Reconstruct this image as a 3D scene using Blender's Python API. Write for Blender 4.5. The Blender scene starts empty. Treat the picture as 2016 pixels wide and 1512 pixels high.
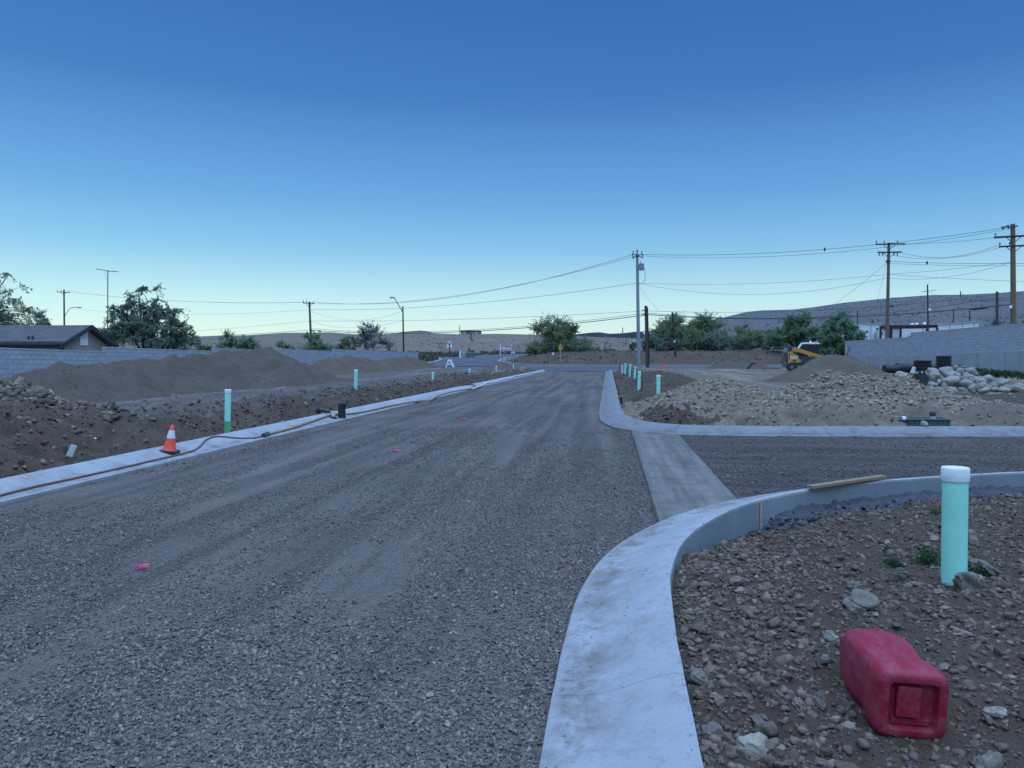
import bpy, bmesh, math, random
import numpy as np
from mathutils import Vector, Matrix, Euler

# ------------------------------------------------------------------ camera, sky, light, exposure
S = bpy.context.scene
COL = S.collection
F, CX, CY, CAMH = 1515.0, 1008.0, 756.0, 1.55          # focal length and centre in photo pixels, eye height
PIT = math.atan(56 / F)
PSI = math.atan(189 / F * math.cos(PIT))
cam_d = bpy.data.cameras.new('camera')
cam_d.sensor_width = 36.0
cam_d.lens = 36.0 * F / 2016.0
cam_d.clip_start, cam_d.clip_end = 0.05, 6000
cam = bpy.data.objects.new('camera', cam_d)
COL.objects.link(cam)
cam.location = (0, 0, CAMH)
cam.rotation_euler = (math.pi / 2 - PIT, 0, PSI)
S.camera = cam

SUN_EL, SUN_AZ = math.radians(80), math.radians(160)    # sun already down: broad soft light from overhead
wld = bpy.data.worlds.new('World')
S.world = wld
wld.use_nodes = True
wn, wl = wld.node_tree.nodes, wld.node_tree.links
sky = wn.new('ShaderNodeTexSky')
sky.sky_type = 'NISHITA'
sky.sun_disc = False
sky.sun_elevation, sky.sun_rotation = math.radians(12), math.radians(-60)
sky.altitude, sky.air_density, sky.dust_density, sky.ozone_density = 700, 1, 0, 2
sep = wn.new('ShaderNodeSeparateColor')
wl.new(sky.outputs[0], sep.inputs[0])
cmb = wn.new('ShaderNodeCombineColor')
for i, (g, k) in enumerate(((1.527, .0315), (1.331, .0545), (.676, .2000))):   # the phone's rendering of the dusk blue
    p = wn.new('ShaderNodeMath'); p.operation = 'POWER'; p.inputs[1].default_value = g
    m = wn.new('ShaderNodeMath'); m.operation = 'MULTIPLY'; m.inputs[1].default_value = k
    wl.new(sep.outputs[i], p.inputs[0]); wl.new(p.outputs[0], m.inputs[0]); wl.new(m.outputs[0], cmb.inputs[i])
tc = wn.new('ShaderNodeTexCoord')
sx = wn.new('ShaderNodeSeparateXYZ')
wl.new(tc.outputs['Generated'], sx.inputs[0])
ramp = wn.new('ShaderNodeValToRGB')
def lin(c):
    return tuple((v / 255 / 12.92) if v / 255 <= .04045 else ((v / 255 + .055) / 1.055) ** 2.4 for v in c)
els = ramp.color_ramp.elements
stops = [(0.0, (228, 250, 236)), (.033, (223, 251, 247)), (.066, (206, 245, 251)), (.13, (147, 206, 243)),
         (.194, (114, 174, 232)), (.314, (73, 127, 195)), (.42, (61, 113, 180)), (.7, (51, 97, 162)), (1.0, (45, 89, 150))]
els[0].position, els[0].color = 0, (*lin(stops[0][1]), 1)
els[1].position, els[1].color = 1, (*lin(stops[-1][1]), 1)
for q, c in stops[1:-1]:
    e = els.new(q); e.color = (*lin(c), 1)
wl.new(sx.outputs[2], ramp.inputs[0])
mix = wn.new('ShaderNodeMix'); mix.data_type = 'RGBA'; mix.inputs[0].default_value = .8
wl.new(cmb.outputs[0], mix.inputs[6]); wl.new(ramp.outputs[0], mix.inputs[7])
bg = wn['Background']
wl.new(mix.outputs[2], bg.inputs[0])
bg.inputs[1].default_value = .732          # with the exposure above the sky keeps the photo's level

sun_d = bpy.data.lights.new('sun', 'SUN')
sun_d.energy, sun_d.angle, sun_d.color = 4.9, math.radians(100), (.37, .58, 1.0)
sun = bpy.data.objects.new('sun', sun_d)
COL.objects.link(sun)
dv = Vector((math.sin(SUN_AZ) * math.cos(SUN_EL), math.cos(SUN_AZ) * math.cos(SUN_EL), math.sin(SUN_EL)))
sun.rotation_euler = (-dv).to_track_quat('-Z', 'Y').to_euler()
vs = S.view_settings
vs.view_transform, vs.look, vs.exposure, vs.gamma = 'Standard', 'None', .45, 1.0
S.cycles.use_denoising = True
S.cycles.max_bounces = 6
S.cycles.use_adaptive_sampling = True

# ------------------------------------------------------------------ measuring from the photo
_f = np.array([-math.sin(PSI) * math.cos(PIT), math.cos(PSI) * math.cos(PIT), -math.sin(PIT)])
_r = np.array([math.cos(PSI), math.sin(PSI), 0.0])
_u = np.cross(_r, _f)
_o = np.array([0, 0, CAMH])
def ray(px, py): return _f + (px - CX) / F * _r - (py - CY) / F * _u
def gp(px, py, z=0.0):
    d = ray(px, py); return _o + d * ((z - CAMH) / d[2])
def at(px, py, Y):
    d = ray(px, py); return _o + d * (Y / d[1])
def atX(px, py, X):
    d = ray(px, py); return _o + d * (X / d[0])
def atline(px, py, A, B):
    d = ray(px, py); ex, ey = B[0] - A[0], B[1] - A[1]
    t = (A[0] * ey - A[1] * ex) / (d[0] * ey - d[1] * ex); return _o + d * t

# ------------------------------------------------------------------ noise
def _h(ix, iy, s):
    n = (ix.astype(np.int64) * 374761393 + iy.astype(np.int64) * 668265263 + s * 974634777) & 0x7fffffff
    n = ((n ^ (n >> 13)) * 1274126177) & 0x7fffffff
    return ((n ^ (n >> 16)) & 0xffff) / 65535.0
def vnoise(x, y, s=0):
    x = np.asarray(x, float); y = np.asarray(y, float)
    ix, iy = np.floor(x), np.floor(y); fx, fy = x - ix, y - iy
    fx, fy = fx * fx * (3 - 2 * fx), fy * fy * (3 - 2 * fy)
    a, b = _h(ix, iy, s), _h(ix + 1, iy, s); c, d = _h(ix, iy + 1, s), _h(ix + 1, iy + 1, s)
    return (a + (b - a) * fx) * (1 - fy) + (c + (d - c) * fx) * fy - .5
def fbm(x, y, s=0, oct=4):
    t = 0; a = 1.0
    for i in range(oct):
        t = t + a * vnoise(x * 2 ** i + i * 17.3, y * 2 ** i - i * 9.1, s + i); a *= .5
    return t
def sst(a, b, x):
    t = np.clip((x - a) / (b - a), 0, 1); return t * t * (3 - 2 * t)
def inpoly(x, y, poly):
    x = np.asarray(x, float); y = np.asarray(y, float); c = np.zeros(x.shape, bool)
    n = len(poly)
    for i in range(n):
        x0, y0 = poly[i]; x1, y1 = poly[(i + 1) % n]
        if y0 == y1: continue
        k = ((y0 > y) != (y1 > y)) & (x < (x1 - x0) * (y - y0) / (y1 - y0) + x0)
        c ^= k
    return c
def catmull(pts, n=8):
    P = [np.array(p, float) for p in pts]; P = [2 * P[0] - P[1]] + P + [2 * P[-1] - P[-2]]; out = []
    for i in range(1, len(P) - 2):
        for j in range(n):
            t = j / n; a, b, c, d = P[i - 1:i + 3]
            out.append(.5 * (2 * b + (c - a) * t + (2 * a - 5 * b + 4 * c - d) * t * t + (3 * b - a - 3 * c + d) * t ** 3))
    out.append(P[-2]); return np.array(out)
def polydist(x, y, poly):
    d = np.full(np.shape(x), 1e9)
    for i in range(len(poly) - 1):
        ax, ay = poly[i][:2]; bx, by = poly[i + 1][:2]; ex, ey = bx - ax, by - ay
        t = np.clip(((x - ax) * ex + (y - ay) * ey) / (ex * ex + ey * ey + 1e-12), 0, 1)
        d = np.minimum(d, np.hypot(x - ax - t * ex, y - ay - t * ey))
    return d

# ------------------------------------------------------------------ building helpers
ORG = {}
def org(p): return ORG.get(p.name, Vector((0, 0, 0))) if p else Vector((0, 0, 0))
def tag(o, label=None, cat=None, group=None, kind=None):
    if label: o['label'] = label
    if cat: o['category'] = cat
    if group: o['group'] = group
    if kind: o['kind'] = kind
    return o
def thing(name, label, cat, loc=(0, 0, 0), rot=(0, 0, 0), group=None, world=True):
    o = bpy.data.objects.new(name, None); COL.objects.link(o)
    o.location = tuple(float(v) for v in loc); o.rotation_euler = rot; o.empty_display_size = .2
    if world: ORG[o.name] = Vector(o.location)
    return tag(o, label, cat, group)
def link(name, me, mat, parent=None):
    if mat and not me.materials: me.materials.append(mat)
    o = bpy.data.objects.new(name, me); COL.objects.link(o)
    if parent:
        o.parent = parent; ORG[o.name] = org(parent)
    return o
def copy_tree(o, parent=None, names=None):
    c = o.copy(); COL.objects.link(c)
    if parent: c.parent = parent
    for ch in o.children: copy_tree(ch, c)
    return c
def setup(o, **kw):
    for k, v in kw.items(): o[k] = v
    return o
class MB:
    def __init__(s): s.v = []; s.f = []
    def add(s, v, f):
        n = len(s.v); s.v += [tuple(map(float, q)) for q in v]; s.f += [tuple(i + n for i in q) for q in f]; return s
    def box(s, c, d, rz=0.0, M=None):
        x, y, z = d[0] / 2, d[1] / 2, d[2] / 2
        v = [(-x, -y, -z), (x, -y, -z), (x, y, -z), (-x, y, -z), (-x, -y, z), (x, -y, z), (x, y, z), (-x, y, z)]
        R = M or Matrix.Rotation(rz, 3, 'Z'); c = Vector([float(q) for q in c])
        return s.add([R @ Vector(q) + c for q in v], [(0, 3, 2, 1), (4, 5, 6, 7), (0, 1, 5, 4), (1, 2, 6, 5), (2, 3, 7, 6), (3, 0, 4, 7)])
    def bar(s, p0, p1, w, h):
        p0, p1 = Vector([float(q) for q in p0]), Vector([float(q) for q in p1]); d = p1 - p0
        q = d.to_track_quat('X', 'Z').to_matrix()
        return s.box((p0 + p1) / 2, (d.length, w, h), M=q)
    def tube(s, pts, r, n=8, caps=True):
        P = [Vector([float(c) for c in q]) for q in pts]; m = len(P)
        rr = [r] * m if isinstance(r, (int, float)) else list(r)
        T = [(P[min(i + 1, m - 1)] - P[max(i - 1, 0)]).normalized() for i in range(m)]
        a = Vector((0, 0, 1)) if abs(T[0].z) < .9 else Vector((1, 0, 0))
        u = T[0].cross(a).normalized(); V = []
        for i in range(m):
            u = (u - T[i] * u.dot(T[i]))
            u = u.normalized() if u.length > 1e-6 else T[i].orthogonal().normalized()
            w = T[i].cross(u)
            for k in range(n):
                t = 2 * math.pi * k / n; V.append(P[i] + (u * math.cos(t) + w * math.sin(t)) * rr[i])
        Fs = [(i * n + k, i * n + (k + 1) % n, (i + 1) * n + (k + 1) % n, (i + 1) * n + k) for i in range(m - 1) for k in range(n)]
        if caps: Fs += [tuple(range(n - 1, -1, -1)), tuple(range((m - 1) * n, m * n))]
        return s.add(V, Fs)
    def lathe(s, prof, c=(0, 0, 0), n=20, R=None):
        c = Vector([float(q) for q in c]); V = []
        for r, z in prof:
            for k in range(n):
                t = 2 * math.pi * k / n; q = Vector((r * math.cos(t), r * math.sin(t), z))
                V.append((R @ q if R else q) + c)
        m = len(prof)
        Fs = [(i * n + k, i * n + (k + 1) % n, (i + 1) * n + (k + 1) % n, (i + 1) * n + k) for i in range(m - 1) for k in range(n)]
        Fs += [tuple(range(n - 1, -1, -1)), tuple(range((m - 1) * n, m * n))]
        return s.add(V, Fs)
    def prism(s, poly, vec):
        n = len(poly); P = [Vector([float(c) for c in q]) for q in poly]; w = Vector(vec)
        return s.add(P + [q + w for q in P], [tuple(range(n - 1, -1, -1)), tuple(range(n, 2 * n))] + [(i, (i + 1) % n, n + (i + 1) % n, n + i) for i in range(n)])
    def build(s, name, mat, parent=None, smooth=False, bevel=0.0):
        o_ = org(parent); me = bpy.data.meshes.new(name)
        me.from_pydata([(a - o_.x, b - o_.y, c - o_.z) for a, b, c in s.v], [], s.f); me.update()
        bm = bmesh.new(); bm.from_mesh(me); bmesh.ops.recalc_face_normals(bm, faces=bm.faces); bm.to_mesh(me); bm.free()
        if smooth: me.polygons.foreach_set('use_smooth', [True] * len(me.polygons))
        o = link(name, me, mat, parent)
        if smooth == 'auto': 
            me.set_sharp_from_angle(angle=math.radians(40))
        if bevel:
            b = o.modifiers.new('bevel', 'BEVEL'); b.width = bevel; b.segments = 2; b.limit_method = 'ANGLE'
        return o
def grid_mesh(name, V, keep=None, mat=None, parent=None, smooth=True):
    """V: (ny, nx, 3) array; keep: (ny-1, nx-1) bool mask of cells"""
    ny, nx = V.shape[:2]
    idx = np.arange(ny * nx).reshape(ny, nx)
    q = np.stack([idx[:-1, :-1], idx[:-1, 1:], idx[1:, 1:], idx[1:, :-1]], -1).reshape(-1, 4)
    if keep is not None: q = q[keep.reshape(-1)]
    used = np.unique(q); rem = np.full(ny * nx, -1); rem[used] = np.arange(len(used))
    v = V.reshape(-1, 3)[used]; q = rem[q]
    me = bpy.data.meshes.new(name)
    me.vertices.add(len(v)); me.vertices.foreach_set('co', v.astype(np.float32).ravel())
    me.loops.add(len(q) * 4); me.loops.foreach_set('vertex_index', q.astype(np.int32).ravel())
    me.polygons.add(len(q)); me.polygons.foreach_set('loop_start', np.arange(0, len(q) * 4, 4, dtype=np.int32))
    me.update(calc_edges=True)
    if smooth: me.polygons.foreach_set('use_smooth', np.ones(len(q), bool))
    return link(name, me, mat, parent)

# ------------------------------------------------------------------ materials
class NT:
    def __init__(s, name):
        s.m = bpy.data.materials.new(name); s.m.use_nodes = True
        s.n, s.l = s.m.node_tree.nodes, s.m.node_tree.links; s.b = s.n['Principled BSDF']
        s.b.inputs['Specular IOR Level'].default_value = .25
    def new(s, t, **kw):
        o = s.n.new(t)
        for k, v in kw.items(): setattr(o, k, v)
        return o
    def coord(s, kind='Object', scale=(1, 1, 1), rot=(0, 0, 0)):
        c = s.new('ShaderNodeTexCoord'); mp = s.new('ShaderNodeMapping')
        mp.inputs['Scale'].default_value = scale; mp.inputs['Rotation'].default_value = rot
        s.l.new(c.outputs[kind], mp.inputs[0]); return mp.outputs[0]
    def noise(s, co, scale, detail=5, rough=.6, dist=0.0):
        o = s.new('ShaderNodeTexNoise'); o.inputs['Scale'].default_value = scale; o.inputs['Detail'].default_value = detail
        o.inputs['Roughness'].default_value = rough; o.inputs['Distortion'].default_value = dist
        s.l.new(co, o.inputs['Vector']); return o.outputs['Fac']
    def voro(s, co, scale, out='Distance', feat='F1', rnd=1.0):
        o = s.new('ShaderNodeTexVoronoi', feature=feat); o.inputs['Scale'].default_value = scale
        o.inputs['Randomness'].default_value = rnd
        s.l.new(co, o.inputs['Vector']); return o.outputs[out]
    def ramp(s, fac, stops, interp='LINEAR'):
        o = s.new('ShaderNodeValToRGB'); e = o.color_ramp.elements; o.color_ramp.interpolation = interp
        while len(e) < len(stops): e.new(.5)
        for i, (p, c) in enumerate(stops):
            e[i].position = p; e[i].color = (*c, 1) if not isinstance(c, (int, float)) else (c, c, c, 1)
        s.l.new(fac, o.inputs[0]); return o.outputs[0]
    def mix(s, fac, a, b, mode='MIX'):
        o = s.new('ShaderNodeMix', data_type='RGBA', blend_type=mode)
        for sock, v in ((o.inputs[0], fac), (o.inputs[6], a), (o.inputs[7], b)):
            if isinstance(v, (int, float)): sock.default_value = v if sock == o.inputs[0] else (v, v, v, 1)
            elif isinstance(v, tuple): sock.default_value = (*v, 1)
            else: s.l.new(v, sock)
        return o.outputs[2]
    def math(s, op, a, b=0.0):
        o = s.new('ShaderNodeMath', operation=op)
        for sock, v in ((o.inputs[0], a), (o.inputs[1], b)):
            if isinstance(v, (int, float)): sock.default_value = v
            else: s.l.new(v, sock)
        return o.outputs[0]
    def rand(s): return s.new('ShaderNodeObjectInfo').outputs['Random']
    def bump(s, hgt, strength=.5, dist=.02):
        o = s.new('ShaderNodeBump'); o.inputs['Strength'].default_value = strength; o.inputs['Distance'].default_value = dist
        s.l.new(hgt, o.inputs['Height']); s.l.new(o.outputs[0], s.b.inputs['Normal'])
    def done(s, col, rough=.9, metal=0.0):
        if isinstance(col, tuple): s.b.inputs['Base Color'].default_value = (*col, 1)
        else: s.l.new(col, s.b.inputs['Base Color'])
        if isinstance(rough, (int, float)): s.b.inputs['Roughness'].default_value = rough
        else: s.l.new(rough, s.b.inputs['Roughness'])
        s.b.inputs['Metallic'].default_value = metal
        return s.m
def worn(name, c, var=.25, scale=6, rough=.6, metal=0.0, dirt=(.16, .12, .09), dirty=.3, bump=.1):
    """painted or moulded surface with uneven tone and patchy dust"""
    t = NT(name); co = t.coord()
    n1 = t.noise(co, scale, 6); n2 = t.noise(co, scale * 3.7, 8, .7)
    a = tuple(v * (1 - var) for v in c); b = tuple(min(1, v * (1 + var)) for v in c)
    col = t.ramp(n1, [(.3, a), (.7, b)])
    m = t.math('MULTIPLY', t.ramp(n2, [(.45, 0), (.75, 1)]), dirty)
    col = t.mix(m, col, dirt)
    t.bump(n2, bump, .01)
    return t.done(col, t.ramp(n2, [(.3, rough * .8), (.7, min(1, rough * 1.25))]), metal)
# ------------------------------------------------------------------ layout of the kerbs (world metres)
KTOP = .14
near_back = catmull([(.33, -1.5), (.33, 1), (.335, 2.6), (.345, 3.6), (.37, 4.4), (.42, 5.1), (.58, 5.95), (.86, 6.7), (1.3, 7.5),
                     (1.95, 8.25), (2.9, 9.0), (4.1, 9.62), (5.4, 10.12), (8, 10.75), (13, 11.3), (24, 12.2)], 6)
def offset(pl, d):
    t = np.gradient(pl, axis=0); t /= np.linalg.norm(t, axis=1)[:, None]
    return pl + np.stack([-t[:, 1], t[:, 0]], 1) * d
near_lip = offset(near_back, .59)
far_lip = catmull([(-.23, 77), (-.23, 60), (-.23, 40), (-.24, 28), (-.24, 22), (-.2, 19.3), (-.05, 17.8), (.22, 16.75), (.75, 15.95), (1.5, 15.5),
                   (3, 15.4), (5, 15.56), (8, 15.95), (14, 16.7), (26, 18.2)], 6)
far_back = offset(far_lip, .6)
left_back = np.array([(-6.95 + .42 * max(0, (y - 12) / 65) ** 1, y) for y in np.linspace(-2, 77, 60)])
left_lip = np.array([(-6.42 + .3 * max(0, (y - 12) / 65) ** 1, y) for y in np.linspace(-2, 77, 60)])
left_mid = (left_back + left_lip) / 2
near_mid, far_mid = (near_back + near_lip) / 2, (far_lip + far_back) / 2
ROADB = [tuple(p) for p in left_back] + [tuple(p) for p in far_back] + [tuple(p) for p in near_back[::-1]]
ROAD = [tuple(p) for p in left_mid] + [tuple(p) for p in far_mid] + [tuple(p) for p in near_mid[::-1]]
def left_u(x, y):                      # 0 at the lip, 1 at the back of the left kerb
    lx = np.interp(y, left_lip[:, 1], left_lip[:, 0]); bx = np.interp(y, left_back[:, 1], left_back[:, 0])
    return (lx - x) / (lx - bx)
KU = [0, .03, .25, .42, .56, .70, .82, .93, 1.0]
KZ = [-.012, 0, .010, .030, .060, .094, .119, .136, .130]
def kerb_z(u): return np.interp(u, KU, KZ)

# ------------------------------------------------------------------ terrain height
def far_z(x, y):
    emb = sst(-16, -6, x)
    a = np.interp(y, [77, 90, 92, 97.5, 110, 140, 200, 400], [-.02, .33, .42, 2.0, 2.4, 2.6, 3, 4])
    b = np.interp(y, [77, 90, 105, 120, 135, 160, 200, 400], [-.02, .33, .8, 1.25, 1.6, 2.2, 3, 4])
    return b + (a - b) * emb + .16 * fbm(x * .22, y * .22, 5) * sst(91, 95, y)
def G(x, y):
    x = np.asarray(x, float); y = np.asarray(y, float)
    n0 = fbm(x * .3, y * .3, 1); n1 = fbm(x * 1.3, y * 1.3, 2); n2 = fbm(x * 5, y * 5, 3, 4)
    # left lot
    t = np.interp(y, left_back[:, 1], left_back[:, 0]) - x
    zl = np.interp(t, [-1, 0, .18, .4, .95, 1.7, 4, 12, 17, 30], [-.2, -.14, -.06, .06, .30, .42, .43, .42, .3, .3])
    rough = np.interp(t, [0, .15, .5, 1.6, 3, 5], [.1, .4, 1, 1, .35, .15])
    zl = zl + rough * (.19 * n1 + .19 * n2 + .10 * fbm(x * 11, y * 11, 6, 3) * (y < 30)) + .05 * n0
    hp = np.exp(-((x + 10.6) / 2.2) ** 2 - ((y - 10.2) / 2.6) ** 2)
    zl = zl + hp * (.38 + .35 * n1 + .16 * n2)
    # right lot beyond the side street
    t = np.minimum(x - .36, (y - 16.1) * 1.0 - .04 * np.maximum(x - 3, 0))
    zr = np.interp(t, [-1, 0, .2, .9, 2, 6], [-.2, -.14, -.04, .20, .34, .36])
    rough = np.interp(t, [0, .15, .5, 2.2, 4, 8], [.1, .4, 1, 1, .4, .12]) * (1 - .8 * sst(26, 34, y) * sst(3, 5, x))
    zr = zr + rough * (.2 * n1 + .2 * n2 + .09 * fbm(x * 11, y * 11, 7, 3) * (y < 34)) + .05 * n0 - .22 * np.exp(-((x - 7.0) / .8) ** 2 - ((y - 16.95) / .55) ** 2) - .2 * sst(8.5, 12, x) * sst(19, 22, y) * (1 - sst(40, 50, y))
    # rocky corner next to the camera
    zc = .015 - .17 * sst(5.4, 7.2, y) * np.exp(-np.maximum(0, polydist(x, y, near_back[::4]) - .1) / .8)
    zc = zc + .07 * n1 + .05 * n2 + .03 * fbm(x * 17, y * 17, 9, 3) * (np.abs(x) < 9) * (y < 12)
    zc = zc + .26 * np.exp(-((x - 6.4) / 1.1) ** 2 - ((y - 7.9) / 1.0) ** 2) + .10 * np.exp(-((x - 2.9) / .5) ** 2 - ((y - 5.0) / .35) ** 2)
    right = x > -3
    corner = right & (y < 15) & (y < 11.5 + .1 * x)
    z = np.where(right, np.where(corner, zc, zr), zl)
    w = sst(73.5, 77, y)
    z = z * (1 - w) + far_z(x, np.maximum(y, 77)) * w
    z = np.where(inpoly(x, y, ROAD), -.36, z)
    z = np.where((y > 76.6) & (y < 90.2), np.minimum(z, far_z(x, y) - .06), z)
    return z
def Gs(x, y): return float(G(np.array([x]), np.array([y]))[0])
def steps(segs):
    out = [segs[0][0]]
    for a, b, d in segs: out += list(np.linspace(a, b, max(1, int(round((b - a) / d))) + 1)[1:])
    return np.array(out)
gx = steps([(-900, -200, 60), (-200, -60, 10), (-60, -26, 1.5), (-26, -15, .4), (-15, -9, .13), (-9, -6.6, .08), (-6.6, .2, .45), (.2, 4.2, .035), (4.2, 8, .07),
            (8, 15, .2), (15, 30, .6), (30, 60, 2), (60, 200, 10), (200, 900, 60)])
gy = steps([(-40, -2, 4), (-2, 2.2, .4), (2.2, 7.2, .035), (7.2, 10.5, .06), (10.5, 15.5, .12), (15.5, 22, .09), (22, 40, .25), (40, 77, .6), (77, 110, .6), (110, 160, 3), (160, 900, 40)])

# ------------------------------------------------------------------ ground materials
def dirt_mat(name, dark, mid, light, peb=28, bump=.6, streak=None, speck=.35):
    t = NT(name); co = t.coord()
    big = t.noise(co, .55, 6, .62); fine = t.noise(co, 9, 8, .72); tiny = t.noise(co, 55, 4, .7)
    col = t.ramp(big, [(.3, dark), (.52, mid), (.74, light)])
    col = t.mix(.55, col, t.ramp(fine, [(.3, dark), (.55, mid), (.8, light)]))
    cell = t.voro(co, peb, 'Color'); dst = t.voro(co, peb)
    sp = t.new('ShaderNodeSeparateColor'); t.l.new(cell, sp.inputs[0])
    isp = t.math('MULTIPLY', t.ramp(sp.outputs[0], [(.62, 0), (.72, 1)]), t.ramp(dst, [(.25, 1), (.45, 0)]))
    pc = t.ramp(sp.outputs[1], [(0, tuple(v * .7 for v in mid)), (1, tuple(min(1, v * 1.7) for v in light))])
    col = t.mix(t.math('MULTIPLY', isp, speck), col, pc)
    if streak:
        sc = t.coord('Object', streak)
        st = t.ramp(t.noise(sc, 1.0, 6, .62, .4), [(.5, 0), (.68, 1)])
        col = t.mix(t.math('MULTIPLY', st, .8), col, tuple(min(1, v * 1.5) for v in light))
    h = t.math('ADD', t.math('MULTIPLY', fine, .6), t.math('ADD', t.math('MULTIPLY', tiny, .25), t.math('MULTIPLY', isp, .35)))
    t.bump(h, bump, .05)
    return t.done(col, .95)
m_ground = dirt_mat('site_dirt', (.096, .067, .046), (.150, .108, .075), (.213, .160, .114), 26, .8, (.9, .05, 1))
m_soil = dirt_mat('rocky_soil', (.062, .038, .022), (.093, .058, .035), (.138, .092, .057), 60, 1.0)
def ground_obj():
    X, Y = np.meshgrid(gx, gy)
    Z = G(X, Y)
    V = np.stack([X, Y, Z], -1)
    xc, yc = (X[:-1, :-1] + X[1:, 1:]) / 2, (Y[:-1, :-1] + Y[1:, 1:]) / 2
    o = grid_mesh('ground', V, None, m_ground)
    # the corner soil is a stonier mix than the lots
    o.data.materials.append(m_soil)
    m_bank = dirt_mat('freshly_dug_dirt', (.058, .038, .024), (.095, .063, .040), (.142, .097, .062), 26, 1.0)
    o.data.materials.append(m_bank)
    m_lot = dirt_mat('left_lot_dirt', (.075, .056, .044), (.112, .086, .068), (.155, .122, .099), 26, .8, (1.1, .07, 1)); o.data.materials.append(m_lot)
    tl = np.interp(yc, left_back[:, 1], left_back[:, 0]) - xc; edge = .9 * fbm(xc * .7, yc * .7, 92, 3)
    bank = ((tl > -.5) & (tl < 1.15 + edge + 2.6 * (yc < 13)) & (xc < -6) & (yc < 76)) | ((yc > 90.5) & (yc < 105) & (xc > -13)) | ((xc > 0) & (yc > 15.5) & (yc < 76) & (xc < 2.6 + 1.6 * edge))
    mi = ((xc > 0) & (yc < 12.5) & (yc > -5) & (xc < 30)).astype(np.int32)
    mi = np.where((mi == 0) & (xc < -6) & (yc < 80) & (xc > -60), 3, mi); mi = np.where(bank & ((mi == 0) | (mi == 3)), 2, mi).reshape(-1).astype(np.int32)
    o.data.polygons.foreach_set('material_index', mi)
    tag(o, 'bare brown construction ground of the lots and verges', kind='structure')
    return o
ground = ground_obj()

# ------------------------------------------------------------------ gravel roads
def road_z(x, y):
    return -.05 + .018 * fbm(x * .9, y * .18, 21, 3) + .012 * fbm(x * 3.1, y * 1.2, 22, 3) + .006 * fbm(x * 11, y * 11, 23, 3)
def gravel_mat(name, fine_c, coarse_c, lo, hi, rot=0.0, treads=True):
    t = NT(name); co = t.coord()
    st = t.coord('Object', (1.0, .10, 1) if rot == 0 else (.10, 1.0, 1))
    band = t.noise(st, .9, 5, .6, .6); patch = t.noise(co, .8, 5, .65)
    tracks = t.noise(t.coord('Object', (3.0, .12, 1) if rot == 0 else (.12, 3.0, 1)), 1.0, 3, .5, .3)
    m = t.ramp(t.math('ADD', t.math('MULTIPLY', band, .6), t.math('MULTIPLY', patch, .4)), [(.36, .1), (.66, .75)])
    m = t.mix(.35, m, t.ramp(tracks, [(.4, 0), (.6, 1)]))
    cell = t.voro(co, 46, 'Color'); d = t.voro(co, 46)
    cell2 = t.voro(co, 90, 'Color'); d2 = t.voro(co, 90)
    s1 = t.new('ShaderNodeSeparateColor'); t.l.new(cell, s1.inputs[0])
    s2 = t.new('ShaderNodeSeparateColor'); t.l.new(cell2, s2.inputs[0])
    stone = t.ramp(s1.outputs[0], [(0, lo), (.55, coarse_c), (1, hi)])
    stone = t.mix(t.ramp(d, [(.28, 0), (.58, 1)]), stone, tuple(v * .35 for v in lo))  # shade in the gaps between stones, painted as dark cell edges
    grit = t.ramp(s2.outputs[1], [(0, tuple(v * .72 for v in fine_c)), (1, tuple(min(1, v * 1.3) for v in fine_c))])
    grit = t.mix(.5, grit, t.ramp(t.noise(co, 14, 6, .7), [(.3, tuple(v * .7 for v in fine_c)), (.7, tuple(v * 1.25 for v in fine_c))]))
    col = t.mix(m, stone, grit)
    large = t.noise(co, .22, 4, .6)
    col = t.mix(1.0, col, t.ramp(large, [(.3, .86), (.7, 1.16)]), 'MULTIPLY')
    h = t.mix(m, t.ramp(d, [(0, 1), (.6, 0)]), t.ramp(d2, [(0, .45), (.6, .2)]))
    if treads:
        wv = t.new('ShaderNodeTexWave', wave_type='BANDS', bands_direction='Y' if rot == 0 else 'X')
        wv.inputs['Scale'].default_value = 2.6; wv.inputs['Distortion'].default_value = 3.5; wv.inputs['Detail'].default_value = 2.5
        wv.inputs['Detail Scale'].default_value = 2.0
        t.l.new(co, wv.inputs['Vector'])
        tm = t.ramp(t.noise(t.coord('Object', (1.4, .09, 1) if rot == 0 else (.09, 1.4, 1)), 1.1, 3, .5), [(.52, 0), (.60, 1)])
        h = t.math('ADD', h, t.math('MULTIPLY', t.math('MULTIPLY', wv.outputs['Fac'], tm), .42))
    t.bump(h, .85, .03)
    return t.done(col, .93)
m_gravel = gravel_mat('grey_gravel', (.176, .139, .106), (.164, .132, .102), (.099, .079, .062), (.295, .239, .187))
m_gravel2 = gravel_mat('dark_gravel', (.112, .085, .067), (.110, .084, .067), (.068, .051, .041), (.192, .149, .120), 1.57)
def road_obj(name, xs, ys, mat, keepf):
    X, Y = np.meshgrid(xs, ys); V = np.stack([X, Y, road_z(X, Y)], -1)
    xc, yc = (X[:-1, :-1] + X[1:, 1:]) / 2, (Y[:-1, :-1] + Y[1:, 1:]) / 2
    o = grid_mesh(name, V, inpoly(xc, yc, ROAD) & keepf(xc, yc), mat)
    return tag(o, kind='structure')
VG = .95                                 # centre line of the valley gutter
road = road_obj('gravel_road', steps([(-6.8, -2, .12), (-2, 1.2, .06)]), steps([(-2, 2, .5), (2, 9, .06), (9, 24, .12), (24, 77, .5)]), m_gravel, lambda x, y: (x < VG))
tag(road, 'main road bed of grey crushed gravel')
side = road_obj('side_street', steps([(.7, 9, .1), (9, 26, .4)]), steps([(6, 19, .09)]), m_gravel2, lambda x, y: x >= VG)
tag(side, 'side street bed of dark crushed gravel')

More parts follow.
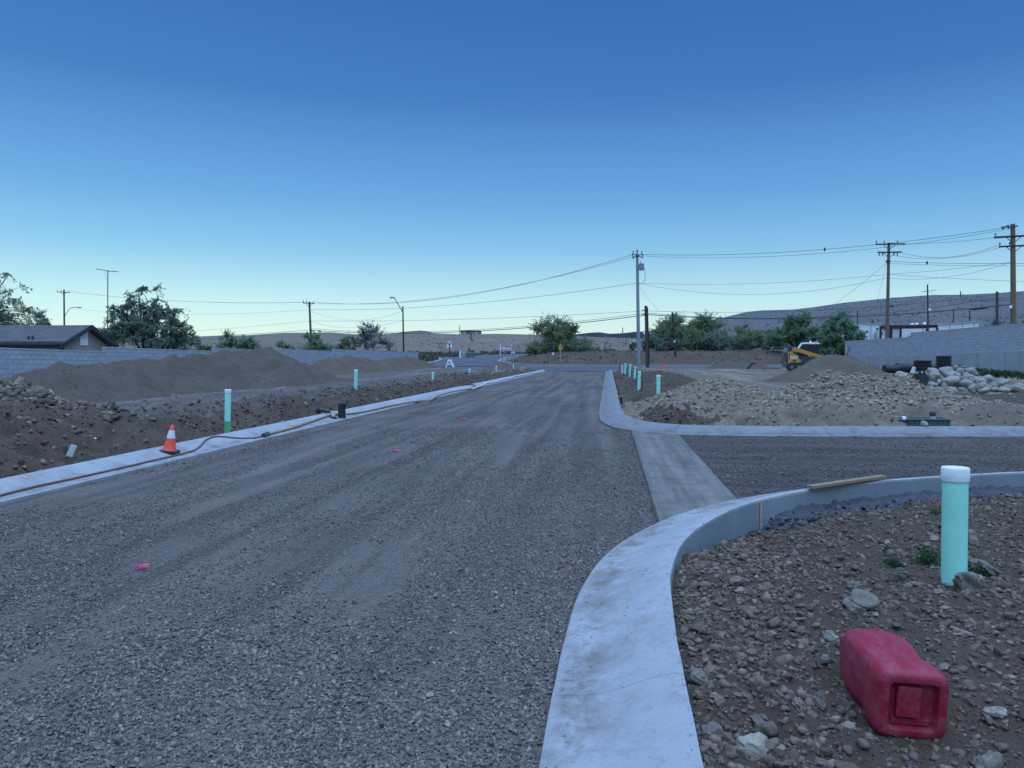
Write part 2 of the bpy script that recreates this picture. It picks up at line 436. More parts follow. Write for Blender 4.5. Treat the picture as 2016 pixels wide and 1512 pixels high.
# ------------------------------------------------------------------ kerbs
def concrete_mat(name, base, stain=(.24, .19, .14), amt=.5, gutter=False, grain=220):
    t = NT(name); co = t.coord()
    n1 = t.noise(co, 1.1, 8, .68); n2 = t.noise(co, 3.2, 12, .80); n3 = t.noise(co, 70, 6, .78); n5 = t.noise(co, 9, 12, .82)
    col = t.ramp(n1, [(.3, tuple(v * .86 for v in base)), (.7, tuple(min(1, v * 1.10) for v in base))])
    col = t.mix(t.math('MULTIPLY', t.ramp(n2, [(.50, 0), (.66, 1)]), amt * .75), col, stain)
    col = t.mix(t.math('MULTIPLY', t.ramp(n5, [(.55, 0), (.68, 1)]), amt * .55), col, tuple(v * .8 for v in stain))
    if name.startswith('valley'):   # broom and wheel streaks run along the flow line
        st = t.noise(t.coord('Object', (5.0, .25, 1)), 1.0, 8, .7); sb = t.noise(t.coord('Object', (1.5, 28, 1)), 1.0, 6, .7)
        col = t.mix(1.0, col, t.ramp(st, [(.35, .72), (.65, 1.38)]), 'MULTIPLY'); col = t.mix(1.0, col, t.ramp(sb, [(.35, .85), (.65, 1.14)]), 'MULTIPLY')
    if gutter:                      # mud left in the gutter pan and along the lip
        u = t.new('ShaderNodeAttribute', attribute_name='across').outputs['Fac']
        pan = t.math('MULTIPLY', t.ramp(u, [(.0, .15), (.10, .8), (.28, 1), (.48, .35), (.7, .05), (1, .12)]), t.ramp(t.noise(co, 2.0, 12, .8, .3), [(.42, 0), (.60, 1)]))
        col = t.mix(t.math('MULTIPLY', pan, .95), col, stain)
        spl = t.math('MULTIPLY', t.ramp(u, [(.0, .2), (.08, 1), (.2, .5), (.4, 0), (.84, 0), (.96, .7)]), t.ramp(t.noise(co, 22, 8, .7), [(.56, 0), (.63, 1)]))
        col = t.mix(t.math('MULTIPLY', spl, .8), col, tuple(v * .5 for v in stain))
    col = t.mix(t.math('MULTIPLY', t.ramp(n3, [(.27, 1), (.38, 0)]), .7), col, tuple(v * .32 for v in base))
    cell = t.new('ShaderNodeSeparateColor'); t.l.new(t.voro(co, 26, 'Color'), cell.inputs[0])
    spt = t.math('MULTIPLY', t.ramp(t.voro(co, 26), [(.09, 1), (.17, 0)]), t.ramp(cell.outputs[0], [(.86, 0), (.9, 1)]))
    col = t.mix(t.math('MULTIPLY', spt, .75), col, (.07, .058, .048))
    col = t.mix(1.0, col, t.ramp(t.noise(co, grain, 3, .7), [(.25, .76), (.75, 1.2)]), 'MULTIPLY')
    t.bump(t.math('ADD', t.math('MULTIPLY', n3, .6), n5), .3, .008)
    return t.done(col, .85)
m_kerb = concrete_mat('kerb_concrete', (.332, .325, .308), (.158, .121, .090), .7, True)
m_kerb_old = concrete_mat('dusty_kerb_concrete', (.218, .210, .196), (.120, .098, .077), 1.35, True)
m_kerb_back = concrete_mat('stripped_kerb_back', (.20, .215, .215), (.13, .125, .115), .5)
m_valley = concrete_mat('valley_gutter_concrete', (.154, .133, .109), (.075, .056, .041), .9)
m_wetconc = concrete_mat('raw_footing_concrete', (.063, .063, .063), (.038, .032, .031), .6)
def kerb_run(name, lip, back, cuts, mat, label, noise_seed, segname='kerb_segment', wob=.006, back_mat=None):
    """lip/back: matching polylines; one mesh per cast segment between joints"""
    root = thing(name, label, None, (0, 0, 0)); root['kind'] = 'structure'
    L = np.concatenate([[0], np.cumsum(np.linalg.norm(np.diff((lip + back) / 2, axis=0), axis=1))])
    def smp(pl, s): return np.stack([np.interp(s, L, pl[:, 0]), np.interp(s, L, pl[:, 1])], -1)
    cuts = [c for c in cuts if c < L[-1] - .3]; cuts = [0] + cuts + [L[-1]]
    for i in range(len(cuts) - 1):
        a, b = cuts[i] + .0018, cuts[i + 1] - .0018
        n = int(np.clip((b - a) / .12, 4, 46)); s = np.linspace(a, b, n)
        lp, bk = smp(lip, s), smp(back, s); rows = []
        w1 = wob * fbm(s * 3.1, s * 0 + noise_seed, 31); w2 = 1.6 * wob * fbm(s * 5.3, s * 0 + noise_seed + 7, 33)
        def P(u, z, k=0.0):
            q = lp + (bk - lp) * (np.zeros(n) + u)[:, None]; return np.concatenate([q, (np.zeros(n) + z + k)[:, None]], 1)
        rows.append(P(.012, -.30)); rows.append(P(.0, -.025))
        for u, z in zip(KU, KZ): rows.append(P(u + (w1 if u < .1 else w2 if u > .9 else 0), z + .0012 * fbm(s * 1.1, s * 0 + noise_seed, 35)))
        rows.append(P(1.004, .11)); rows.append(P(1.01, -.38))
        V = np.stack(rows, 0)
        o = grid_mesh(segname, V, None, mat, root)
        at_ = o.data.attributes.new('across', 'FLOAT', 'POINT'); at_.data.foreach_set('value', np.repeat(np.array([0, 0] + KU + [1, 1], np.float32), n))
        o.data.set_sharp_from_angle(angle=math.radians(50))
        if back_mat:                      # the freshly stripped back face is darker than the trowelled top
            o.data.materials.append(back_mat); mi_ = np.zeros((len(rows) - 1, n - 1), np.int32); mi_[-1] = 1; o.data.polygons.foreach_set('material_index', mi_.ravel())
        bm = bmesh.new(); bm.from_mesh(o.data)
        m_ = len(rows)
        bm.verts.ensure_lookup_table()
        for e in (0, n - 1):
            try: bm.faces.new([bm.verts[k * n + e] for k in range(m_)])
            except Exception: pass
        bmesh.ops.recalc_face_normals(bm, faces=bm.faces); bm.to_mesh(o.data); bm.free()
    return root
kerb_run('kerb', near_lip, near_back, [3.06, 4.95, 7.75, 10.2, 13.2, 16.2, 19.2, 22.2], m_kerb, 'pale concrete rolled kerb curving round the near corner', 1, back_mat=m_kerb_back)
kerb_run('kerb', far_lip, far_back, list(np.arange(3, 90, 3.05)), m_kerb_old, 'dusty concrete kerb curving round the far corner', 2)
kerb_run('kerb', left_lip, left_back, list(np.arange(1.2, 80, 3.05)), m_kerb, 'long straight concrete kerb along the left of the road', 3)

def valley_gutter():
    o = thing('valley_gutter', 'flat concrete gutter crossing the mouth of the side street', None); o['kind'] = 'structure'
    x0, x1 = .48, 1.40
    ys = [7.15, 9.9, 12.9, 16.6]
    for a, b in zip(ys[:-1], ys[1:]):
        yy = np.linspace(a + .004, b - .004, 14); xx = np.array([x0, x0, x0 + .01, .7, .94, 1.18, x1 - .01, x1, x1])
        zz = np.array([-.3, -.02, -.002, -.014, -.028, -.014, -.002, -.02, -.3])
        X, Y = np.meshgrid(xx, yy)
        nl, fl = near_lip[near_lip[:, 0] < 3], far_lip[(far_lip[:, 1] < 22)]
        Y = np.clip(Y, np.interp(X, nl[20:, 0], nl[20:, 1]) - .06, np.interp(X, fl[:, 0], fl[:, 1]) + .06); Z = np.tile(zz, (len(yy), 1)) + .0
        X = X + np.where(np.abs(X - .94) > .4, .008 * fbm(Y * 4, X, 41), 0)
        g = grid_mesh('slab', np.stack([X, Y, Z], -1), None, m_valley, o); g.data.set_sharp_from_angle(angle=math.radians(50))
valley_gutter()
def footing():
    sel = [p for p in near_back if .75 < p[0] < 9]
    V = []; n = len(sel) * 14; s = np.linspace(0, len(sel) - 1, n)
    P = np.stack([np.interp(s, range(len(sel)), [p[k] for p in sel]) for k in (0, 1)], 1)
    t = np.gradient(P, axis=0); t /= np.linalg.norm(t, axis=1)[:, None]; nr = np.stack([t[:, 1], -t[:, 0]], 1)
    ws = np.linspace(-.03, .40, 20); rows = []
    for w in ws:
        q = P + nr * (w + .05 * fbm(s * .9, s * 0 + w * 3, 51)[:, None])
        z = -.045 - .13 * max(0, w / .42) ** 1.1 - .3 * sst(14, 4, s) - .4 * sst(len(sel) - 4, len(sel) - 1, s) + .05 * np.abs(fbm(q[:, 0] * 5, q[:, 1] * 5, 57)) + .05 * fbm(q[:, 0] * 9, q[:, 1] * 9, 52) + .03 * fbm(q[:, 0] * 24, q[:, 1] * 24, 53) - (.25 if w > .4 else 0)
        rows.append(np.concatenate([q, z[:, None]], 1))
    o = grid_mesh('footing', np.stack(rows, 0), None, m_wetconc)
    tag(o, 'lumpy dark spill of raw concrete at the foot of the near kerb', kind='structure')
footing()

# ------------------------------------------------------------------ cross street, branch road, kerb line
t_ = NT('asphalt'); c_ = t_.coord()
m_asphalt = t_.done(t_.mix(.5, t_.ramp(t_.noise(c_, 3, 6), [(.3, (.06, .06, .062)), (.7, (.10, .10, .10))]), t_.ramp(t_.noise(t_.coord('Object', (.05, 1.2, 1)), 1, 5), [(.3, (.055, .055, .057)), (.7, (.12, .118, .114))])), .85)
def strip(name, mat, P, w, dz, label=None):
    P = catmull(P, 8); t = np.gradient(P, axis=0); t /= np.linalg.norm(t, axis=1)[:, None]; nr = np.stack([t[:, 1], -t[:, 0]], 1)
    rows = []
    for k in np.linspace(-w / 2, w / 2, 9):
        q = P + nr * k; rows.append(np.concatenate([q, (far_z(q[:, 0], np.maximum(q[:, 1], 77)) + dz)[:, None]], 1))
    o = grid_mesh(name, np.stack(rows, 0), None, mat); tag(o, label, kind='structure'); return o
X, Y = np.meshgrid(np.linspace(-70, 70, 60), np.linspace(76.9, 89.9, 8))
cross = grid_mesh('cross_street', np.stack([X, Y, far_z(X, np.maximum(Y, 77)) + .0], -1), None, m_asphalt)
tag(cross, 'dark asphalt street crossing the far end', kind='structure')
strip('branch_road', m_asphalt, [(-15, 88), (-18, 98), (-19.5, 112), (-18, 128), (-10, 150), (6, 175)], 9.0, .05, 'asphalt road climbing away beyond the crossing')
def low_kerb(P, label):
    P = catmull(P, 6); mb = MB()
    pts = [(x, y, float(far_z(np.array([x]), np.array([max(y, 77.0)]))[0]) + .05) for x, y in P]
    for a, b in zip(pts[:-1], pts[1:]): mb.bar(a, b, .32, .2)
    o = mb.build('kerb', m_kerb, None); tag(o, label, kind='structure')
low_kerb([(-9, 91.2), (0, 90.2), (20, 90.2), (45, 90.2)], 'pale kerb along the far edge of the cross street')
low_kerb([(-9, 91.2), (-12.3, 93.5), (-14.2, 100), (-14.9, 112), (-13.4, 127)], 'pale kerb along the right of the branch road')
low_kerb([(-40, 90.2), (-24, 90.6), (-22.6, 98), (-24.1, 112)], 'pale kerb along the left of the branch road')

# ------------------------------------------------------------------ hills
def hill_mat(name, a, b, c, scale, dots=.5):
    t = NT(name); co = t.coord()
    col = t.ramp(t.noise(co, scale, 7, .62), [(.3, a), (.5, b), (.72, c)])
    d = t.ramp(t.voro(co, scale * 14), [(.12, 1), (.34, 0)])
    col = t.mix(t.math('MULTIPLY', t.math('MULTIPLY', d, t.ramp(t.noise(co, scale * 3, 4), [(.4, .2), (.6, 1)])), dots), col, tuple(v * .45 for v in a))
    t.bump(t.noise(co, scale * 6, 8, .7), .6, 1.0)
    return t.done(col, .95)
m_hill_near = hill_mat('sandy_hillside', (.138, .099, .070), (.171, .123, .085), (.204, .145, .099), .05, .15)
m_hill_right = hill_mat('scrub_hillside', (.081, .076, .065), (.103, .096, .082), (.124, .113, .096), .02, .22)
m_hill_far = hill_mat('far_hills', (.106, .085, .054), (.144, .113, .075), (.176, .136, .089), .02, .4)
m_berm = hill_mat('dark_berm', (.018, .018, .02), (.026, .026, .027), (.036, .035, .033), .06, .3)
def hill(name, mat, ridge, Yr, Yf, back, label, amp=.6, nx=120, ny=26, zf=None, curve=1.0):
    xs = np.linspace(ridge[0][0], ridge[-1][0], nx)
    ys = np.interp(xs, [q[0] for q in ridge], [q[1] for q in ridge])
    Yrs = np.interp(xs, [q[0] for q in ridge], np.linspace(1, 1, len(ridge))) * Yr
    rows = []
    top = np.array([at(a, b, c) for a, b, c in zip(xs, ys, Yrs)])
    foot = np.array([at(a, 700, Yf) for a in xs])
    foot[:, 2] = (G(foot[:, 0], foot[:, 1]) if zf is None else zf) - 1.0
    for k in range(ny):
        t = k / (ny - 1); q = foot * (1 - t) + top * t
        q[:, 2] = foot[:, 2] + (top[:, 2] - foot[:, 2]) * (t ** curve)
        q[:, 2] += amp * fbm(q[:, 0] * .06, q[:, 1] * .06, 61) * math.sin(math.pi * t) * 1.5
        rows.append(q)
    dirn = (top - foot); dirn[:, 2] = 0; dirn /= np.linalg.norm(dirn, axis=1)[:, None]
    for k in range(1, 7):
        q = top + dirn * back * k / 6; q[:, 2] = top[:, 2] - (top[:, 2] + 4) * (k / 6) ** 1.4; rows.append(q)
    o = grid_mesh(name, np.stack(rows, 0), None, mat); tag(o, label, kind='structure')
    return np.stack(rows[:ny], 0)
hill('hills', m_hill_far, [(-260, 664), (0, 664), (230, 664), (335, 665), (420, 661.5), (487, 660), (561, 655), (593, 655), (648, 654), (698, 658), (767, 658), (860, 664), (960, 676)], 420, 200, 90, 'low olive brown hills behind the left wall', .5)
H_near = hill('hillside', m_hill_near, [(600, 676), (690, 664), (740, 659), (770, 657), (797, 653), (827, 650.5), (842, 652), (856, 656), (900, 658), (982, 657), (1040, 658.5), (1100, 660), (1180, 664), (1300, 668), (1400, 676)], 250, 133, 60, 'sandy desert hillside with scattered shrubs', .5, 160, 36, None, .8)
hill('berm', m_berm, [(1030, 664), (1055, 660), (1075, 655), (1095, 658), (1120, 660), (1160, 655), (1180, 654), (1200, 657), (1225, 656), (1250, 653), (1290, 652), (1330, 656), (1370, 664)], 300, 285, 12, 'dark ridge behind the sandy hillside', .1, 80, 8, 6.0)
H_right = hill('hill', m_hill_right, [(1180, 666), (1240, 658), (1290, 650.5), (1350, 640), (1420, 626), (1470, 614), (1500, 611), (1560, 609.5), (1600, 605), (1660, 596), (1750, 587), (1830, 581), (1900, 580), (1960, 577), (2016, 573), (2150, 566), (2400, 560)], 720, 240, 260, 'large scrub covered hill rising on the right', 4.0, 160, 40, 3.0, 1.15)
# ------------------------------------------------------------------ stones: source meshes kept out of the scene, placed by points
def rock_mat(name, cols, var=.35, bump=.35, scale=8, dust=(.2, .15, .11), dusty=.35):
    t = NT(name); co = t.coord(); r = t.rand()
    k = len(cols); col = t.ramp(r, [(i / (k - 1), c) for i, c in enumerate(cols)])
    n = t.noise(co, scale, 6, .65); n2 = t.noise(co, scale * 5, 5, .7)
    col = t.mix(1.0, col, t.ramp(n, [(.3, 1 - var), (.7, 1 + var)]), 'MULTIPLY')
    col = t.mix(t.math('MULTIPLY', t.ramp(n2, [(.5, 0), (.75, 1)]), dusty), col, dust)
    t.bump(t.math('ADD', n, t.math('MULTIPLY', n2, .5)), bump, .01)
    return t.done(col, .9)
m_chip = rock_mat('gravel_chip', [(.097, .077, .066), (.136, .107, .089), (.168, .135, .111), (.199, .158, .130), (.290, .231, .191)], .2, .2, 1.2, (.156, .118, .095), .45)
m_chip_dark = rock_mat('dark_gravel_chip', [(.078, .063, .053), (.112, .091, .075), (.140, .114, .094), (.224, .183, .148)], .2, .2, 1.2, (.112, .090, .070), .4)
m_pebble = rock_mat('river_pebble', [(.096, .067, .044), (.136, .094, .062), (.115, .086, .060), (.171, .123, .085), (.148, .107, .074), (.252, .196, .137)], .3, .4, 1.5, (.111, .072, .047), .5)
m_clod = rock_mat('dirt_clod', [(.076, .052, .036), (.107, .076, .053), (.139, .100, .069), (.182, .140, .099), (.269, .218, .158)], .3, .5, 1.5, (.150, .099, .060), .5)
m_tanclod = rock_mat('tan_stone', [(.196, .145, .099), (.242, .185, .126), (.288, .227, .158), (.344, .283, .208), (.223, .169, .119)], .25, .4, 1.5, (.186, .133, .088), .5)
m_boulder = rock_mat('boulder', [(.226, .202, .156), (.273, .245, .195), (.247, .222, .175), (.293, .268, .217)], .22, .5, 1.4, (.147, .116, .081), .4)
def chip_mesh(seed, n=9, flat=.62):
    rnd = random.Random(seed); bm = bmesh.new()
    for i in range(n):
        v = Vector((rnd.gauss(0, 1), rnd.gauss(0, 1), rnd.gauss(0, 1))).normalized() * rnd.uniform(.8, 1.1); bm.verts.new((v.x, v.y * .8, v.z * flat))
    bmesh.ops.convex_hull(bm, input=bm.verts)
    for v in [v for v in bm.verts if not v.link_faces]: bm.verts.remove(v)
    me = bpy.data.meshes.new('chip'); bm.to_mesh(me); bm.free(); return me
def vn3(p, s, f):
    return (vnoise(np.array([p.x * f + p.z * 1.7 * f]), np.array([p.y * f - p.z * 1.3 * f]), s)[0])
def pebble_mesh(seed, sub=2, amp=.35, flat=.68, facet=0.0):
    rnd = random.Random(seed); bm = bmesh.new(); bmesh.ops.create_icosphere(bm, subdivisions=sub, radius=1)
    cuts = [(Vector((rnd.gauss(0, 1), rnd.gauss(0, 1), rnd.gauss(0, 1))).normalized(), rnd.uniform(.5, .88)) for _ in range(11)]
    sx_, sy_ = rnd.uniform(.85, 1.15), rnd.uniform(.65, .95)
    for v in bm.verts:
        p = v.co.copy()
        for nrm, d in cuts:
            e = p.dot(nrm) - d
            if e > 0: p -= nrm * e * (.75 + facet)
        k = 1 + amp * vn3(v.co, seed, 1.6) + amp * .45 * vn3(v.co, seed + 3, 3.7) + (amp * .25 * vn3(v.co, seed + 5, 8.3) if sub > 2 else 0)
        v.co = Vector((p.x * sx_, p.y * sy_, p.z * flat)) * k
    me = bpy.data.meshes.new('pebble'); bm.to_mesh(me); bm.free()
    me.polygons.foreach_set('use_smooth', [True] * len(me.polygons)); return me
def source(name, meshes, mat):
    c = bpy.data.collections.new(name)
    for i, me in enumerate(meshes):
        me.materials.append(mat); o = bpy.data.objects.new(f'{name}_{i:02d}', me); c.objects.link(o)
    return c
_trees = {}
def scatter(name, P, Rt, Sc, coll, label, parent=None, seed=0):
    """points that carry one stone each (geometry nodes)"""
    n = len(P); me = bpy.data.meshes.new(name); me.vertices.add(n); me.vertices.foreach_set('co', P.astype(np.float32).ravel())
    k = len(coll.objects)
    for an, tp, d in (('rot', 'FLOAT_VECTOR', Rt), ('scl', 'FLOAT_VECTOR', Sc)):
        a = me.attributes.new(an, tp, 'POINT'); a.data.foreach_set('vector', d.astype(np.float32).ravel())
    a = me.attributes.new('idx', 'INT', 'POINT'); a.data.foreach_set('value', (np.random.RandomState(seed).randint(0, k, n)).astype(np.int32))
    if coll.name not in _trees:
        t = bpy.data.node_groups.new('place_' + coll.name, 'GeometryNodeTree')
        t.interface.new_socket('Geometry', in_out='INPUT', socket_type='NodeSocketGeometry'); t.interface.new_socket('Geometry', in_out='OUTPUT', socket_type='NodeSocketGeometry')
        gi, go = t.nodes.new('NodeGroupInput'), t.nodes.new('NodeGroupOutput')
        ci = t.nodes.new('GeometryNodeCollectionInfo'); ci.inputs['Collection'].default_value = coll
        ci.inputs['Separate Children'].default_value = True; ci.inputs['Reset Children'].default_value = True
        ip = t.nodes.new('GeometryNodeInstanceOnPoints'); ip.inputs['Pick Instance'].default_value = True
        def na(nm, ty):
            q = t.nodes.new('GeometryNodeInputNamedAttribute'); q.data_type = ty; q.inputs['Name'].default_value = nm; return q.outputs['Attribute']
        e2r = t.nodes.new('FunctionNodeEulerToRotation')
        L = t.links.new
        L(gi.outputs[0], ip.inputs['Points']); L(ci.outputs[0], ip.inputs['Instance']); L(na('idx', 'INT'), ip.inputs['Instance Index'])
        L(na('rot', 'FLOAT_VECTOR'), e2r.inputs[0]); L(e2r.outputs[0], ip.inputs['Rotation']); L(na('scl', 'FLOAT_VECTOR'), ip.inputs['Scale']); L(ip.outputs[0], go.inputs[0])
        _trees[coll.name] = t
    o = link(name, me, None, parent); md = o.modifiers.new('stones', 'NODES'); md.node_group = _trees[coll.name]
    tag(o, label, kind='stuff'); return o
RS = np.random.RandomState(7)
def rots(n, tilt=.5):
    return np.stack([RS.normal(0, tilt, n), RS.normal(0, tilt, n), RS.uniform(0, 6.283, n)], 1)
def scl(n, r, asp=.25):
    return r[:, None] * (1 + RS.uniform(-asp, asp, (n, 3)))
def logr(n, a, b, k=1.0):                     # sizes: many small, few large
    return a * (b / a) ** (RS.uniform(0, 1, n) ** k)
chips = source('chips', [chip_mesh(i, 9 + i % 4) for i in range(14)], m_chip)
chips_d = source('dark_chips', [chip_mesh(50 + i, 9 + i % 3) for i in range(10)], m_chip_dark)
pebs = source('pebbles', [pebble_mesh(100 + i, 2, .5, .7, .25) for i in range(16)] + [chip_mesh(150 + i, 12, .7) for i in range(10)], m_pebble)
clods = source('clods', [pebble_mesh(200 + i, 1, .5, .75, .2) for i in range(12)], m_clod)
tans = source('tan_stones', [pebble_mesh(300 + i, 2, .6, .68, .25) for i in range(14)], m_tanclod)

# gravel on the main road: dense and coarse near the camera, in drifts between dusty wheel tracks
def road_gravel():
    out = []
    for y0, y1, dens, ra, rb in ((2.2, 4.2, 7000, .0055, .0165), (4.2, 6.5, 4600, .0055, .0155), (6.5, 10, 2000, .007, .015), (10, 17, 600, .010, .018)):
        n = int((y1 - y0) * 6.4 * dens)
        x, y = RS.uniform(-6.45, .9, n), RS.uniform(y0, y1, n)
        m = .64 + 1.05 * fbm(x * .8 + .1 * y, y * .2, 71, 3) + .7 * fbm(x * 2.4, y * 1.0, 72, 3) + .25 * sst(6.0, 2.4, y) + .12 * sst(-3, 0, x) - .12 * sst(6, 12, y)
        # visible wedge only
        w = (x / y > -1.0) & (m > RS.uniform(.15, .95, n)) & inpoly(x, y, ROAD) & (x < .5)
        dl = polydist(x, y, near_lip[::3])
        w &= (dl > .02)
        x, y = x[w], y[w]; r = logr(len(x), ra, rb, 1.35) * np.where(RS.rand(len(x)) > .985, 1.7, 1)
        out.append(np.stack([x, y, r], 1))
    A = np.concatenate(out); n = len(A)
    z = road_z(A[:, 0], A[:, 1]) + A[:, 2] * RS.uniform(.15, .6, n)
    scatter('gravel', np.stack([A[:, 0], A[:, 1], z], 1), rots(n, .6), scl(n, A[:, 2]), chips, 'loose grey crushed stone on the main road')
road_gravel()
def road_grit():
    n = 120000; x, y = RS.uniform(-5.2, .6, n), 2.2 + RS.uniform(0, 1, n) ** 1.35 * 4.6
    w = (x / y > -1.0) & inpoly(x, y, ROAD) & (polydist(x, y, near_lip[::3]) > .012); x, y = x[w], y[w]; n = len(x); r = logr(n, .0022, .0055, 1.3)
    scatter('grit', np.stack([x, y, road_z(x, y) + r * .3], 1), rots(n, .5), scl(n, r), chips, 'fine crushed grit between the stones of the main road', seed=14)
road_grit()
def side_gravel():
    n = 26000; x, y = RS.uniform(1.35, 12, n), RS.uniform(7.5, 17, n)
    w = inpoly(x, y, ROAD) & (RS.rand(n) < np.clip(1.2 - (y - 8) * .08, .3, 1)) & (fbm(x * .3, y * 1.4, 75) > -.25)
    x, y = x[w], y[w]; n = len(x); r = logr(n, .008, .026, 1.5)
    scatter('gravel', np.stack([x, y, road_z(x, y) + r * .3], 1), rots(n), scl(n, r), chips_d, 'loose dark crushed stone on the side street', seed=3)
side_gravel()
# stray grit lying on the near kerb and gutter
def stray():
    s = RS.randint(0, len(near_mid) - 1, 500); u = RS.uniform(0, 1, 500) ** 1.5; p = near_lip[s] + (near_back[s] - near_lip[s]) * u[:, None] + RS.uniform(-.03, .03, (500, 2))
    r = logr(500, .002, .006, 2); z = kerb_z(np.clip(u, 0, 1)) + r * .4
    w = (p[:, 1] > 2) & (p[:, 0] < 2.5); n = int(w.sum())
    scatter('grit', np.stack([p[w, 0], p[w, 1], z[w]], 1), rots(n), scl(n, r[w]), clods, 'specks of dirt on the near kerb', seed=4)
stray()

m_lump = rock_mat('dirt_lump', [(.066, .046, .035), (.090, .062, .047), (.112, .079, .060), (.149, .107, .081)], .25, .6, 1.5, (.096, .066, .050), .5)
lumps = source('dirt_lumps', [pebble_mesh(700 + i, 2, .7, .75, .2) for i in range(10)], m_lump)
def bank_lumps():
    n = 22000; u = RS.uniform(0, 1, n); y = 6.2 + RS.uniform(0, 1, n) ** 1.5 * 40; x = np.interp(y, left_back[:, 1], left_back[:, 0]) - .08 - u ** 1.2 * np.where(y < 14, 4.2, 2.0)
    w = fbm(x * .9, y * .9, 77, 3) > RS.uniform(-.5, .3, n); x, y = x[w], y[w]; n = len(x); r = logr(n, .010, .055, 2.0)
    scatter('dirt_lumps', np.stack([x, y, G(x, y) + r * RS.uniform(-.2, .3, n)], 1), rots(n), scl(n, r, .4), lumps, 'crumbled lumps of dug earth on the bank behind the left kerb', seed=21)
    n = 12000; y = 15.9 + RS.uniform(0, 1, n) ** 1.5 * 45; x = .45 + RS.uniform(0, 1, n) ** 1.2 * 3.2; w = ~inpoly(x, y, ROADB) & (fbm(x * .9, y * .9, 78, 3) > RS.uniform(-.5, .3, n))
    x, y = x[w], y[w]; n = len(x); r = logr(n, .012, .06, 2.0)
    scatter('dirt_lumps', np.stack([x, y, G(x, y) + r * RS.uniform(-.2, .3, n)], 1), rots(n), scl(n, r, .4), lumps, 'crumbled lumps of dug earth along the row of far teal pipes', seed=22)
    n = 5200; x, y, d = RS.uniform(.4, 7.2, n), RS.uniform(2.2, 10.2, n), 0; w = ~inpoly(x, y, ROADB) & (fbm(x * .8, y * .8, 79, 3) > RS.uniform(-.45, .35, n)); x, y = x[w], y[w]; n = len(x); r = logr(n, .008, .032, 1.8)
    scatter('dirt_lumps', np.stack([x, y, G(x, y) + r * RS.uniform(-.3, .2, n)], 1), rots(n), scl(n, r, .4), lumps, 'crumbs of brown earth between the stones of the near corner', seed=23)
    sel = near_back[(near_back[:, 0] > 1.4) & (near_back[:, 0] < 8.5)]; t = np.gradient(sel, axis=0); t /= np.linalg.norm(t, axis=1)[:, None]; n = 900; i = RS.randint(0, len(sel) - 1, n); k = RS.rand(n)[:, None]; p = sel[i] * (1 - k) + sel[i + 1] * k + np.stack([t[i, 1], -t[i, 0]], 1) * (.02 + .3 * RS.rand(n) ** 1.4)[:, None]
    r = logr(n, .012, .045, 1.6); d = np.linalg.norm(p - sel[i], axis=1)
    scatter('concrete_crumbs', np.stack([p[:, 0], p[:, 1], -.06 - .12 * RS.rand(n) + 0 * r], 1), rots(n), scl(n, r, .4), crumbs, 'crumbs of raw concrete along the foot of the near kerb', seed=24)
m_crumb = rock_mat('concrete_crumb', [(.05, .05, .05), (.075, .075, .075), (.1, .1, .098)], .2, .5, 1.5, (.06, .055, .05), .3)
crumbs = source('concrete_crumbs', [pebble_mesh(730 + i, 2, .7, .8, .2) for i in range(6)], m_crumb)
bank_lumps()
# the rocky corner
def corner_pts(n):
    x, y = RS.uniform(.3, 7.2, n), RS.uniform(2.2, 10.2, n)
    w = ~inpoly(x, y, ROAD) & (x / y < 1.0)
    x, y = x[w], y[w]; d = polydist(x, y, near_back[::3]); return x, y, d
def corner_stones():
    x, y, d = corner_pts(135000)
    keep = (d > .012) & (RS.rand(len(x)) < .30 + .7 * np.exp(-d / .35) + .9 * np.clip(fbm(x * 1.6, y * 1.6, 81), 0, 1)) & (RS.rand(len(x)) < np.clip(1.25 - (y - 2.4) * .10, .35, 1))
    x, y, d = x[keep], y[keep], d[keep]; n = len(x); r = logr(n, .0045, .019, 1.5)
    scatter('pebbles', np.stack([x, y, G(x, y) + r * RS.uniform(-.05, .4, n)], 1), rots(n, .4), scl(n, r), pebs, 'small pebbles strewn over the soil of the near corner', seed=5)
    x, y, d = corner_pts(23000)
    keep = (d > .03) & (RS.rand(len(x)) < .26 + 1.0 * np.exp(-(d / .6) ** 2) * (y < 6.5) + .6 * np.clip(fbm(x * 1.1, y * 1.1, 82), 0, 1))
    x, y = x[keep], y[keep]; n = len(x); r = logr(n, .015, .036, 1.3)
    scatter('pebbles', np.stack([x, y, G(x, y) + r * RS.uniform(-.1, .35, n)], 1), rots(n, .4), scl(n, r), pebs, 'fist sized river stones banked against the near kerb', seed=6)
    x, y, d = corner_pts(1500)
    keep = (d > .06) & (RS.rand(len(x)) < .22 + .8 * np.exp(-d / .5))
    x, y = x[keep], y[keep]; r = logr(len(x), .030, .062, 1.6)
    # not under the can or the pipe
    ok = (np.hypot(x - 1.25, y - 3.45) > .30) & (np.hypot(x - 2.36, y - 5.56) > .16)
    x, y, r = x[ok][:290], y[ok][:290], r[ok][:290]; z = G(x, y) + r * .22; R_ = rots(len(x), .25); Sx = scl(len(x), r)
    ms = [pebble_mesh(400 + i, 3, .5, .7, .25) for i in range(10)]
    for me in ms: me.materials.append(m_pebble)
    for i in range(len(x)):
        o = bpy.data.objects.new('stone', ms[i % 10]); COL.objects.link(o); o.parent = ground
        o.location = (x[i], y[i], z[i]); o.rotation_euler = tuple(R_[i]); o.scale = tuple(Sx[i])
corner_stones()
m_rock_grey = rock_mat('grey_rock', [(.145, .115, .086), (.190, .156, .119)], .3, .5, 3, (.122, .080, .050), .5)
m_rock_tan = rock_mat('tan_rock', [(.170, .133, .098), (.203, .158, .120)], .3, .5, 3, (.118, .082, .060), .5)
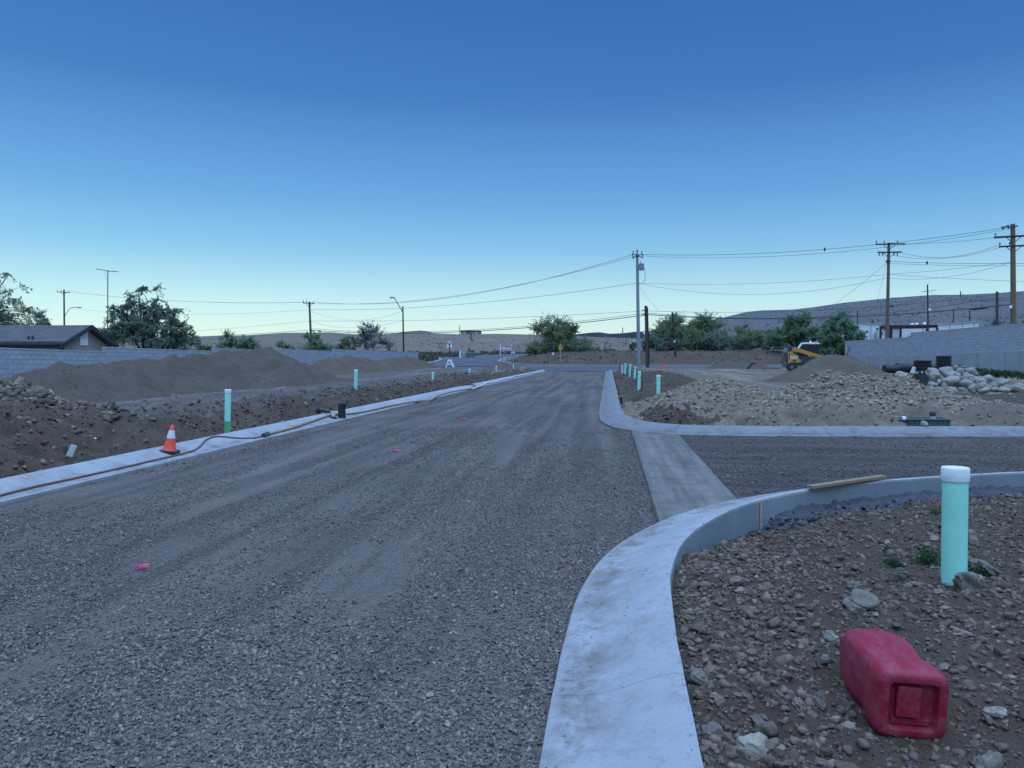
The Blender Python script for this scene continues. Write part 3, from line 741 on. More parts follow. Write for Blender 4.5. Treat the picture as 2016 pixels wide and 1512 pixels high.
m_rock_pale = rock_mat('pale_rock', [(.280, .234, .173), (.326, .275, .206)], .25, .5, 3, (.171, .118, .072), .5)
def big_rock(px, py, w, h, mat, seed, label, facet=.15, rz=0.0, z=0.0, flat=.7, name='rock'):
    p = gp(px, py + h * .35, z); d = p[1]; s = d / F; p[2] = Gs(p[0], p[1])
    me = pebble_mesh(seed, 4, .5, flat, facet + .1); me.materials.append(mat)
    o = bpy.data.objects.new(name, me); COL.objects.link(o)
    k = w * s / 2
    o.location = (p[0], p[1], p[2] + k * flat * .35); o.rotation_euler = (.1, .15, rz); o.scale = (k * 1.05, k * .95, h * s / 2 / flat * 1.15)
    tag(o, label, 'rock', 'larger rocks on the near corner'); return o
big_rock(1908, 1142, 62, 52, m_rock_tan, 501, 'tan angular rock leaning against the foot of the near teal pipe', .3, .4)
big_rock(1687, 1187, 72, 40, m_rock_grey, 502, 'flat grey slab of rock lying behind the red can', .35, .3)
big_rock(1482, 1462, 78, 46, m_rock_pale, 503, 'largest pale grey rock beside the kerb at the bottom edge', .3, 1.0)
big_rock(1398, 1446, 54, 32, m_rock_grey, 504, 'smooth grey oval stone touching the kerb near the bottom edge', 0, .2)
big_rock(1574, 1392, 28, 20, m_rock_tan, 505, 'small yellowish stone between the kerb and the red can', .1, .7)
big_rock(1612, 1384, 42, 36, m_rock_grey, 506, 'brown grey lump of rock just left of the red can', .3, 1.4)
big_rock(1958, 1400, 48, 28, m_rock_pale, 507, 'pale flat stone on the dirt right of the red can', .25, .5)
big_rock(1640, 1258, 38, 36, m_rock_pale, 508, 'pale chipped rock behind the spout of the red can', .35, 2.0)
big_rock(1948, 1492, 60, 52, m_rock_grey, 509, 'rounded brown rock at the bottom right corner', .1, .9)
big_rock(1892, 1248, 40, 22, m_rock_pale, 510, 'pale blocky stone upslope right of the red can', .4, .3)
big_rock(1938, 1118, 66, 34, m_rock_grey, 511, 'broad grey rock right of the near teal pipe', .2, .1)
big_rock(1375, 1300 + 40, 44, 34, m_rock_grey, 512, 'brown river cobble halfway along the near kerb edge', .05, .6)
# clods and stones over the banks and lots
def lots():
    n = 16000; x, y = -6.9 - RS.uniform(0, 1, n) ** 1.6 * 8, 6.5 + RS.uniform(0, 1, n) ** 1.5 * 60
    w = ~inpoly(x, y, ROADB) & (RS.rand(n) < np.where((x > -9.8) | ((y < 15) & (x > -13)), 1, .15))
    x, y = x[w], y[w]; n = len(x); r = logr(n, .010, .07, 2.6)
    scatter('clods', np.stack([x, y, G(x, y) + r * .15], 1), rots(n), scl(n, r), clods, 'clods and stones on the dirt bank behind the left kerb', seed=8)
    n = 8000; x, y = .4 + RS.uniform(0, 1, n) ** 1.3 * 13, 16.2 + RS.uniform(0, 1, n) ** 1.7 * 55
    w = ~inpoly(x, y, ROADB) & (RS.rand(n) < np.where((x < 3) | (y < 23), 1, .08))
    x, y = x[w], y[w]; n = len(x); r = logr(n, .012, .06, 2.6)
    scatter('clods', np.stack([x, y, G(x, y) + r * .15], 1), rots(n), scl(n, r), clods, 'clods and stones on the dirt behind the far kerb', seed=9)
lots()
# ------------------------------------------------------------------ block walls
def block_mat(name, base, var=.09):
    t = NT(name); co = t.coord(); r = t.rand()
    n = t.noise(co, 2.5, 6, .65); n2 = t.noise(co, 26, 5, .7)
    g = t.new('ShaderNodeNewGeometry'); rc = t.math('FRACT', t.math('MULTIPLY', t.math('ADD', r, g.outputs['Random Per Island']), 7.13))
    col = t.ramp(rc, [(0, tuple(v * (1 - var) for v in base)), (.6, base), (1, tuple(v * (1 + var * .8) for v in base))])
    col = t.mix(1.0, col, t.ramp(n, [(.3, .92), (.7, 1.07)]), 'MULTIPLY')
    col = t.mix(1.0, col, t.ramp(n2, [(.3, .93), (.7, 1.06)]), 'MULTIPLY')
    t.bump(n2, .3, .01); return t.done(col, .92)
m_block = block_mat('concrete_block', (.335, .345, .36))
m_mortar = worn('mortar', (.21, .215, .225), .15, 8, .95, dirty=.1)
m_wallconc = concrete_mat('retaining_wall_concrete', (.307, .315, .314), (.180, .162, .141), .4)
m_cap = worn('wall_cap', (.40, .39, .375), .1, 4, .9, dirty=.2)
def block_wall(name, label, A, B, tops, zbase, big_first, thick=.2, bw=.4, bh=.2, course_from_top=True):
    """tops: list of (s0, z0, s1, z1) panels along the wall from A to B; blocks hang in courses below the panel top"""
    A, B = Vector((*A, 0)), Vector((*B, 0)); L = (B - A).length; d = (B - A) / L; rz = math.atan2(d.y, d.x); nrm = Vector((-d.y, d.x, 0))
    root = thing(name, label, 'wall', (A.x, A.y, 0))
    core = MB(); cap = []; blocks = []
    for s0, z0, s1, z1 in tops:
        p0, p1 = A + d * s0, A + d * s1
        for a, b, za, zb in ((p0, p1, z0, z1),):
            zb0 = zbase(s0) - .3; zb1 = zbase(s1) - .3; hw = thick / 2 - .012
            q = [a + nrm * hw, b + nrm * hw, b - nrm * hw, a - nrm * hw]
            core.add([(*q[0].xy, zb0), (*q[1].xy, zb1), (*q[2].xy, zb1), (*q[3].xy, zb0), (*q[0].xy, za - .05), (*q[1].xy, zb - .05), (*q[2].xy, zb - .05), (*q[3].xy, za - .05)],
                     [(0, 3, 2, 1), (4, 5, 6, 7), (0, 1, 5, 4), (1, 2, 6, 5), (2, 3, 7, 6), (3, 0, 4, 7)])
        m = MB(); m.bar((*p0.xy, z0 - .025), (*p1.xy, z1 - .025), thick + .03, .05); cap.append(m)
        n = int((s1 - s0) / bw + .999); k = 0; zt = max(z0, z1)
        while True:
            dz = .05 + bh * k + bh / 2
            if z0 - dz < zbase(s0) - .1: break
            off = (bw / 2 if k % 2 else 0)
            s = s0 - off
            while s < s1 - .02:
                a, b = max(s, s0), min(s + bw, s1); s += bw
                if b - a < .06: continue
                mid = (a + b) / 2; t = (mid - s0) / (s1 - s0); z = z0 + (z1 - z0) * t - dz
                if z < zbase(mid) - .12: continue
                blocks.append((mid, z, b - a, (z1 - z0) / (s1 - s0)))
            k += 1
    core.build('mortar_core', m_mortar, root)
    for m in cap: m.build('cap_course', m_cap, root)
    blocks.sort(key=lambda q: big_first(q[0]))
    me = None; rest = MB(); slope_me = {}
    for i, (s, z, w, sl) in enumerate(blocks):
        p = A + d * s
        if i < 300:
            key = round(w, 2)
            if key not in slope_me:
                b = MB(); b.box((0, 0, 0), (w - .012, thick, bh - .012)); mm = bpy.data.meshes.new('block'); mm.from_pydata(b.v, [], b.f); mm.update(); mm.materials.append(m_block); slope_me[key] = mm
            o = bpy.data.objects.new('block', slope_me[key]); COL.objects.link(o); o.parent = root
            o.location = (p.x - A.x, p.y - A.y, z); o.rotation_euler = (0, -math.atan(sl), rz)
        else: rest.box((p.x, p.y, z), (w - .012, thick, bh - .012), M=(Matrix.Rotation(rz, 3, 'Z') @ Matrix.Rotation(-math.atan(sl), 3, 'Y')))
    if rest.v: tag(rest.build('block_courses', m_block, root), kind='stuff')
    return root
LA, LB = (-24.0, 22.0), (-24.0, 95.5)
def ls(px): return atX(px, 690, -24.0)[1] - 22.0
lt = []
for xa, ya, xb, yb in ((-230, 675, 205, 692), (205, 683, 420, 691), (420, 685, 553, 690), (553, 686, 655, 691), (655, 687, 822, 694)):
    lt.append((max(0, ls(xa)), atX(xa, ya, -24)[2], ls(xb), atX(xb, yb, -24)[2]))
lt[0] = (0, lt[0][3] + (lt[0][1] - lt[0][3]) * 1.0, lt[0][2], lt[0][3])
block_wall('block_wall', 'long grey concrete block wall along the left lot', LA, LB, lt, lambda s: .28, lambda s: abs(s - 8))
RA, RB = (21.3, 72.6), (29.5, 44.5)
RL = math.hypot(RB[0] - RA[0], RB[1] - RA[1])
def rs(px, py):
    p = atline(px, py, RA, RB); return math.hypot(p[0] - RA[0], p[1] - RA[1]), p[2]
s1, z1 = rs(1795, 663); s1b, z1b = rs(1795, 655); s2, z2 = rs(2016, 636)
sm, zm0 = rs(1664, 704); sn, zn = rs(2016, 691)
z_end = z1b + (z2 - z1b) * (RL - s1b) / (s2 - s1b)
def r_base(s): return zm0 + (zn - zm0) * s / sn
rw = block_wall('block_wall', 'tall grey block wall on a concrete base along the right lot', RA, RB,
                [(0, rs(1664.5, 672)[1], s1, z1), (s1, z1b, RL, z_end)], lambda s: r_base(s) - .15, lambda s: abs(s - 17), .24)
def retaining():
    A, B = Vector((*RA, 0)), Vector((*RB, 0)); d = (B - A).normalized(); nrm = Vector((-d.y, d.x, 0)); w = 1.22; s = 0.0; i = 0
    side_ = -1 if nrm.x > 0 else 1
    while s < RL - .1:
        e = min(s + w, RL); p0, p1 = A + d * (s + .012), A + d * (e - .012); off = nrm * .0
        m = MB(); t0, t1 = r_base(s), r_base(e); h = .31; wob = .006 * ((i * 37) % 5 - 2)
        q = [p0 + nrm * (h / 2 + wob), p1 + nrm * (h / 2 + wob), p1 - nrm * (h / 2 + wob), p0 - nrm * (h / 2 + wob)]
        m.add([(v.x, v.y, -.6) for v in q] + [(q[0].x, q[0].y, t0), (q[1].x, q[1].y, t1), (q[2].x, q[2].y, t1), (q[3].x, q[3].y, t0)],
              [(0, 3, 2, 1), (4, 5, 6, 7), (0, 1, 5, 4), (1, 2, 6, 5), (2, 3, 7, 6), (3, 0, 4, 7)])
        m.build('concrete_panel', m_wallconc, rw, bevel=.008); s = e; i += 1
    m = MB(); m.bar((A.x, A.y, r_base(0) - 1.2), (B.x, B.y, r_base(RL) - 1.0), .17, 1.6); m.build('panel_core', m_mortar, rw)
retaining()

# ------------------------------------------------------------------ house behind the left wall
def roof_mat():
    t = NT('asphalt_shingle'); co = t.coord()
    br = t.new('ShaderNodeTexBrick'); br.inputs['Scale'].default_value = 1.0
    br.inputs['Brick Width'].default_value = .5; br.inputs['Row Height'].default_value = .14; br.inputs['Mortar Size'].default_value = .008
    br.inputs['Color1'].default_value = (.105, .1, .1, 1); br.inputs['Color2'].default_value = (.17, .158, .155, 1); br.inputs['Mortar'].default_value = (.05, .047, .046, 1)
    t.l.new(t.coord('Object', (1, 1.0, 1)), br.inputs['Vector'])
    col = t.mix(.6, br.outputs['Color'], t.ramp(t.noise(co, 3, 6), [(.3, (.09, .085, .085)), (.7, (.18, .168, .162))])); t.bump(t.noise(co, 20, 5), .4, .02)
    return t.done(col, .9)
m_roof = roof_mat()
m_stucco = worn('stucco', (.30, .27, .225), .1, 3, .95, dirty=.15)
m_white = worn('white_paint', (.72, .71, .68), .07, 4, .6, dirty=.22)
m_trim = worn('dark_trim', (.035, .037, .042), .2, 5, .5, dirty=.1)
m_metal_light = worn('galvanised_steel', (.40, .41, .42), .12, 4, .45, .4, dirty=.2)
m_metal_dark = worn('dark_steel', (.05, .05, .052), .25, 6, .5, .3, dirty=.25)
def house():
    Xg = -30.0
    e1, e2, ap = atX(127, 676, Xg), atX(231, 681, Xg), atX(179, 641, Xg)
    Y1, Y2, Ya = e1[1], e2[1], ap[1]; ze1, ze2, za = e1[2], e2[2], ap[2]; X0 = -52
    r = thing('house', 'low house with a brown grey shingle roof behind the left wall', 'house', (-36, Ya, .3))
    w = MB(); w.prism([(Xg - .35, Y1 + .45, .1), (Xg - .35, Y2 - .45, .1), (Xg - .35, Y2 - .45, ze2), (Xg - .35, Ya, za - .18), (Xg - .35, Y1 + .45, ze1)], (X0 - Xg + .7, 0, 0)); w.build('wall', m_stucco, r)
    def slope(Ye, ze):
        s = MB(); n = 17
        # roof deck, then shingle courses stepped up it
        s.prism([(Xg, Ye, ze - .02), (Xg, Ye, ze + .1), (Xg, Ya, za + .02), (Xg, Ya, za - .1)], (X0 - Xg, 0, 0)); o = s.build('roof', m_roof, r)
        dy, dz = (Ya - Ye) / n, (za - .08 - ze) / n
        for i in range(n):
            c = MB(); y0, z0 = Ye + dy * i, ze + .1 + dz * i
            c.prism([(Xg + .02, y0 - dy * .1, z0 - .004), (Xg + .02, y0 - dy * .1, z0 + .035), (Xg + .02, y0 + dy, z0 + dz + .012), (Xg + .02, y0 + dy, z0 + dz - .004)], (X0 - Xg - .04, 0, 0)); c.build('shingle_course', m_roof, o)
        return o
    slope(Y1, ze1); slope(Y2, ze2)
    for (Ye, ze) in ((Y1, ze1), (Y2, ze2)):
        f = MB(); f.bar((Xg + .06, Ye, ze - .04), (Xg + .06, Ya, za - .06), .05, .22); f.build('rake_board', m_trim, r)
    f = MB(); f.bar((Xg - .1, Y1 + .02, ze1 - .10), (X0, Y1 + .02, ze1 - .10), .06, .2); f.build('fascia', m_trim, r)
    g = MB(); g.bar((Xg - .3, Y1 - .1, ze1 - .04), (X0, Y1 - .1, ze1 - .04), .1, .09); g.build('rain_gutter', m_metal_dark, r)
    g = MB(); g.bar((Xg - .4, Y1 + .1, ze1 - .42), (X0, Y1 + .1, ze1 - .42), .12, .34); g.build('soffit_beam', worn('slate_paint', (.10, .115, .14), .1, 4, .7), r)
    v = MB(); a, b = atX(157, 652, Xg - .32), atX(173, 680, Xg - .32)
    v.box((Xg - .33, (a[1] + b[1]) / 2, (a[2] + b[2]) / 2), (.05, b[1] - a[1], a[2] - b[2])); v.build('gable_board', m_white, r)
    for px in (50, 58):
        q = at(px, 672, Y1 + .0); m = MB(); m.tube([(q[0], Y1 + .25, ze1 - .3), (q[0], Y1 + .25, ze1 + .42)], .06, 8); m.build('roof_vent', m_metal_dark, r)
house()
def shed():
    Y = 56; a, b, c = at(283, 687, Y), at(299, 687, Y), at(291, 679.5, Y)
    r = thing('shed', 'small dark gabled roof peeping over the left wall', 'shed', (c[0], Y, .3))
    m = MB(); m.prism([(a[0], Y, .2), (b[0], Y, .2), (b[0], Y, b[2]), (c[0], Y, c[2] - .06), (a[0], Y, a[2])], (0, 4, 0)); m.build('wall', m_trim, r)
    for e in (a, b):
        m = MB(); m.prism([(e[0] * 1.002, Y - .15, e[2]), (c[0], Y - .15, c[2]), (c[0], Y - .15, c[2] + .06), (e[0] * 1.002, Y - .15, e[2] + .07)], (0, 4.4, 0)); m.build('roof', m_white if e is a else m_trim, r)
shed()
# ------------------------------------------------------------------ white buildings and pergola beyond the right wall
m_bwhite = worn('white_cladding', (.62, .63, .62), .05, 1.5, .7, dirty=.12)
m_brtrim = worn('red_brown_steel', (.05, .022, .02), .2, 4, .6, dirty=.15)
def white_building(x0, x1, yt0, yt1, Y, label, seams, depth=10, extra=None):
    a, b = at(x0, yt0, Y), at(x1, yt1, Y + 3); zb = 2.0
    r = thing('building', label, 'building', ((a[0] + b[0]) / 2, Y, zb))
    m = MB(); m.prism([(a[0], a[1], zb - 1), (b[0], b[1], zb - 1), (b[0], b[1], b[2]), (a[0], a[1], a[2])], (0, depth, 0)); m.build('wall', m_bwhite, r)
    m = MB(); m.prism([(a[0] - .2, a[1] - .15, a[2]), (b[0] + .2, b[1] - .15, b[2]), (b[0] + .2, b[1] - .15, b[2] + .14), (a[0] - .2, a[1] - .15, a[2] + .14)], (0, depth + .3, 0)); m.build('roof_edge', m_metal_light, r)
    for k in seams:
        p = Vector(a).lerp(Vector(b), k); m = MB(); m.box((p.x, p.y - .04, (zb + p.z) / 2), (.09, .07, p.z - zb)); m.build('wall_seam', m_metal_light, r)
    if extra: extra(r, Vector(a), Vector(b))
    return r
def ex1(r, a, b):
    q = a.lerp(b, .9); m = MB(); m.box((q.x, q.y - .1, b.z - .75), (.22, .2, .3)); m.build('wall_lamp', m_trim, r)
def ex2(r, a, b):
    for k in (.35, .63):
        q = a.lerp(b, k); m = MB(); m.box((q.x, q.y - .12, q.z - .95), (.2, .2, .3)); m.build('wall_lamp', m_trim, r)
    m = MB(); m.bar((*a.lerp(b, .45).xy, a.z - 1.35), (*b.xy, b.z - 1.2), .09, .1); m.build('wall_rail', m_metal_light, r)
    for k in (.26, .36, .2):
        q = a.lerp(b, k); m = MB(); m.lathe([(.25, 0), (.25, .3), (.33, .34), (.05, .5)], (q.x, q.y + 2, q.z + .05), 10); m.build('roof_vent', m_white, r)
white_building(1690, 1731, 640, 637.5, 112, 'small white building behind the tree at the right', (.6,), 7, ex1)
white_building(1776, 1927, 645, 633.5, 118, 'long low white metal building on the right', (.27, .45, .62, .79, .94), 12, ex2)
def annex():
    Y = 113; a = at(1731, 651, Y); b = at(1738, 659, Y)
    r = thing('shed', 'tiny white outbuilding with a dark window beside the small white building', 'shed', ((a[0] + b[0]) / 2, Y, 2))
    m = MB(); m.box(((a[0] + b[0]) / 2, Y + 1, (a[2] + 1) / 2), (b[0] - a[0], 2, a[2] - 1)); m.build('wall', m_bwhite, r)
    m = MB(); m.box(((a[0] + b[0]) / 2 + .05, Y - .02, a[2] - .38), (.28, .05, .4)); m.build('window', m_trim, r)
annex()
def pergola():
    Y = 104; r = None
    p = [at(1749, 644, Y), at(1846, 643, Y)]
    r = thing('pergola', 'open dark red steel canopy frame in front of the white building', 'pergola', ((p[0][0] + p[1][0]) / 2, Y, 2.2))
    for dy in (0, 3.2):
        m = MB(); m.bar((p[0][0], Y + dy, p[0][2]), (p[1][0], Y + dy, p[1][2]), .16, .32 if dy == 0 else .25); m.build('beam', m_brtrim, r)
        for k in (.02, .25, .99):
            x = p[0][0] + (p[1][0] - p[0][0]) * k; z = p[0][2] + (p[1][2] - p[0][2]) * k
            m = MB(); m.box((x, Y + dy, (2.0 + z) / 2 - .1), (.22, .22, z - 2.1)); m.build('post', m_brtrim, r)
    for k in np.linspace(.03, .97, 9):
        x = p[0][0] + (p[1][0] - p[0][0]) * k; z = p[0][2] + (p[1][2] - p[0][2]) * k + .2
        m = MB(); m.bar((x, Y - .2, z), (x, Y + 3.4, z), .08, .12); m.build('rafter', m_brtrim, r)
pergola()
def hill_house():
    Y = 252; a, b = at(907, 651.5, Y), at(942, 651, Y); zb = at(925, 661, Y)[2]
    r = thing('building', 'small grey building on the crest of the sandy hillside', 'building', ((a[0] + b[0]) / 2, Y, zb))
    m = MB(); m.box(((a[0] + b[0]) / 2, Y + 3, (a[2] + zb) / 2 - .4), (b[0] - a[0], 6, a[2] - zb + .8)); m.build('wall', worn('grey_stucco', (.2, .195, .185), .1, 1, .9), r)
    m = MB(); m.box(((a[0] + b[0]) / 2, Y + 3, a[2] + .08), (b[0] - a[0] + .5, 6.5, .2)); m.build('roof', m_metal_dark, r)
    for k in (.2, .45, .88):
        x = a[0] + (b[0] - a[0]) * k; m = MB(); m.box((x, Y - .03, a[2] - .62), (.42, .08, .45)); m.build('window', m_white if k != .45 else m_trim, r)
hill_house()
def trailers():
    spec = [(1211.5, 1215, 670.5, 675, 200, 'tiny white shed on the hillside left of the steel pole'), (1221, 1228, 669, 676, 205, 'pale machinery shed on the hillside left of the steel pole'), (1236, 1240, 669, 674, 202, 'small white box hut on the hillside nearest the container'),
            (1241, 1249, 666.5, 673, 198, 'light grey container on the hillside left of the steel pole'), (1219, 1226, 680, 687, 160, 'white enclosed trailer parked below the hillside huts')]
    for x0, x1, y0, y1, Y, lb in spec:
        a, b = at(x0, y0, Y), at(x1, y1, Y); r = thing('hut', lb, 'hut', ((a[0] + b[0]) / 2, Y, b[2]))
        m = MB(); m.box(((a[0] + b[0]) / 2, Y + 1, (a[2] + b[2]) / 2 - .2), (b[0] - a[0], 2, a[2] - b[2] + .4)); m.build('body', m_bwhite, r, bevel=.05)
        m = MB(); m.box(((a[0] + b[0]) / 2, Y + 1, a[2] + .03), (b[0] - a[0] + .16, 2.2, .1)); m.build('roof', m_metal_light, r)
        m = MB(); m.box(((a[0] * .6 + b[0] * .4), Y - .02, (a[2] + b[2]) / 2 - .1), ((b[0] - a[0]) * .28, .06, (a[2] - b[2]) * .75)); m.build('door', m_metal_dark if y0 < 680 else m_metal_light, r)
trailers()
# ------------------------------------------------------------------ poles, lamps, wires
def wood_mat(name, c):
    t = NT(name); co = t.coord('Object', (6, 6, .5))
    n = t.noise(co, 3, 6, .7); col = t.ramp(n, [(.3, tuple(v * .65 for v in c)), (.7, tuple(v * 1.3 for v in c))]); t.bump(n, .3, .02); return t.done(col, .9)
m_pole = wood_mat('pole_wood', (.085, .062, .05)); m_pole_tan = wood_mat('pole_wood_tan', (.17, .115, .075)); m_pole_dark = wood_mat('pole_wood_dark', (.045, .036, .032))
m_steelpole = worn('weathered_steel_pole', (.24, .255, .28), .1, 3, .6, .2, dirty=.1)
m_ins = worn('insulator', (.10, .09, .085), .2, 8, .35, dirty=.1)
m_wire = worn('wire', (.05, .052, .055), .1, 1, .6, dirty=0)
POLES = {}
def pole(key, name, label, px, ptop, Y, base_px=None, r0=.16, r1=.11, mat=None, zb=None, lean=0.0, group='utility poles along the streets', pb=None):
    top = at(px, ptop, Y); bx = at(base_px if base_px is not None else px, 700, Y)
    z0 = Gs(bx[0], bx[1]) if zb is None else zb
    r = thing(name, label, 'pole', (bx[0], bx[1], z0), group=group)
    m = MB(); n = 6; b = Vector((bx[0], bx[1], z0 - .3)); t = Vector(top)
    m.tube([b.lerp(t, i / n) for i in range(n + 1)], [r0 + (r1 - r0) * i / n for i in range(n + 1)], 12); m.build('shaft', mat or m_pole, r, smooth='auto')
    POLES[key] = (b, t, r); return r
def on(key, py):                              # a point on a pole at a photo height
    b, t, r = POLES[key]; y = t.y; k = None
    lo, hi = 0.0, 1.0
    for _ in range(30):
        k = (lo + hi) / 2; p = b.lerp(t, k); d = ray_y(p)
        if d > py: lo = k
        else: hi = k
    return b.lerp(t, k)
def ray_y(p):
    v = np.array([p.x, p.y, p.z]) - _o; return CY - F * (v @ _u) / (v @ _f)
def to_px(p):
    v = np.array(list(p)) - _o; d = v @ _f; return CX + F * (v @ _r) / d, CY - F * (v @ _u) / d
def crossarm(key, py, half_l, half_r, mat=None, tilt=0.0, ins=(-1, -.4, .4, 1), w=.11, h=.13, brace=True, az=0.0, off=-.16, up=True):
    b, t, r = POLES[key]; p = on(key, py); c, s = math.cos(az), math.sin(az)
    P = lambda k, dz=0.0, dy=0.0: (p.x + c * k, p.y + off + s * k + dy, p.z + tilt * k + dz)
    m = MB(); m.bar(P(-half_l), P(half_r), w, h); a = m.build('crossarm', mat or m_pole, r)
    for k in ins:
        q = k * (half_r if k > 0 else half_l) * .94; x, y, z = P(q)
        m = MB()
        if up: m.lathe([(.02, 0), (.02, .1), (.055, .1), (.07, .15), (.045, .2), (.06, .24), (.02, .29)], (x, y, z + h / 2), 10)
        else: m.lathe([(.02, 0), (.05, -.06), (.075, -.12), (.05, -.17), (.07, -.22), (.02, -.28)], (x, y, z - h / 2), 10)
        m.build('insulator', m_ins, a, smooth=True)
    if brace:
        for sgn in (-1, 1):
            m = MB(); m.bar(P(sgn * .62), (p.x, p.y - .1, p.z - .55), .035, .05); m.build('brace', m_metal_dark, r)
    return a
def lathe_part(name, prof, c, mat, parent, n=14, R=None):
    m = MB(); m.lathe(prof, c, n, R); return m.build(name, mat, parent, smooth='auto')
def wire(label, p0, p1, sag, r=.016, n=28, group='overhead wires', name='overhead_wire', mat=None):
    p0, p1 = Vector(p0), Vector(p1); pts = []
    for i in range(n + 1):
        t = i / n; p = p0.lerp(p1, t); p.z -= sag * 4 * t * (1 - t); pts.append(p)
    m = MB(); m.tube(pts, r, 5); o = m.build(name, mat or m_wire, None, smooth=True); tag(o, label, 'wire', group); return o
# the steel pole in the middle
pole('steel', 'steel_pole', 'tall straight grey pole with a transformer beside the far corner', 1254.5, 499, 79.5, 1258, .20, .13, m_steelpole, group=None)
b, t, r = POLES['steel']
m = MB(); m.tube([b, b.lerp(t, .055)], .215, 12); m.build('base_sleeve', m_trim, r, smooth='auto')
crossarm('steel', 504, .55, .55, m_metal_dark, .35, (-1, .9), .09, .1, False, .3); crossarm('steel', 503.5, .5, .6, m_metal_dark, -.45, (-.9, 1), .09, .1, False, -.3)
lathe_part('top_insulator', [(.03, 0), (.05, .12), (.1, .15), (.07, .22), (.1, .26), (.07, .33), (.03, .42)], tuple(t), m_ins, r, 10)
p = on('steel', 527); q = at(1263, 523, 79.3)
tr = lathe_part('transformer', [(.02, -.32), (.24, -.32), (.25, -.28), (.25, .26), (.27, .28), (.27, .33), (.2, .38), (.02, .40)], (q[0], q[1], q[2] - .15), m_steelpole, r)
lathe_part('bushing', [(.02, 0), (.05, .03), (.035, .07), (.05, .11), (.035, .15), (.02, .25)], (q[0] - .08, q[1], q[2] + .25), m_ins, tr, 8)
for dz in (.12, -.25):
    m = MB(); m.bar((p.x, p.y, q[2] - .15 + dz), (q[0], q[1], q[2] - .15 + dz), .06, .06); m.build('bracket', m_metal_dark, r)
k = [at(1267, 524, 79.3), at(1269.5, 533, 79.3), at(1270, 545, 79.3), at(1268.5, 554, 79.3), at(1262, 558, 79.3), at(1258, 557, 79.4)]
m = MB(); m.tube(catmull(k, 5), .022, 6); m.build('drop_cable', m_wire, r, smooth=True)
q = at(1245, 504, 79.2); m = MB(); m.tube([q, q + np.array([.12, 0, -.35]), q + np.array([.2, 0, -.1])], .05, 6); m.build('cutout_fuse', m_ins, r)
# wooden poles
pole('wood', 'wooden_pole', 'short thick brown wooden pole just right of the grey steel pole', 1271.5, 602, 82, 1275.5, .19, .15, m_pole)
b, t, r = POLES['wood']
for dy in (611, 619):
    q = on('wood', dy); m = MB(); m.bar((q.x - .45, q.y - .15, q.z), (q.x + .1, q.y - .15, q.z), .08, .08); m.build('cable_bracket', m_metal_dark, r)
m = MB(); m.tube([on('wood', 716) + Vector((.2, -.12, 0)), on('wood', 605) + Vector((.17, -.12, 0))], .05, 6); m.build('conduit', m_pole_dark, r)
pole('thin', 'wooden_pole', 'thin dark pole among the green trees right of the crossing', 1323.5, 614, 95.5, 1330.5, .12, .09, m_pole_dark)
m = MB(); q = on('thin', 672); m.box((q.x, q.y - .14, q.z), (.14, .04, .3)); m.build('tag_plate', m_white, POLES['thin'][2])
pole('double', 'wooden_pole', 'tall wooden pole with two crossarms behind the right wall', 1750, 478, 80, 1746, .19, .13, m_pole_tan, zb=1.0)
crossarm('double', 481, 1.30, 1.45, m_pole_dark, .0, (-1, -.4, .55)); crossarm('double', 497, 1.1, 1.15, m_pole_dark, .0, (-.9, -.6, .4, .7), up=False)
q = on('double', 515); m = MB(); m.box((q.x - .12, q.y - .2, q.z), (.4, .14, .2)); m.build('dead_end_clamp', m_metal_dark, POLES['double'][2])
pole('big', 'wooden_pole', 'tallest wooden pole with two crossarms at the right edge', 1994, 441, 68, 1996, .24, .17, m_pole_tan, zb=1.0)
crossarm('big', 466, 1.5, 1.9, m_pole_dark, .04, (-1, .7), .14, .15); crossarm('big', 485, 1.15, 1.9, m_pole_dark, .03, (-1, -.3, .8))
q = on('big', 447)
for k, (dx, dz) in enumerate(((-.75, -.1), (-.55, .05), (-.35, -.08))):
    lathe_part('cutout', [(.03, -.2), (.07, -.12), (.05, -.04), (.08, .04), (.05, .12), (.03, .2)], (q.x + dx, q.y - .2, q.z + dz), m_ins, POLES['big'][2], 8, Matrix.Rotation(1.0, 3, 'Y'))
m = MB(); m.bar((q.x - .95, q.y - .15, q.z - .02), (q.x + .3, q.y - .15, q.z + .05), .1, .1); m.build('equipment_arm', m_metal_dark, POLES['big'][2])
m = MB(); q = on('big', 604); m.box((q.x - .3, q.y - .22, q.z), (.22, .1, .25)); m.build('notice_plate', m_white, POLES['big'][2])
pole('mast', 'light_pole', 'slim dark mast with a small crossarm in front of the white building', 1826, 560, 98, 1828, .11, .08, m_metal_dark, zb=2.0)
crossarm('mast', 573.5, .75, .8, m_metal_dark, .12, (), .06, .06, False)
q = on('mast', 609); m = MB(); m.box((q.x + .15, q.y - .1, q.z), (.3, .2, .35)); m.build('camera_box', m_white, POLES['mast'][2])
pole('brown', 'wooden_pole', 'shorter brown pole left of the tallest pole at the right', 1963, 574, 84, 1963.5, .15, .12, m_pole, zb=1.5)
pole('lean', 'wooden_pole', 'leaning wooden pole with one crossarm behind the left wall', 609, 594, 106, 614, .18, .13, m_pole)
crossarm('lean', 597, .92, .78, m_pole, -.06, (-.95, -.4, .9))
b, t, r = POLES['lean']; m = MB(); m.bar(on('lean', 648), np.array(at(622, 658, 106)), .1, .1); m.build('side_strut', m_pole_dark, r)
pole('left', 'wooden_pole', 'wooden pole with a crossarm and street light arm behind the house', 126, 570, 132, 127, .17, .13, m_pole)
crossarm('left', 575.5, 1.3, 1.3, m_pole, -.05, (-1, -.3, .9))
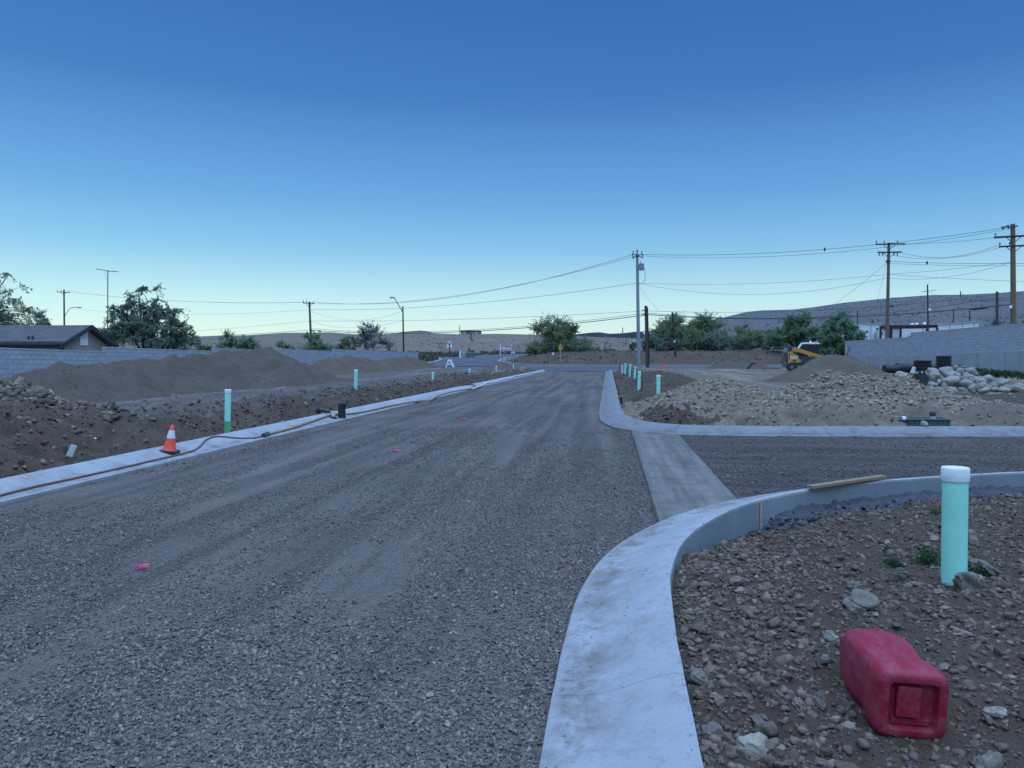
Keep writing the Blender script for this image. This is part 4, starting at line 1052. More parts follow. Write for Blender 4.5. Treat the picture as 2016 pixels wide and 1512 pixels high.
def lamp_arm(root, pts, head, hl=.55):
    m = MB(); m.tube(catmull(pts, 5), .05, 8); a = m.build('lamp_arm', m_metal_dark, root, smooth=True)
    h = Vector(head); m = MB(); m.lathe([(.02, -hl / 2), (.11, -hl * .35), (.13, 0), (.1, hl * .35), (.04, hl / 2)], tuple(h), 10, Matrix.Rotation(math.pi / 2, 3, 'Y')); m.build('lamp_head', m_metal_light, a, smooth=True)
Y = 131.6; lamp_arm(POLES['left'][2], [at(128, 622, Y), at(132, 615, Y), at(138, 607.5, Y), at(146, 604.8, Y), at(153, 605, Y)], at(156, 605.3, Y), 1.1)
pole('lamp', 'street_lamp', 'brown street lamp with an angled arm at the end of the left wall', 793, 603, 97, 795, .12, .09, m_pole_dark, group=None)
POLES['lamp'][2]['category'] = 'street lamp'
Y = 96.8; lamp_arm(POLES['lamp'][2], [at(793, 614, Y), at(789, 608, Y), at(783, 598, Y), at(777.5, 588, Y), at(774, 586, Y)], at(772, 585.6, Y), .7)
# antenna mast behind the house
def antenna():
    Y = 50; pole('ant', 'antenna_mast', 'thin mast carrying a flat television antenna beside the mesquite tree', 212.3, 532, Y, 211, .035, .03, m_pole_dark, group=None)
    POLES['ant'][2]['category'] = 'antenna'; r = POLES['ant'][2]
    a, b_ = Vector(at(192, 530, Y)), Vector(at(216, 534, Y)); m = MB(); m.bar(a, b_, .3, .04); m.build('antenna_panel', m_metal_dark, r)
    a, b_ = Vector(at(212, 534, Y)), Vector(at(232, 534.5, Y)); m = MB(); m.bar(a, b_, .025, .025); m.build('boom', m_metal_dark, r)
    for k in (.2, .45, .7, .95):
        q = a.lerp(b_, k); m = MB(); m.bar((q.x, q.y - .35, q.z), (q.x, q.y + .35, q.z), .012, .012); m.build('antenna_element', m_metal_dark, r)
    m = MB(); m.tube([at(205, 534, Y), at(209, 550, Y)], .008, 5); m.build('stay', m_metal_dark, r)
antenna()
# distant poles on the hills
for i, (px, y0, y1, Y, rr, mm, lb) in enumerate(((905, 643, 660, 245, .14, m_pole, 'short dark pole beside the building on the sandy hillside'), (1445.5, 625, 652, 330, .3, m_steelpole, 'pale slender pole on the scrub hill, left of two'), (1518, 612, 662, 300, .3, m_steelpole, 'tall pale slender pole on the scrub hill right of its twin'),
        (1688, 612, 640, 330, .22, m_pole_dark, 'thin dark pole on the hill behind the leafy tree'), (1877, 609, 634, 330, .22, m_pole_dark, 'thin dark pole on the hill, first above the white building'), (1909, 610, 634, 330, .22, m_pole_dark, 'thin dark pole on the hill, second above the white building'), (1891, 574, 582, 690, .5, m_pole_dark, 'tiny stub pole on the crest of the right hill'), (1192.5, 665, 700, 118, .10, m_steelpole, 'pale post standing left of the grey steel pole'),
        (1226, 646, 662, 320, .2, m_metal_dark, 'tiny lattice mast on the far dark ridge'))):
    a, b_ = at(px, y0, Y), at(px, y1 + 6, Y); r = thing('distant_pole', lb, 'pole', tuple(b_)); m = MB(); m.tube([b_, (np.array(a) + b_) / 2, a], [rr, rr * .9, rr * .75], 8); m.build('shaft', mm, r, smooth='auto')
    m = MB(); m.lathe([(rr * .8, 0), (rr * 1.1, .1), (rr * .3, .3)], tuple(a), 8); m.build('cap', mm, r)
# wires
def A(k, py, dx=0.0, dy=0.0): p = on(k, py); return (p.x + dx, p.y + dy, p.z)
wire('upper of the two main lines from steel pole to leaning pole', A('steel', 501, -.5), A('lean', 595, .7), 1.9, .02)
wire('lower of the two main lines from steel pole to leaning pole', A('steel', 506, -.6), A('lean', 596, -.6), 1.7, .016)
wire('main line from the leaning pole to the pole behind the house', A('lean', 595, -.8), A('left', 574, 1.2), .75, .022)
wire('faint second line from leaning pole to pole behind the house', A('lean', 610), A('left', 606), .9, .012)
wire('main line from steel pole to the tallest right pole, upper', A('steel', 501, .5), A('big', 449, -.8), .75, .018)
wire('main line from steel pole to the tallest right pole, lower', A('steel', 504, .5), A('big', 452, -.6), .95, .014)
wire('secondary line from steel pole to leaning pole', A('steel', 557), A('lean', 609.5), .85, .018)
wire('upper secondary line from steel pole to double crossarm pole', A('steel', 557.5), A('double', 540), .45, .013)
wire('sagging secondary line from steel pole to double crossarm pole', A('steel', 557.5), A('double', 546), 1.4, .013)
wire('top communication cable from brown pole to leaning pole', A('wood', 612), A('lean', 632), .35, .016)
wire('heavy communication cable from brown pole to leaning pole', A('wood', 620), A('lean', 650), 1.05, .04)
wire('lighter cable just above the heavy cable left of the brown pole', A('wood', 616), A('lean', 647), 1.1, .022)
wire('top cable from leaning pole running out left behind the tree', A('lean', 632), at(60, 662, 128), .6, .014)
wire('heavy cable from leaning pole running out left behind the tree', A('lean', 650), at(60, 668, 128), .5, .03)
wire('top communication cable from brown pole to shorter right pole', A('wood', 612), A('brown', 580), .75, .016)
wire('heavy cable from the brown pole to the tallest right pole', A('wood', 619), A('big', 599), .78, .042)
wire('lighter cable above the heavy cable on the right', A('wood', 616), A('brown', 586.5), 1.2, .022)
wire('slack span between the two tall right poles, upper', A('double', 497, 1.1), A('big', 482, -1.1), .75, .016)
wire('slack span between the two tall right poles, lower', A('double', 503, .6), A('big', 486, -.9), .62, .014)
wire('level line between the two tall right poles, upper', A('double', 514.5), A('big', 519, 3), .12, .018)
wire('level line between the two tall right poles, lower', A('double', 518.5), A('big', 524, 3), .1, .014)
wire('thin line rising from double crossarm pole to tallest pole', A('double', 540), A('big', 515), .12, .012)
wire('thin line falling right from double crossarm pole', A('double', 540), at(2060, 555, 66), .1, .012)
wire('thin slack line from double crossarm pole to tallest pole', A('double', 547), A('big', 515), .62, .012)
wire('upper line leaving the top arm of the double crossarm pole', A('double', 480.5, 1.2), A('big', 467, -1.3), .12, .014)
wire('loop of wire from leaning pole to street lamp', A('lean', 611), A('lamp', 612), 1.3, .012)
wire('level wire from the leaning pole to street lamp', A('lean', 633), A('lamp', 631), .9, .012)
wire('guy wire slanting down left from double crossarm pole', A('double', 515), at(1645, 598, 88), .05, .012)
wire('steep guy wire in front of the double crossarm pole', A('double', 505), at(1727, 590, 77), .02, .009)
wire('guy wire slanting down right from steel pole', A('steel', 560), at(1296, 612, 84), .02, .010)
wire('cable from the mast at the white building to the tallest pole', A('mast', 575), A('big', 590), .5, .012)
def bead(p0, p1, sag, t, lb):
    c = Vector(p0).lerp(Vector(p1), t); c.z -= sag * 4 * t * (1 - t)
    r = thing('wire_marker', lb, 'wire marker', tuple(c)); lathe_part('bead', [(.01, -.14), (.08, -.09), (.1, 0), (.08, .09), (.01, .14)], tuple(c), m_trim, r, 10); lathe_part('clip', [(.03, -.2), (.03, .2)], tuple(c), m_metal_dark, r, 6)
bead(A('steel', 501, .5), A('big', 449, -.8), .75, .56, 'dark bead on the main line left of the double crossarm pole')
bead(A('double', 514.5), A('big', 519, 3), .12, .27, 'dark bead on the level line between the tall right poles')
def splice(p0, p1, sag, t0, t1, lb, r_=.10):
    P = []
    for t in np.linspace(t0, t1, 5): c = Vector(p0).lerp(Vector(p1), t); c.z -= sag * 4 * t * (1 - t) + .05; P.append(c)
    m = MB(); m.tube(P, [.04, r_, r_, r_, .04], 8); tag(m.build('splice_case', m_trim, None, smooth=True), lb, 'splice case')
splice(A('wood', 612), A('brown', 580), .75, .70, .712, 'small black splice case right of the double crossarm pole')
splice(A('wood', 619), A('big', 599), .78, .905, .945, 'long black splice case on the heavy cable left of tallest pole', .11)
splice(A('wood', 620), A('lean', 650), 1.05, .955, .972, 'black splice case on the heavy cable right of the leaning pole', .11)
# ------------------------------------------------------------------ trees and shrubs
def leaf_mat(name, a, b, c):
    t = NT(name); g = t.new('ShaderNodeNewGeometry'); co = t.coord()
    col = t.ramp(g.outputs['Random Per Island'], [(0, a), (.55, b), (1, c)])
    col = t.mix(1.0, col, t.ramp(t.noise(co, .9, 3), [(.3, .7), (.7, 1.3)]), 'MULTIPLY')
    t.b.inputs['Subsurface Weight'].default_value = 0
    t.b.inputs['Transmission Weight'].default_value = 0
    tr = t.new('ShaderNodeBsdfTranslucent'); mx = t.new('ShaderNodeMixShader'); mx.inputs[0].default_value = .5
    t.l.new(col, tr.inputs[0]); m = t.done(col, .8)
    t.l.new(t.b.outputs[0], mx.inputs[1]); t.l.new(tr.outputs[0], mx.inputs[2]); t.l.new(mx.outputs[0], t.n['Material Output'].inputs[0])
    return m
m_leaf_mesq = leaf_mat('mesquite_leaf', (.134, .177, .122), (.174, .235, .160), (.249, .324, .210))
m_leaf_pv = leaf_mat('palo_verde_leaf', (.158, .193, .098), (.213, .256, .123), (.281, .334, .166))
m_leaf_grn = leaf_mat('green_leaf', (.107, .177, .087), (.160, .252, .123), (.227, .335, .171))
m_leaf_grey = leaf_mat('grey_green_leaf', (.108, .129, .123), (.156, .183, .170), (.215, .246, .225))
m_bark = wood_mat('bark', (.05, .04, .033)); m_bark_g = wood_mat('green_bark', (.075, .085, .045))
def tri_mesh(name, V, mat, parent):
    """V: (n,3,3) triangles in world space"""
    o_ = org(parent); v = (V.reshape(-1, 3) - np.array(o_)).astype(np.float32); n = len(V); me = bpy.data.meshes.new(name)
    me.vertices.add(n * 3); me.vertices.foreach_set('co', v.ravel()); me.loops.add(n * 3); me.loops.foreach_set('vertex_index', np.arange(n * 3, dtype=np.int32))
    me.polygons.add(n); me.polygons.foreach_set('loop_start', np.arange(0, n * 3, 3, dtype=np.int32)); me.update(calc_edges=True)
    return link(name, me, mat, parent)
def plant(name, label, cat, px0, px1, ptop, Y, zb=None, leaf=m_leaf_pv, bark=m_bark, n=6000, size=.1, clumps=26, droop=.4, stems=4, base_frac=.22, seed=0, spread=.2, group=None, root_px=None, wisp=.0, skew=None, trunk_r=.1, mult=2.4):
    rs_ = np.random.RandomState(seed + 1000); cxp = (px0 + px1) / 2
    c = at(cxp, ptop, Y); w = (at(px1, ptop, Y)[0] - at(px0, ptop, Y)[0]) / 2
    bxy = at(root_px if root_px is not None else cxp, 700, Y); z0 = Gs(bxy[0], bxy[1]) if zb is None else zb
    h = (c[2] - z0) * 1.05; r = thing(name, label, cat, (bxy[0], bxy[1], z0), group=group)
    # clump centres fill an uneven dome
    C = []
    while len(C) < clumps:
        a = rs_.uniform(0, 2 * math.pi); rad = math.sqrt(rs_.uniform(0, 1)); u = rs_.uniform(0, 1)
        x, y = rad * math.cos(a), rad * math.sin(a) * .8
        topz = (1 - .62 * rad ** 2.2) * (1 + .22 * fbm(np.array([x * 1.7 + seed]), np.array([y * 1.7]), seed, 2)[0])
        if skew: topz *= 1 + skew * x
        lo = base_frac * (1 + .6 * rs_.rand() - .25 * rad)
        z = lo + (topz - lo) * (u ** .7)
        C.append((x, y, min(z, .97)))
    C = np.array(C); P = np.stack([c[0] + C[:, 0] * w * .88, bxy[1] + C[:, 1] * w * .88, z0 + C[:, 2] * h * .97], 1)
    # limbs
    tb = MB(); b = Vector((bxy[0], bxy[1], z0 - .15)); forks = []
    for i in range(stems):
        a = 2 * math.pi * (i + rs_.uniform(-.3, .3)) / stems; k = rs_.uniform(.25, .5)
        f = Vector((b.x + math.cos(a) * w * k * .75 + (c[0] - b.x) * .4, b.y + math.sin(a) * w * k * .6, z0 + h * rs_.uniform(.28, .5)))
        mid = b.lerp(f, .5) + Vector((rs_.uniform(-.08, .08) * w, rs_.uniform(-.08, .08) * w, -.05 * h * rs_.rand()))
        tb.tube(catmull([b, mid, f], 4), list(np.linspace(trunk_r, trunk_r * .55, 9)), 7); forks.append(f)
    for p in P:
        f = min(forks, key=lambda q: (q - Vector(p)).length + .3 * abs(q.z - p[2])); e = Vector(p)
        mid = f.lerp(e, .55) + Vector((rs_.uniform(-.1, .1) * w, rs_.uniform(-.1, .1) * w, .06 * h))
        pts = catmull([f, mid, e], 3); tb.tube(pts, list(np.linspace(trunk_r * .34, trunk_r * .06, len(pts))), 5)
        for _ in range(3):
            s_ = Vector(pts[rs_.randint(2, len(pts))]); d = Vector((rs_.normal(), rs_.normal(), rs_.normal() * .6 - droop * .6)).normalized() * w * spread * rs_.uniform(.8, 1.6)
            tb.tube([s_, s_ + d * .5 + Vector((0, 0, .03 * h)), s_ + d], [trunk_r * .09, trunk_r * .07, trunk_r * .03], 4)
    tb.build('trunk', bark, r, smooth=True)
    # leaves: sprays along hanging twigs inside each clump
    per = int(n * mult) // clumps; T = []
    for p in P:
        sr = w * spread * 1.35 * rs_.uniform(.65, 1.4); k = int(per * rs_.uniform(.6, 1.4)); nt = max(4, k // 22)
        d = rs_.normal(0, 1, (nt, 3)); d[:, 2] = d[:, 2] * .7 + wisp; d /= np.linalg.norm(d, axis=1)[:, None]; ln = sr * rs_.uniform(.5, 1.35, nt)
        ti = rs_.randint(0, nt, k); u = rs_.uniform(.1, 1, k)
        q = p + d[ti] * (ln[ti] * u)[:, None]; q[:, 2] -= droop * ln[ti] * u ** 2; q += rs_.normal(0, sr * .07, (k, 3))
        T.append(q)
    T = np.concatenate(T); T = T[T[:, 2] > z0 + .03]; k = len(T)
    u = rs_.normal(0, 1, (k, 3)); u[:, 2] -= droop * .6; u /= np.linalg.norm(u, axis=1)[:, None]; v = np.cross(u, rs_.normal(0, 1, (k, 3))); v /= np.linalg.norm(v, axis=1)[:, None]
    s_ = size * 1.15 * rs_.uniform(.6, 1.5, k)[:, None]
    V = np.stack([T - u * s_ * .9, T + v * s_ * .55, T + u * s_ * .9 - v * s_ * .2], 1)
    tri_mesh('crown', V, leaf, r); return r
plant('tree', 'big feathery mesquite tree cut off by the left edge', 'tree', -190, 84, 512, 58, .3, m_leaf_mesq, m_bark, 11000, .08, 110, .3, 4, .30, 1, .11, root_px=-70, trunk_r=.16, mult=1.5)
plant('shrub', 'leafy shrub rising behind the house roof, leftmost', 'shrub', -20, 66, 604, 66, .3, m_leaf_mesq, m_bark, 5000, .09, 24, .2, 5, .3, 2, .2)
plant('shrub', 'leafy shrub behind the house roof beside the pole', 'shrub', 52, 128, 604, 68, .3, m_leaf_mesq, m_bark, 4600, .09, 24, .2, 5, .3, 3, .19)
plant('tree', 'spreading dark mesquite tree beside the antenna mast', 'tree', 192, 392, 566, 53, .3, m_leaf_mesq, m_bark, 15000, .075, 150, .3, 5, .24, 4, .10, root_px=304, skew=-.12, trunk_r=.15, mult=2.4)
plant('shrub', 'small round green bush behind the left wall near the mesquite', 'shrub', 376, 424, 668, 58, .3, m_leaf_pv, m_bark, 2600, .07, 16, .1, 5, .3, 5, .22)
plant('shrub', 'dense green bush topped by a twiggy nest behind the left wall', 'shrub', 416, 515, 651, 64, .3, m_leaf_grn, m_bark, 8000, .075, 34, .1, 6, .2, 6, .2, wisp=.3)
plant('shrub', 'low sparse bush behind the left wall before the leaning pole', 'shrub', 536, 600, 668, 90, .5, m_leaf_pv, m_bark, 2800, .09, 18, .1, 6, .2, 7, .2)
plant('shrub', 'rounded green bush at the foot of the leaning pole', 'shrub', 580, 664, 652, 96, .5, m_leaf_grn, m_bark, 6500, .09, 30, .1, 6, .2, 8, .2)
plant('shrub', 'olive bush between the leaning pole and the thin tree', 'shrub', 650, 716, 656, 98, .5, m_leaf_pv, m_bark, 4200, .09, 24, .1, 6, .2, 9, .2)
plant('tree', 'thin wispy tree behind the left wall next to the street lamp', 'tree', 688, 772, 636, 101, .6, m_leaf_grey, m_bark, 3600, .085, 26, -.1, 6, .3, 10, .22, wisp=.7, trunk_r=.08)
plant('tree', 'wide palo verde tree behind the yellow diamond sign', 'tree', 1032, 1166, 629, 101, .9, m_leaf_pv, m_bark_g, 16000, .10, 58, -.05, 6, .10, 11, .19, wisp=.45, trunk_r=.12)
plant('shrub', 'small pale green bush left of the wide palo verde', 'shrub', 1030, 1062, 676, 99, .9, m_leaf_pv, m_bark_g, 2600, .09, 14, .1, 5, .1, 12, .25)
for i, (a, b_, tp, lb) in enumerate(((1138, 1178, 688, 'low dark hedge bush on the verge right of the palo verde'), (1172, 1214, 690, 'low dark hedge bush on the verge beside the pale post'))):
    plant('shrub', lb, 'shrub', a, b_, tp, 103, None, m_leaf_mesq, m_bark, 3000, .085, 16, .1, 5, .05, 13 + i, .24)
plant('shrub', 'small leafy bush at the foot of the steel pole', 'shrub', 1236, 1256, 674, 106, None, m_leaf_pv, m_bark, 1800, .08, 12, .1, 5, .2, 15, .25)
plant('shrub', 'rounded dark bush just right of the brown pole', 'shrub', 1260, 1326, 658, 104, None, m_leaf_mesq, m_bark, 5200, .09, 24, .05, 6, .1, 16, .22)
plant('tree', 'broad palo verde around the thin dark pole', 'tree', 1274, 1376, 626, 106, None, m_leaf_pv, m_bark_g, 15000, .10, 62, -.05, 6, .08, 17, .2, wisp=.35)
plant('tree', 'tall palo verde at the middle of the roadside grove', 'tree', 1330, 1436, 624, 109, None, m_leaf_pv, m_bark_g, 15000, .10, 62, -.05, 6, .08, 18, .2, wisp=.35)
plant('shrub', 'dark undergrowth bush below the grove', 'shrub', 1376, 1452, 655, 105, None, m_leaf_mesq, m_bark, 8000, .09, 34, .05, 6, .05, 19, .22)
plant('tree', 'small pale trunked palo verde right of the grove', 'tree', 1426, 1512, 642, 106, None, m_leaf_pv, wood_mat('pale_bark', (.2, .19, .15)), 6500, .09, 32, -.05, 5, .16, 20, .2, wisp=.3)
plant('shrub', 'greyish bush left of the yellow loader', 'shrub', 1476, 1548, 652, 108, None, m_leaf_grey, m_bark, 7500, .09, 34, .0, 6, .05, 21, .22, wisp=.2)
plant('tree', 'full green tree directly behind the yellow loader', 'tree', 1512, 1618, 613, 98, None, m_leaf_grn, m_bark, 13000, .10, 50, .1, 5, .12, 22, .19)
plant('tree', 'bright leafy tree at the end of the right wall', 'tree', 1604, 1712, 607, 92, None, m_leaf_grn, m_bark, 14000, .10, 54, .15, 5, .14, 23, .18)
plant('shrub', 'low olive thicket between the brown pole and the thin dark pole', 'shrub', 1288, 1360, 656, 105, None, m_leaf_pv, m_bark, 7000, .09, 34, .05, 6, .04, 27, .22)
plant('shrub', 'low olive thicket under the tall palo verde of the grove', 'shrub', 1344, 1420, 654, 107, None, m_leaf_pv, m_bark, 7000, .09, 34, .05, 6, .04, 28, .22)
plant('shrub', 'low dark thicket around the pale trunked palo verde', 'shrub', 1424, 1498, 664, 109, None, m_leaf_mesq, m_bark, 6500, .09, 32, .05, 6, .04, 29, .22)
plant('shrub', 'grey green bush behind the right wall under the brown pole', 'shrub', 1925, 1995, 628, 98, 1.5, m_leaf_grey, m_bark, 5200, .09, 26, .05, 6, .1, 24, .22)
plant('shrub', 'dark green bush showing over the right wall at the right edge', 'shrub', 1985, 2060, 630, 96, 1.5, m_leaf_mesq, m_bark, 4000, .09, 20, .05, 6, .1, 25, .22)
plant('shrub', 'small pale bush under the red canopy frame', 'shrub', 1784, 1826, 648, 101, 1.8, m_leaf_grey, m_bark, 2600, .08, 16, .05, 6, .1, 26, .24)
# scrub dots on the hills and dry weeds on verges: too many to count
def scrub(name, rows, n, ra, rb, mat_src, label, seed, flat=.7):
    rs_ = np.random.RandomState(seed); ny, nx = rows.shape[:2]
    i, j = rs_.uniform(0, ny - 1.001, n), rs_.uniform(0, nx - 1.001, n); a, b_ = i.astype(int), j.astype(int); u, v = (i - a)[:, None], (j - b_)[:, None]
    p = (rows[a, b_] * (1 - u) + rows[a + 1, b_] * u) * (1 - v) + (rows[a, b_ + 1] * (1 - u) + rows[a + 1, b_ + 1] * u) * v
    keep = fbm(p[:, 0] * .05, p[:, 1] * .05, seed) > rs_.uniform(-.55, .35, n); p = p[keep]; k = len(p); r = ra * (rb / ra) ** (rs_.uniform(0, 1, k) ** 1.5)
    p[:, 2] += r * .25
    scatter(name, p, np.stack([rs_.normal(0, .2, k), rs_.normal(0, .2, k), rs_.uniform(0, 6.28, k)], 1), r[:, None] * np.stack([rs_.uniform(.8, 1.3, k), rs_.uniform(.8, 1.3, k), rs_.uniform(.5, .9, k) * flat / .7], 1), mat_src, label, seed=seed)
def bush_mesh(seed):
    rs_ = np.random.RandomState(seed); n = 60; d = rs_.normal(0, 1, (n, 3)); d[:, 2] = abs(d[:, 2]); d /= np.linalg.norm(d, axis=1)[:, None]; p = d * rs_.uniform(.35, 1, n)[:, None]
    u = rs_.normal(0, .3, (n, 3)); v = rs_.normal(0, .3, (n, 3)); me = bpy.data.meshes.new('bush')
    V = np.stack([p - u, p + u + v * .2, p + v], 1).reshape(-1, 3); me.from_pydata([tuple(q) for q in V], [], [(3 * i, 3 * i + 1, 3 * i + 2) for i in range(n)]); me.update(); return me
m_scrub = rock_mat('scrub', [(.077, .071, .053), (.094, .085, .064), (.110, .098, .073), (.132, .114, .085)], .2, 0, 1, (.099, .085, .057), .2)
scr = source('scrub', [bush_mesh(i) for i in range(6)], m_scrub)
scrub('scrub', H_near, 1100, .06, .26, scr, 'scattered desert scrub over the sandy hillside', 31)
scrub('scrub', H_right, 9000, .2, .55, scr, 'scrub dotting the large hill on the right', 32)
m_grass = rock_mat('dry_grass', [(.060, .071, .036), (.088, .090, .048), (.120, .105, .068), (.080, .083, .044)], .2, 0, 1, (.112, .090, .064), .2)
grs = source('grass_tufts', [bush_mesh(40 + i) for i in range(5)], m_grass)
def verge(label, poly, n, ra, rb, src, seed):
    rs_ = np.random.RandomState(seed); P = np.array(poly); x, y = rs_.uniform(P[:, 0].min(), P[:, 0].max(), n), rs_.uniform(P[:, 1].min(), P[:, 1].max(), n); w = inpoly(x, y, poly)
    x, y = x[w], y[w]; k = len(x); r = ra * (rb / ra) ** (rs_.uniform(0, 1, k) ** 1.6)
    scatter('weeds', np.stack([x, y, G(x, y) + .02], 1), np.stack([rs_.normal(0, .2, k), rs_.normal(0, .2, k), rs_.uniform(0, 6.28, k)], 1), r[:, None] * np.ones((k, 3)), src, label, seed=seed)
verge('green weeds on the verge past the end of the left wall', [(-38, 91), (-23.5, 91), (-25, 118), (-40, 122)], 2200, .1, .35, grs, 41)
verge('dry weeds on the bank across the street', [(-12, 93), (34, 92.5), (34, 103), (-12, 104)], 700, .04, .13, grs, 42)
verge('scrubby weeds along the foot of the sandy hillside', [(-42, 122), (-25, 120), (-22, 135), (6, 160), (2, 170), (-45, 150)], 1500, .2, .6, scr, 43)
# ------------------------------------------------------------------ heaps of dirt, sand and rock
m_pile_dark = dirt_mat('screened_dirt', (.065, .046, .033), (.092, .068, .048), (.124, .092, .067), 40, .7, None, .5)
m_pile_sand = dirt_mat('brown_sand', (.080, .056, .036), (.108, .078, .052), (.138, .099, .068), 45, .55, None, .3)
m_pile_tan = dirt_mat('tan_rubble_dirt', (.145, .100, .065), (.198, .140, .093), (.251, .179, .121), 22, .8, None, .6)
m_pile_moist = dirt_mat('damp_dirt', (.053, .036, .023), (.083, .057, .038), (.123, .086, .059), 24, .9, None, .5)
HEAPS = []
def heap(name, label, mat, crest, slope=.62, soft=.35, res=.14, rough=.05, ridges=0.0, seed=0, cat='dirt pile', group=None, pad=None, lump=.03):
    """crest: list of (x, y, z) along the top; the sides fall at the angle of repose"""
    Cr = np.array(crest, float); gz = G(Cr[:, 0], Cr[:, 1]); gz = np.where(gz < -.2, .0, gz); hmax = (Cr[:, 2] - gz).max(); R = hmax / slope * 1.25 + 1
    xs = np.arange(Cr[:, 0].min() - R, Cr[:, 0].max() + R, res); ys = np.arange(Cr[:, 1].min() - R, Cr[:, 1].max() + R, res)
    X, Y = np.meshgrid(xs, ys); base = G(X, Y); h = np.full(X.shape, -9.0)
    wx = X + .5 * fbm(X * .5, Y * .5, seed + 3, 2); wy = Y + .5 * fbm(X * .5 + 9, Y * .5, seed + 4, 2)
    for (a, b_) in zip(Cr[:-1], Cr[1:]):
        e = b_ - a; L2 = e[0] ** 2 + e[1] ** 2 + 1e-9; t = np.clip(((wx - a[0]) * e[0] + (wy - a[1]) * e[1]) / L2, 0, 1)
        d = np.hypot(wx - a[0] - t * e[0], wy - a[1] - t * e[1]); zc = a[2] + t * e[2]
        h = np.maximum(h, zc - (np.sqrt(d * d + soft * soft) - soft) * slope)
    toe = .25
    Z = h + .11 + rough * fbm(X * 2.1, Y * 2.1, seed + 1, 4) + ridges * (np.abs(fbm(X * .9, Y * .9, seed + 7, 3)) * 1.6 - .2) + lump * fbm(X * 6.5, Y * 6.5, seed + 8, 4)
    above = Z - base; Zs = np.where(above > 0, base + above ** 2 / (above + toe * .5), Z)
    keepv = (Z - base) > -.12; keep = keepv[:-1, :-1] | keepv[1:, 1:] | keepv[1:, :-1] | keepv[:-1, 1:]
    inr = inpoly(X, Y, ROADB); keep &= ~inr[:-1, :-1]
    Zs = np.where(Zs < base, base - .08, Zs)
    o = grid_mesh(name, np.stack([X, Y, Zs], -1), keep, mat); tag(o, label, cat, group)
    HEAPS.append((o, X, Y, Zs, base)); return o
def heap_stones(h, n, ra, rb, src, label, seed=0, power=2.2, bias=None):
    o, X, Y, Z, base = h; rs_ = np.random.RandomState(seed); ok = np.argwhere(Z > base + .03); pick = ok[rs_.randint(0, len(ok), n)]
    x, y, z = X[pick[:, 0], pick[:, 1]] + rs_.uniform(-.07, .07, n), Y[pick[:, 0], pick[:, 1]] + rs_.uniform(-.07, .07, n), Z[pick[:, 0], pick[:, 1]]
    w = ~inpoly(x, y, ROADB); x, y, z = x[w], y[w], z[w]; n = len(x)
    r = ra * (rb / ra) ** (rs_.uniform(0, 1, n) ** power); z = z + r * .12
    return scatter('stones', np.stack([x, y, z], 1), rots(n, .5), scl(n, r, .35), src, None, parent=o, seed=seed)
def cr(pts, X=None, Y=None):
    return [atX(a, b, X) if X is not None else at(a, b, Y) for a, b in pts]
big = heap('dirt_pile', 'long dark gravelly dirt pile running along the left lot', m_pile_dark, [atX(60, 745, -14.6), atX(125, 716, -14.2), atX(160, 723, -14.2), atX(230, 717, -14.4), atX(286, 706, -14.6), atX(330, 706, -14.6), atX(417, 697, -14.6), atX(476, 690.5, -14.4), atX(524, 692, -14.2)], .44, .25, .11, .12, .24, 11, lump=.05)
heap_stones(HEAPS[-1], 9000, .006, .028, clods, 'x', 1, 2.5)
big2 = heap('dirt_pile', 'second brown dirt pile further along the left wall', m_pile_sand, [at(650, 705, 47), at(690, 704.5, 51), at(722, 709, 55), at(760, 709.5, 60), at(797, 705, 66), at(820, 706, 70)], .5, .3, .18, .12, .26, 12, lump=.06)
heap_stones(HEAPS[-1], 1500, .015, .06, clods, 'x', 2, 2.5)
heap('dirt_pile', 'small cone of dirt near the far end of the left kerb', m_pile_sand, [at(983, 713.5, 70), at(990, 715, 71)], .55, .3, .2, .05, .05, 13)
heap('dirt_pile', 'low rough dirt hump in front of the second left pile', m_pile_dark, [at(628, 745, 38.5), at(650, 747, 39)], .3, .3, .16, .12, .05, 14)
sand = heap('sand_pile', 'smooth brown sand pile in front of the yellow loader', m_pile_sand, [at(1556, 736, 36.5), at(1580, 724, 37.2), at(1602, 714, 37.6), at(1621, 707, 38), at(1642, 698.5, 38.2), at(1656, 700, 38), at(1676, 712, 37.2), at(1712, 724, 36)], .56, .35, .13, .10, .14, 15, 'sand pile')
heap_stones(HEAPS[-1], 500, .01, .04, clods, 'x', 3, 3)
ra_ = heap('rubble_pile', 'tan stony mound nearest the far corner kerb', m_pile_tan, [at(1352, 771, 20.5), at(1388, 759.5, 20.5), at(1438, 753, 20.5), at(1462, 756, 20.3), at(1490, 768, 19.8), at(1500, 797, 18.2), at(1420, 801, 18.0), at(1345, 806, 18.2)], .44, .3, .08, .18, .16, 16, 'rubble pile', lump=.09)
heap_stones(HEAPS[-1], 9000, .008, .065, tans, 'x', 4, 3.4)
rb_ = heap('rubble_pile', 'wide tan stony mound in front of the boulders', m_pile_tan, [at(1530, 786, 20.4), at(1577, 766, 21.5), at(1628, 749, 22), at(1679, 745.5, 22), at(1730, 740, 22), at(1756, 746, 21.8), at(1794, 764, 21.2), at(1833, 777, 20.8), at(1884, 789, 20.4), at(1935, 801, 20), at(1930, 806, 18.8), at(1780, 800, 18.5), at(1640, 797, 18.3), at(1530, 797, 18.2)], .42, .3, .08, .20, .16, 17, 'rubble pile', lump=.09)
heap_stones(HEAPS[-1], 15000, .008, .08, tans, 'x', 5, 3.4)
rc_ = heap('dirt_pile', 'dark damp dirt ridge at the right edge below the boulders', m_pile_moist, [(9.6, 24.2, .34), (12.2, 24.8, .40), (15, 25.2, .42), (18, 25.6, .4)], .36, .4, .12, .16, .08, 18)
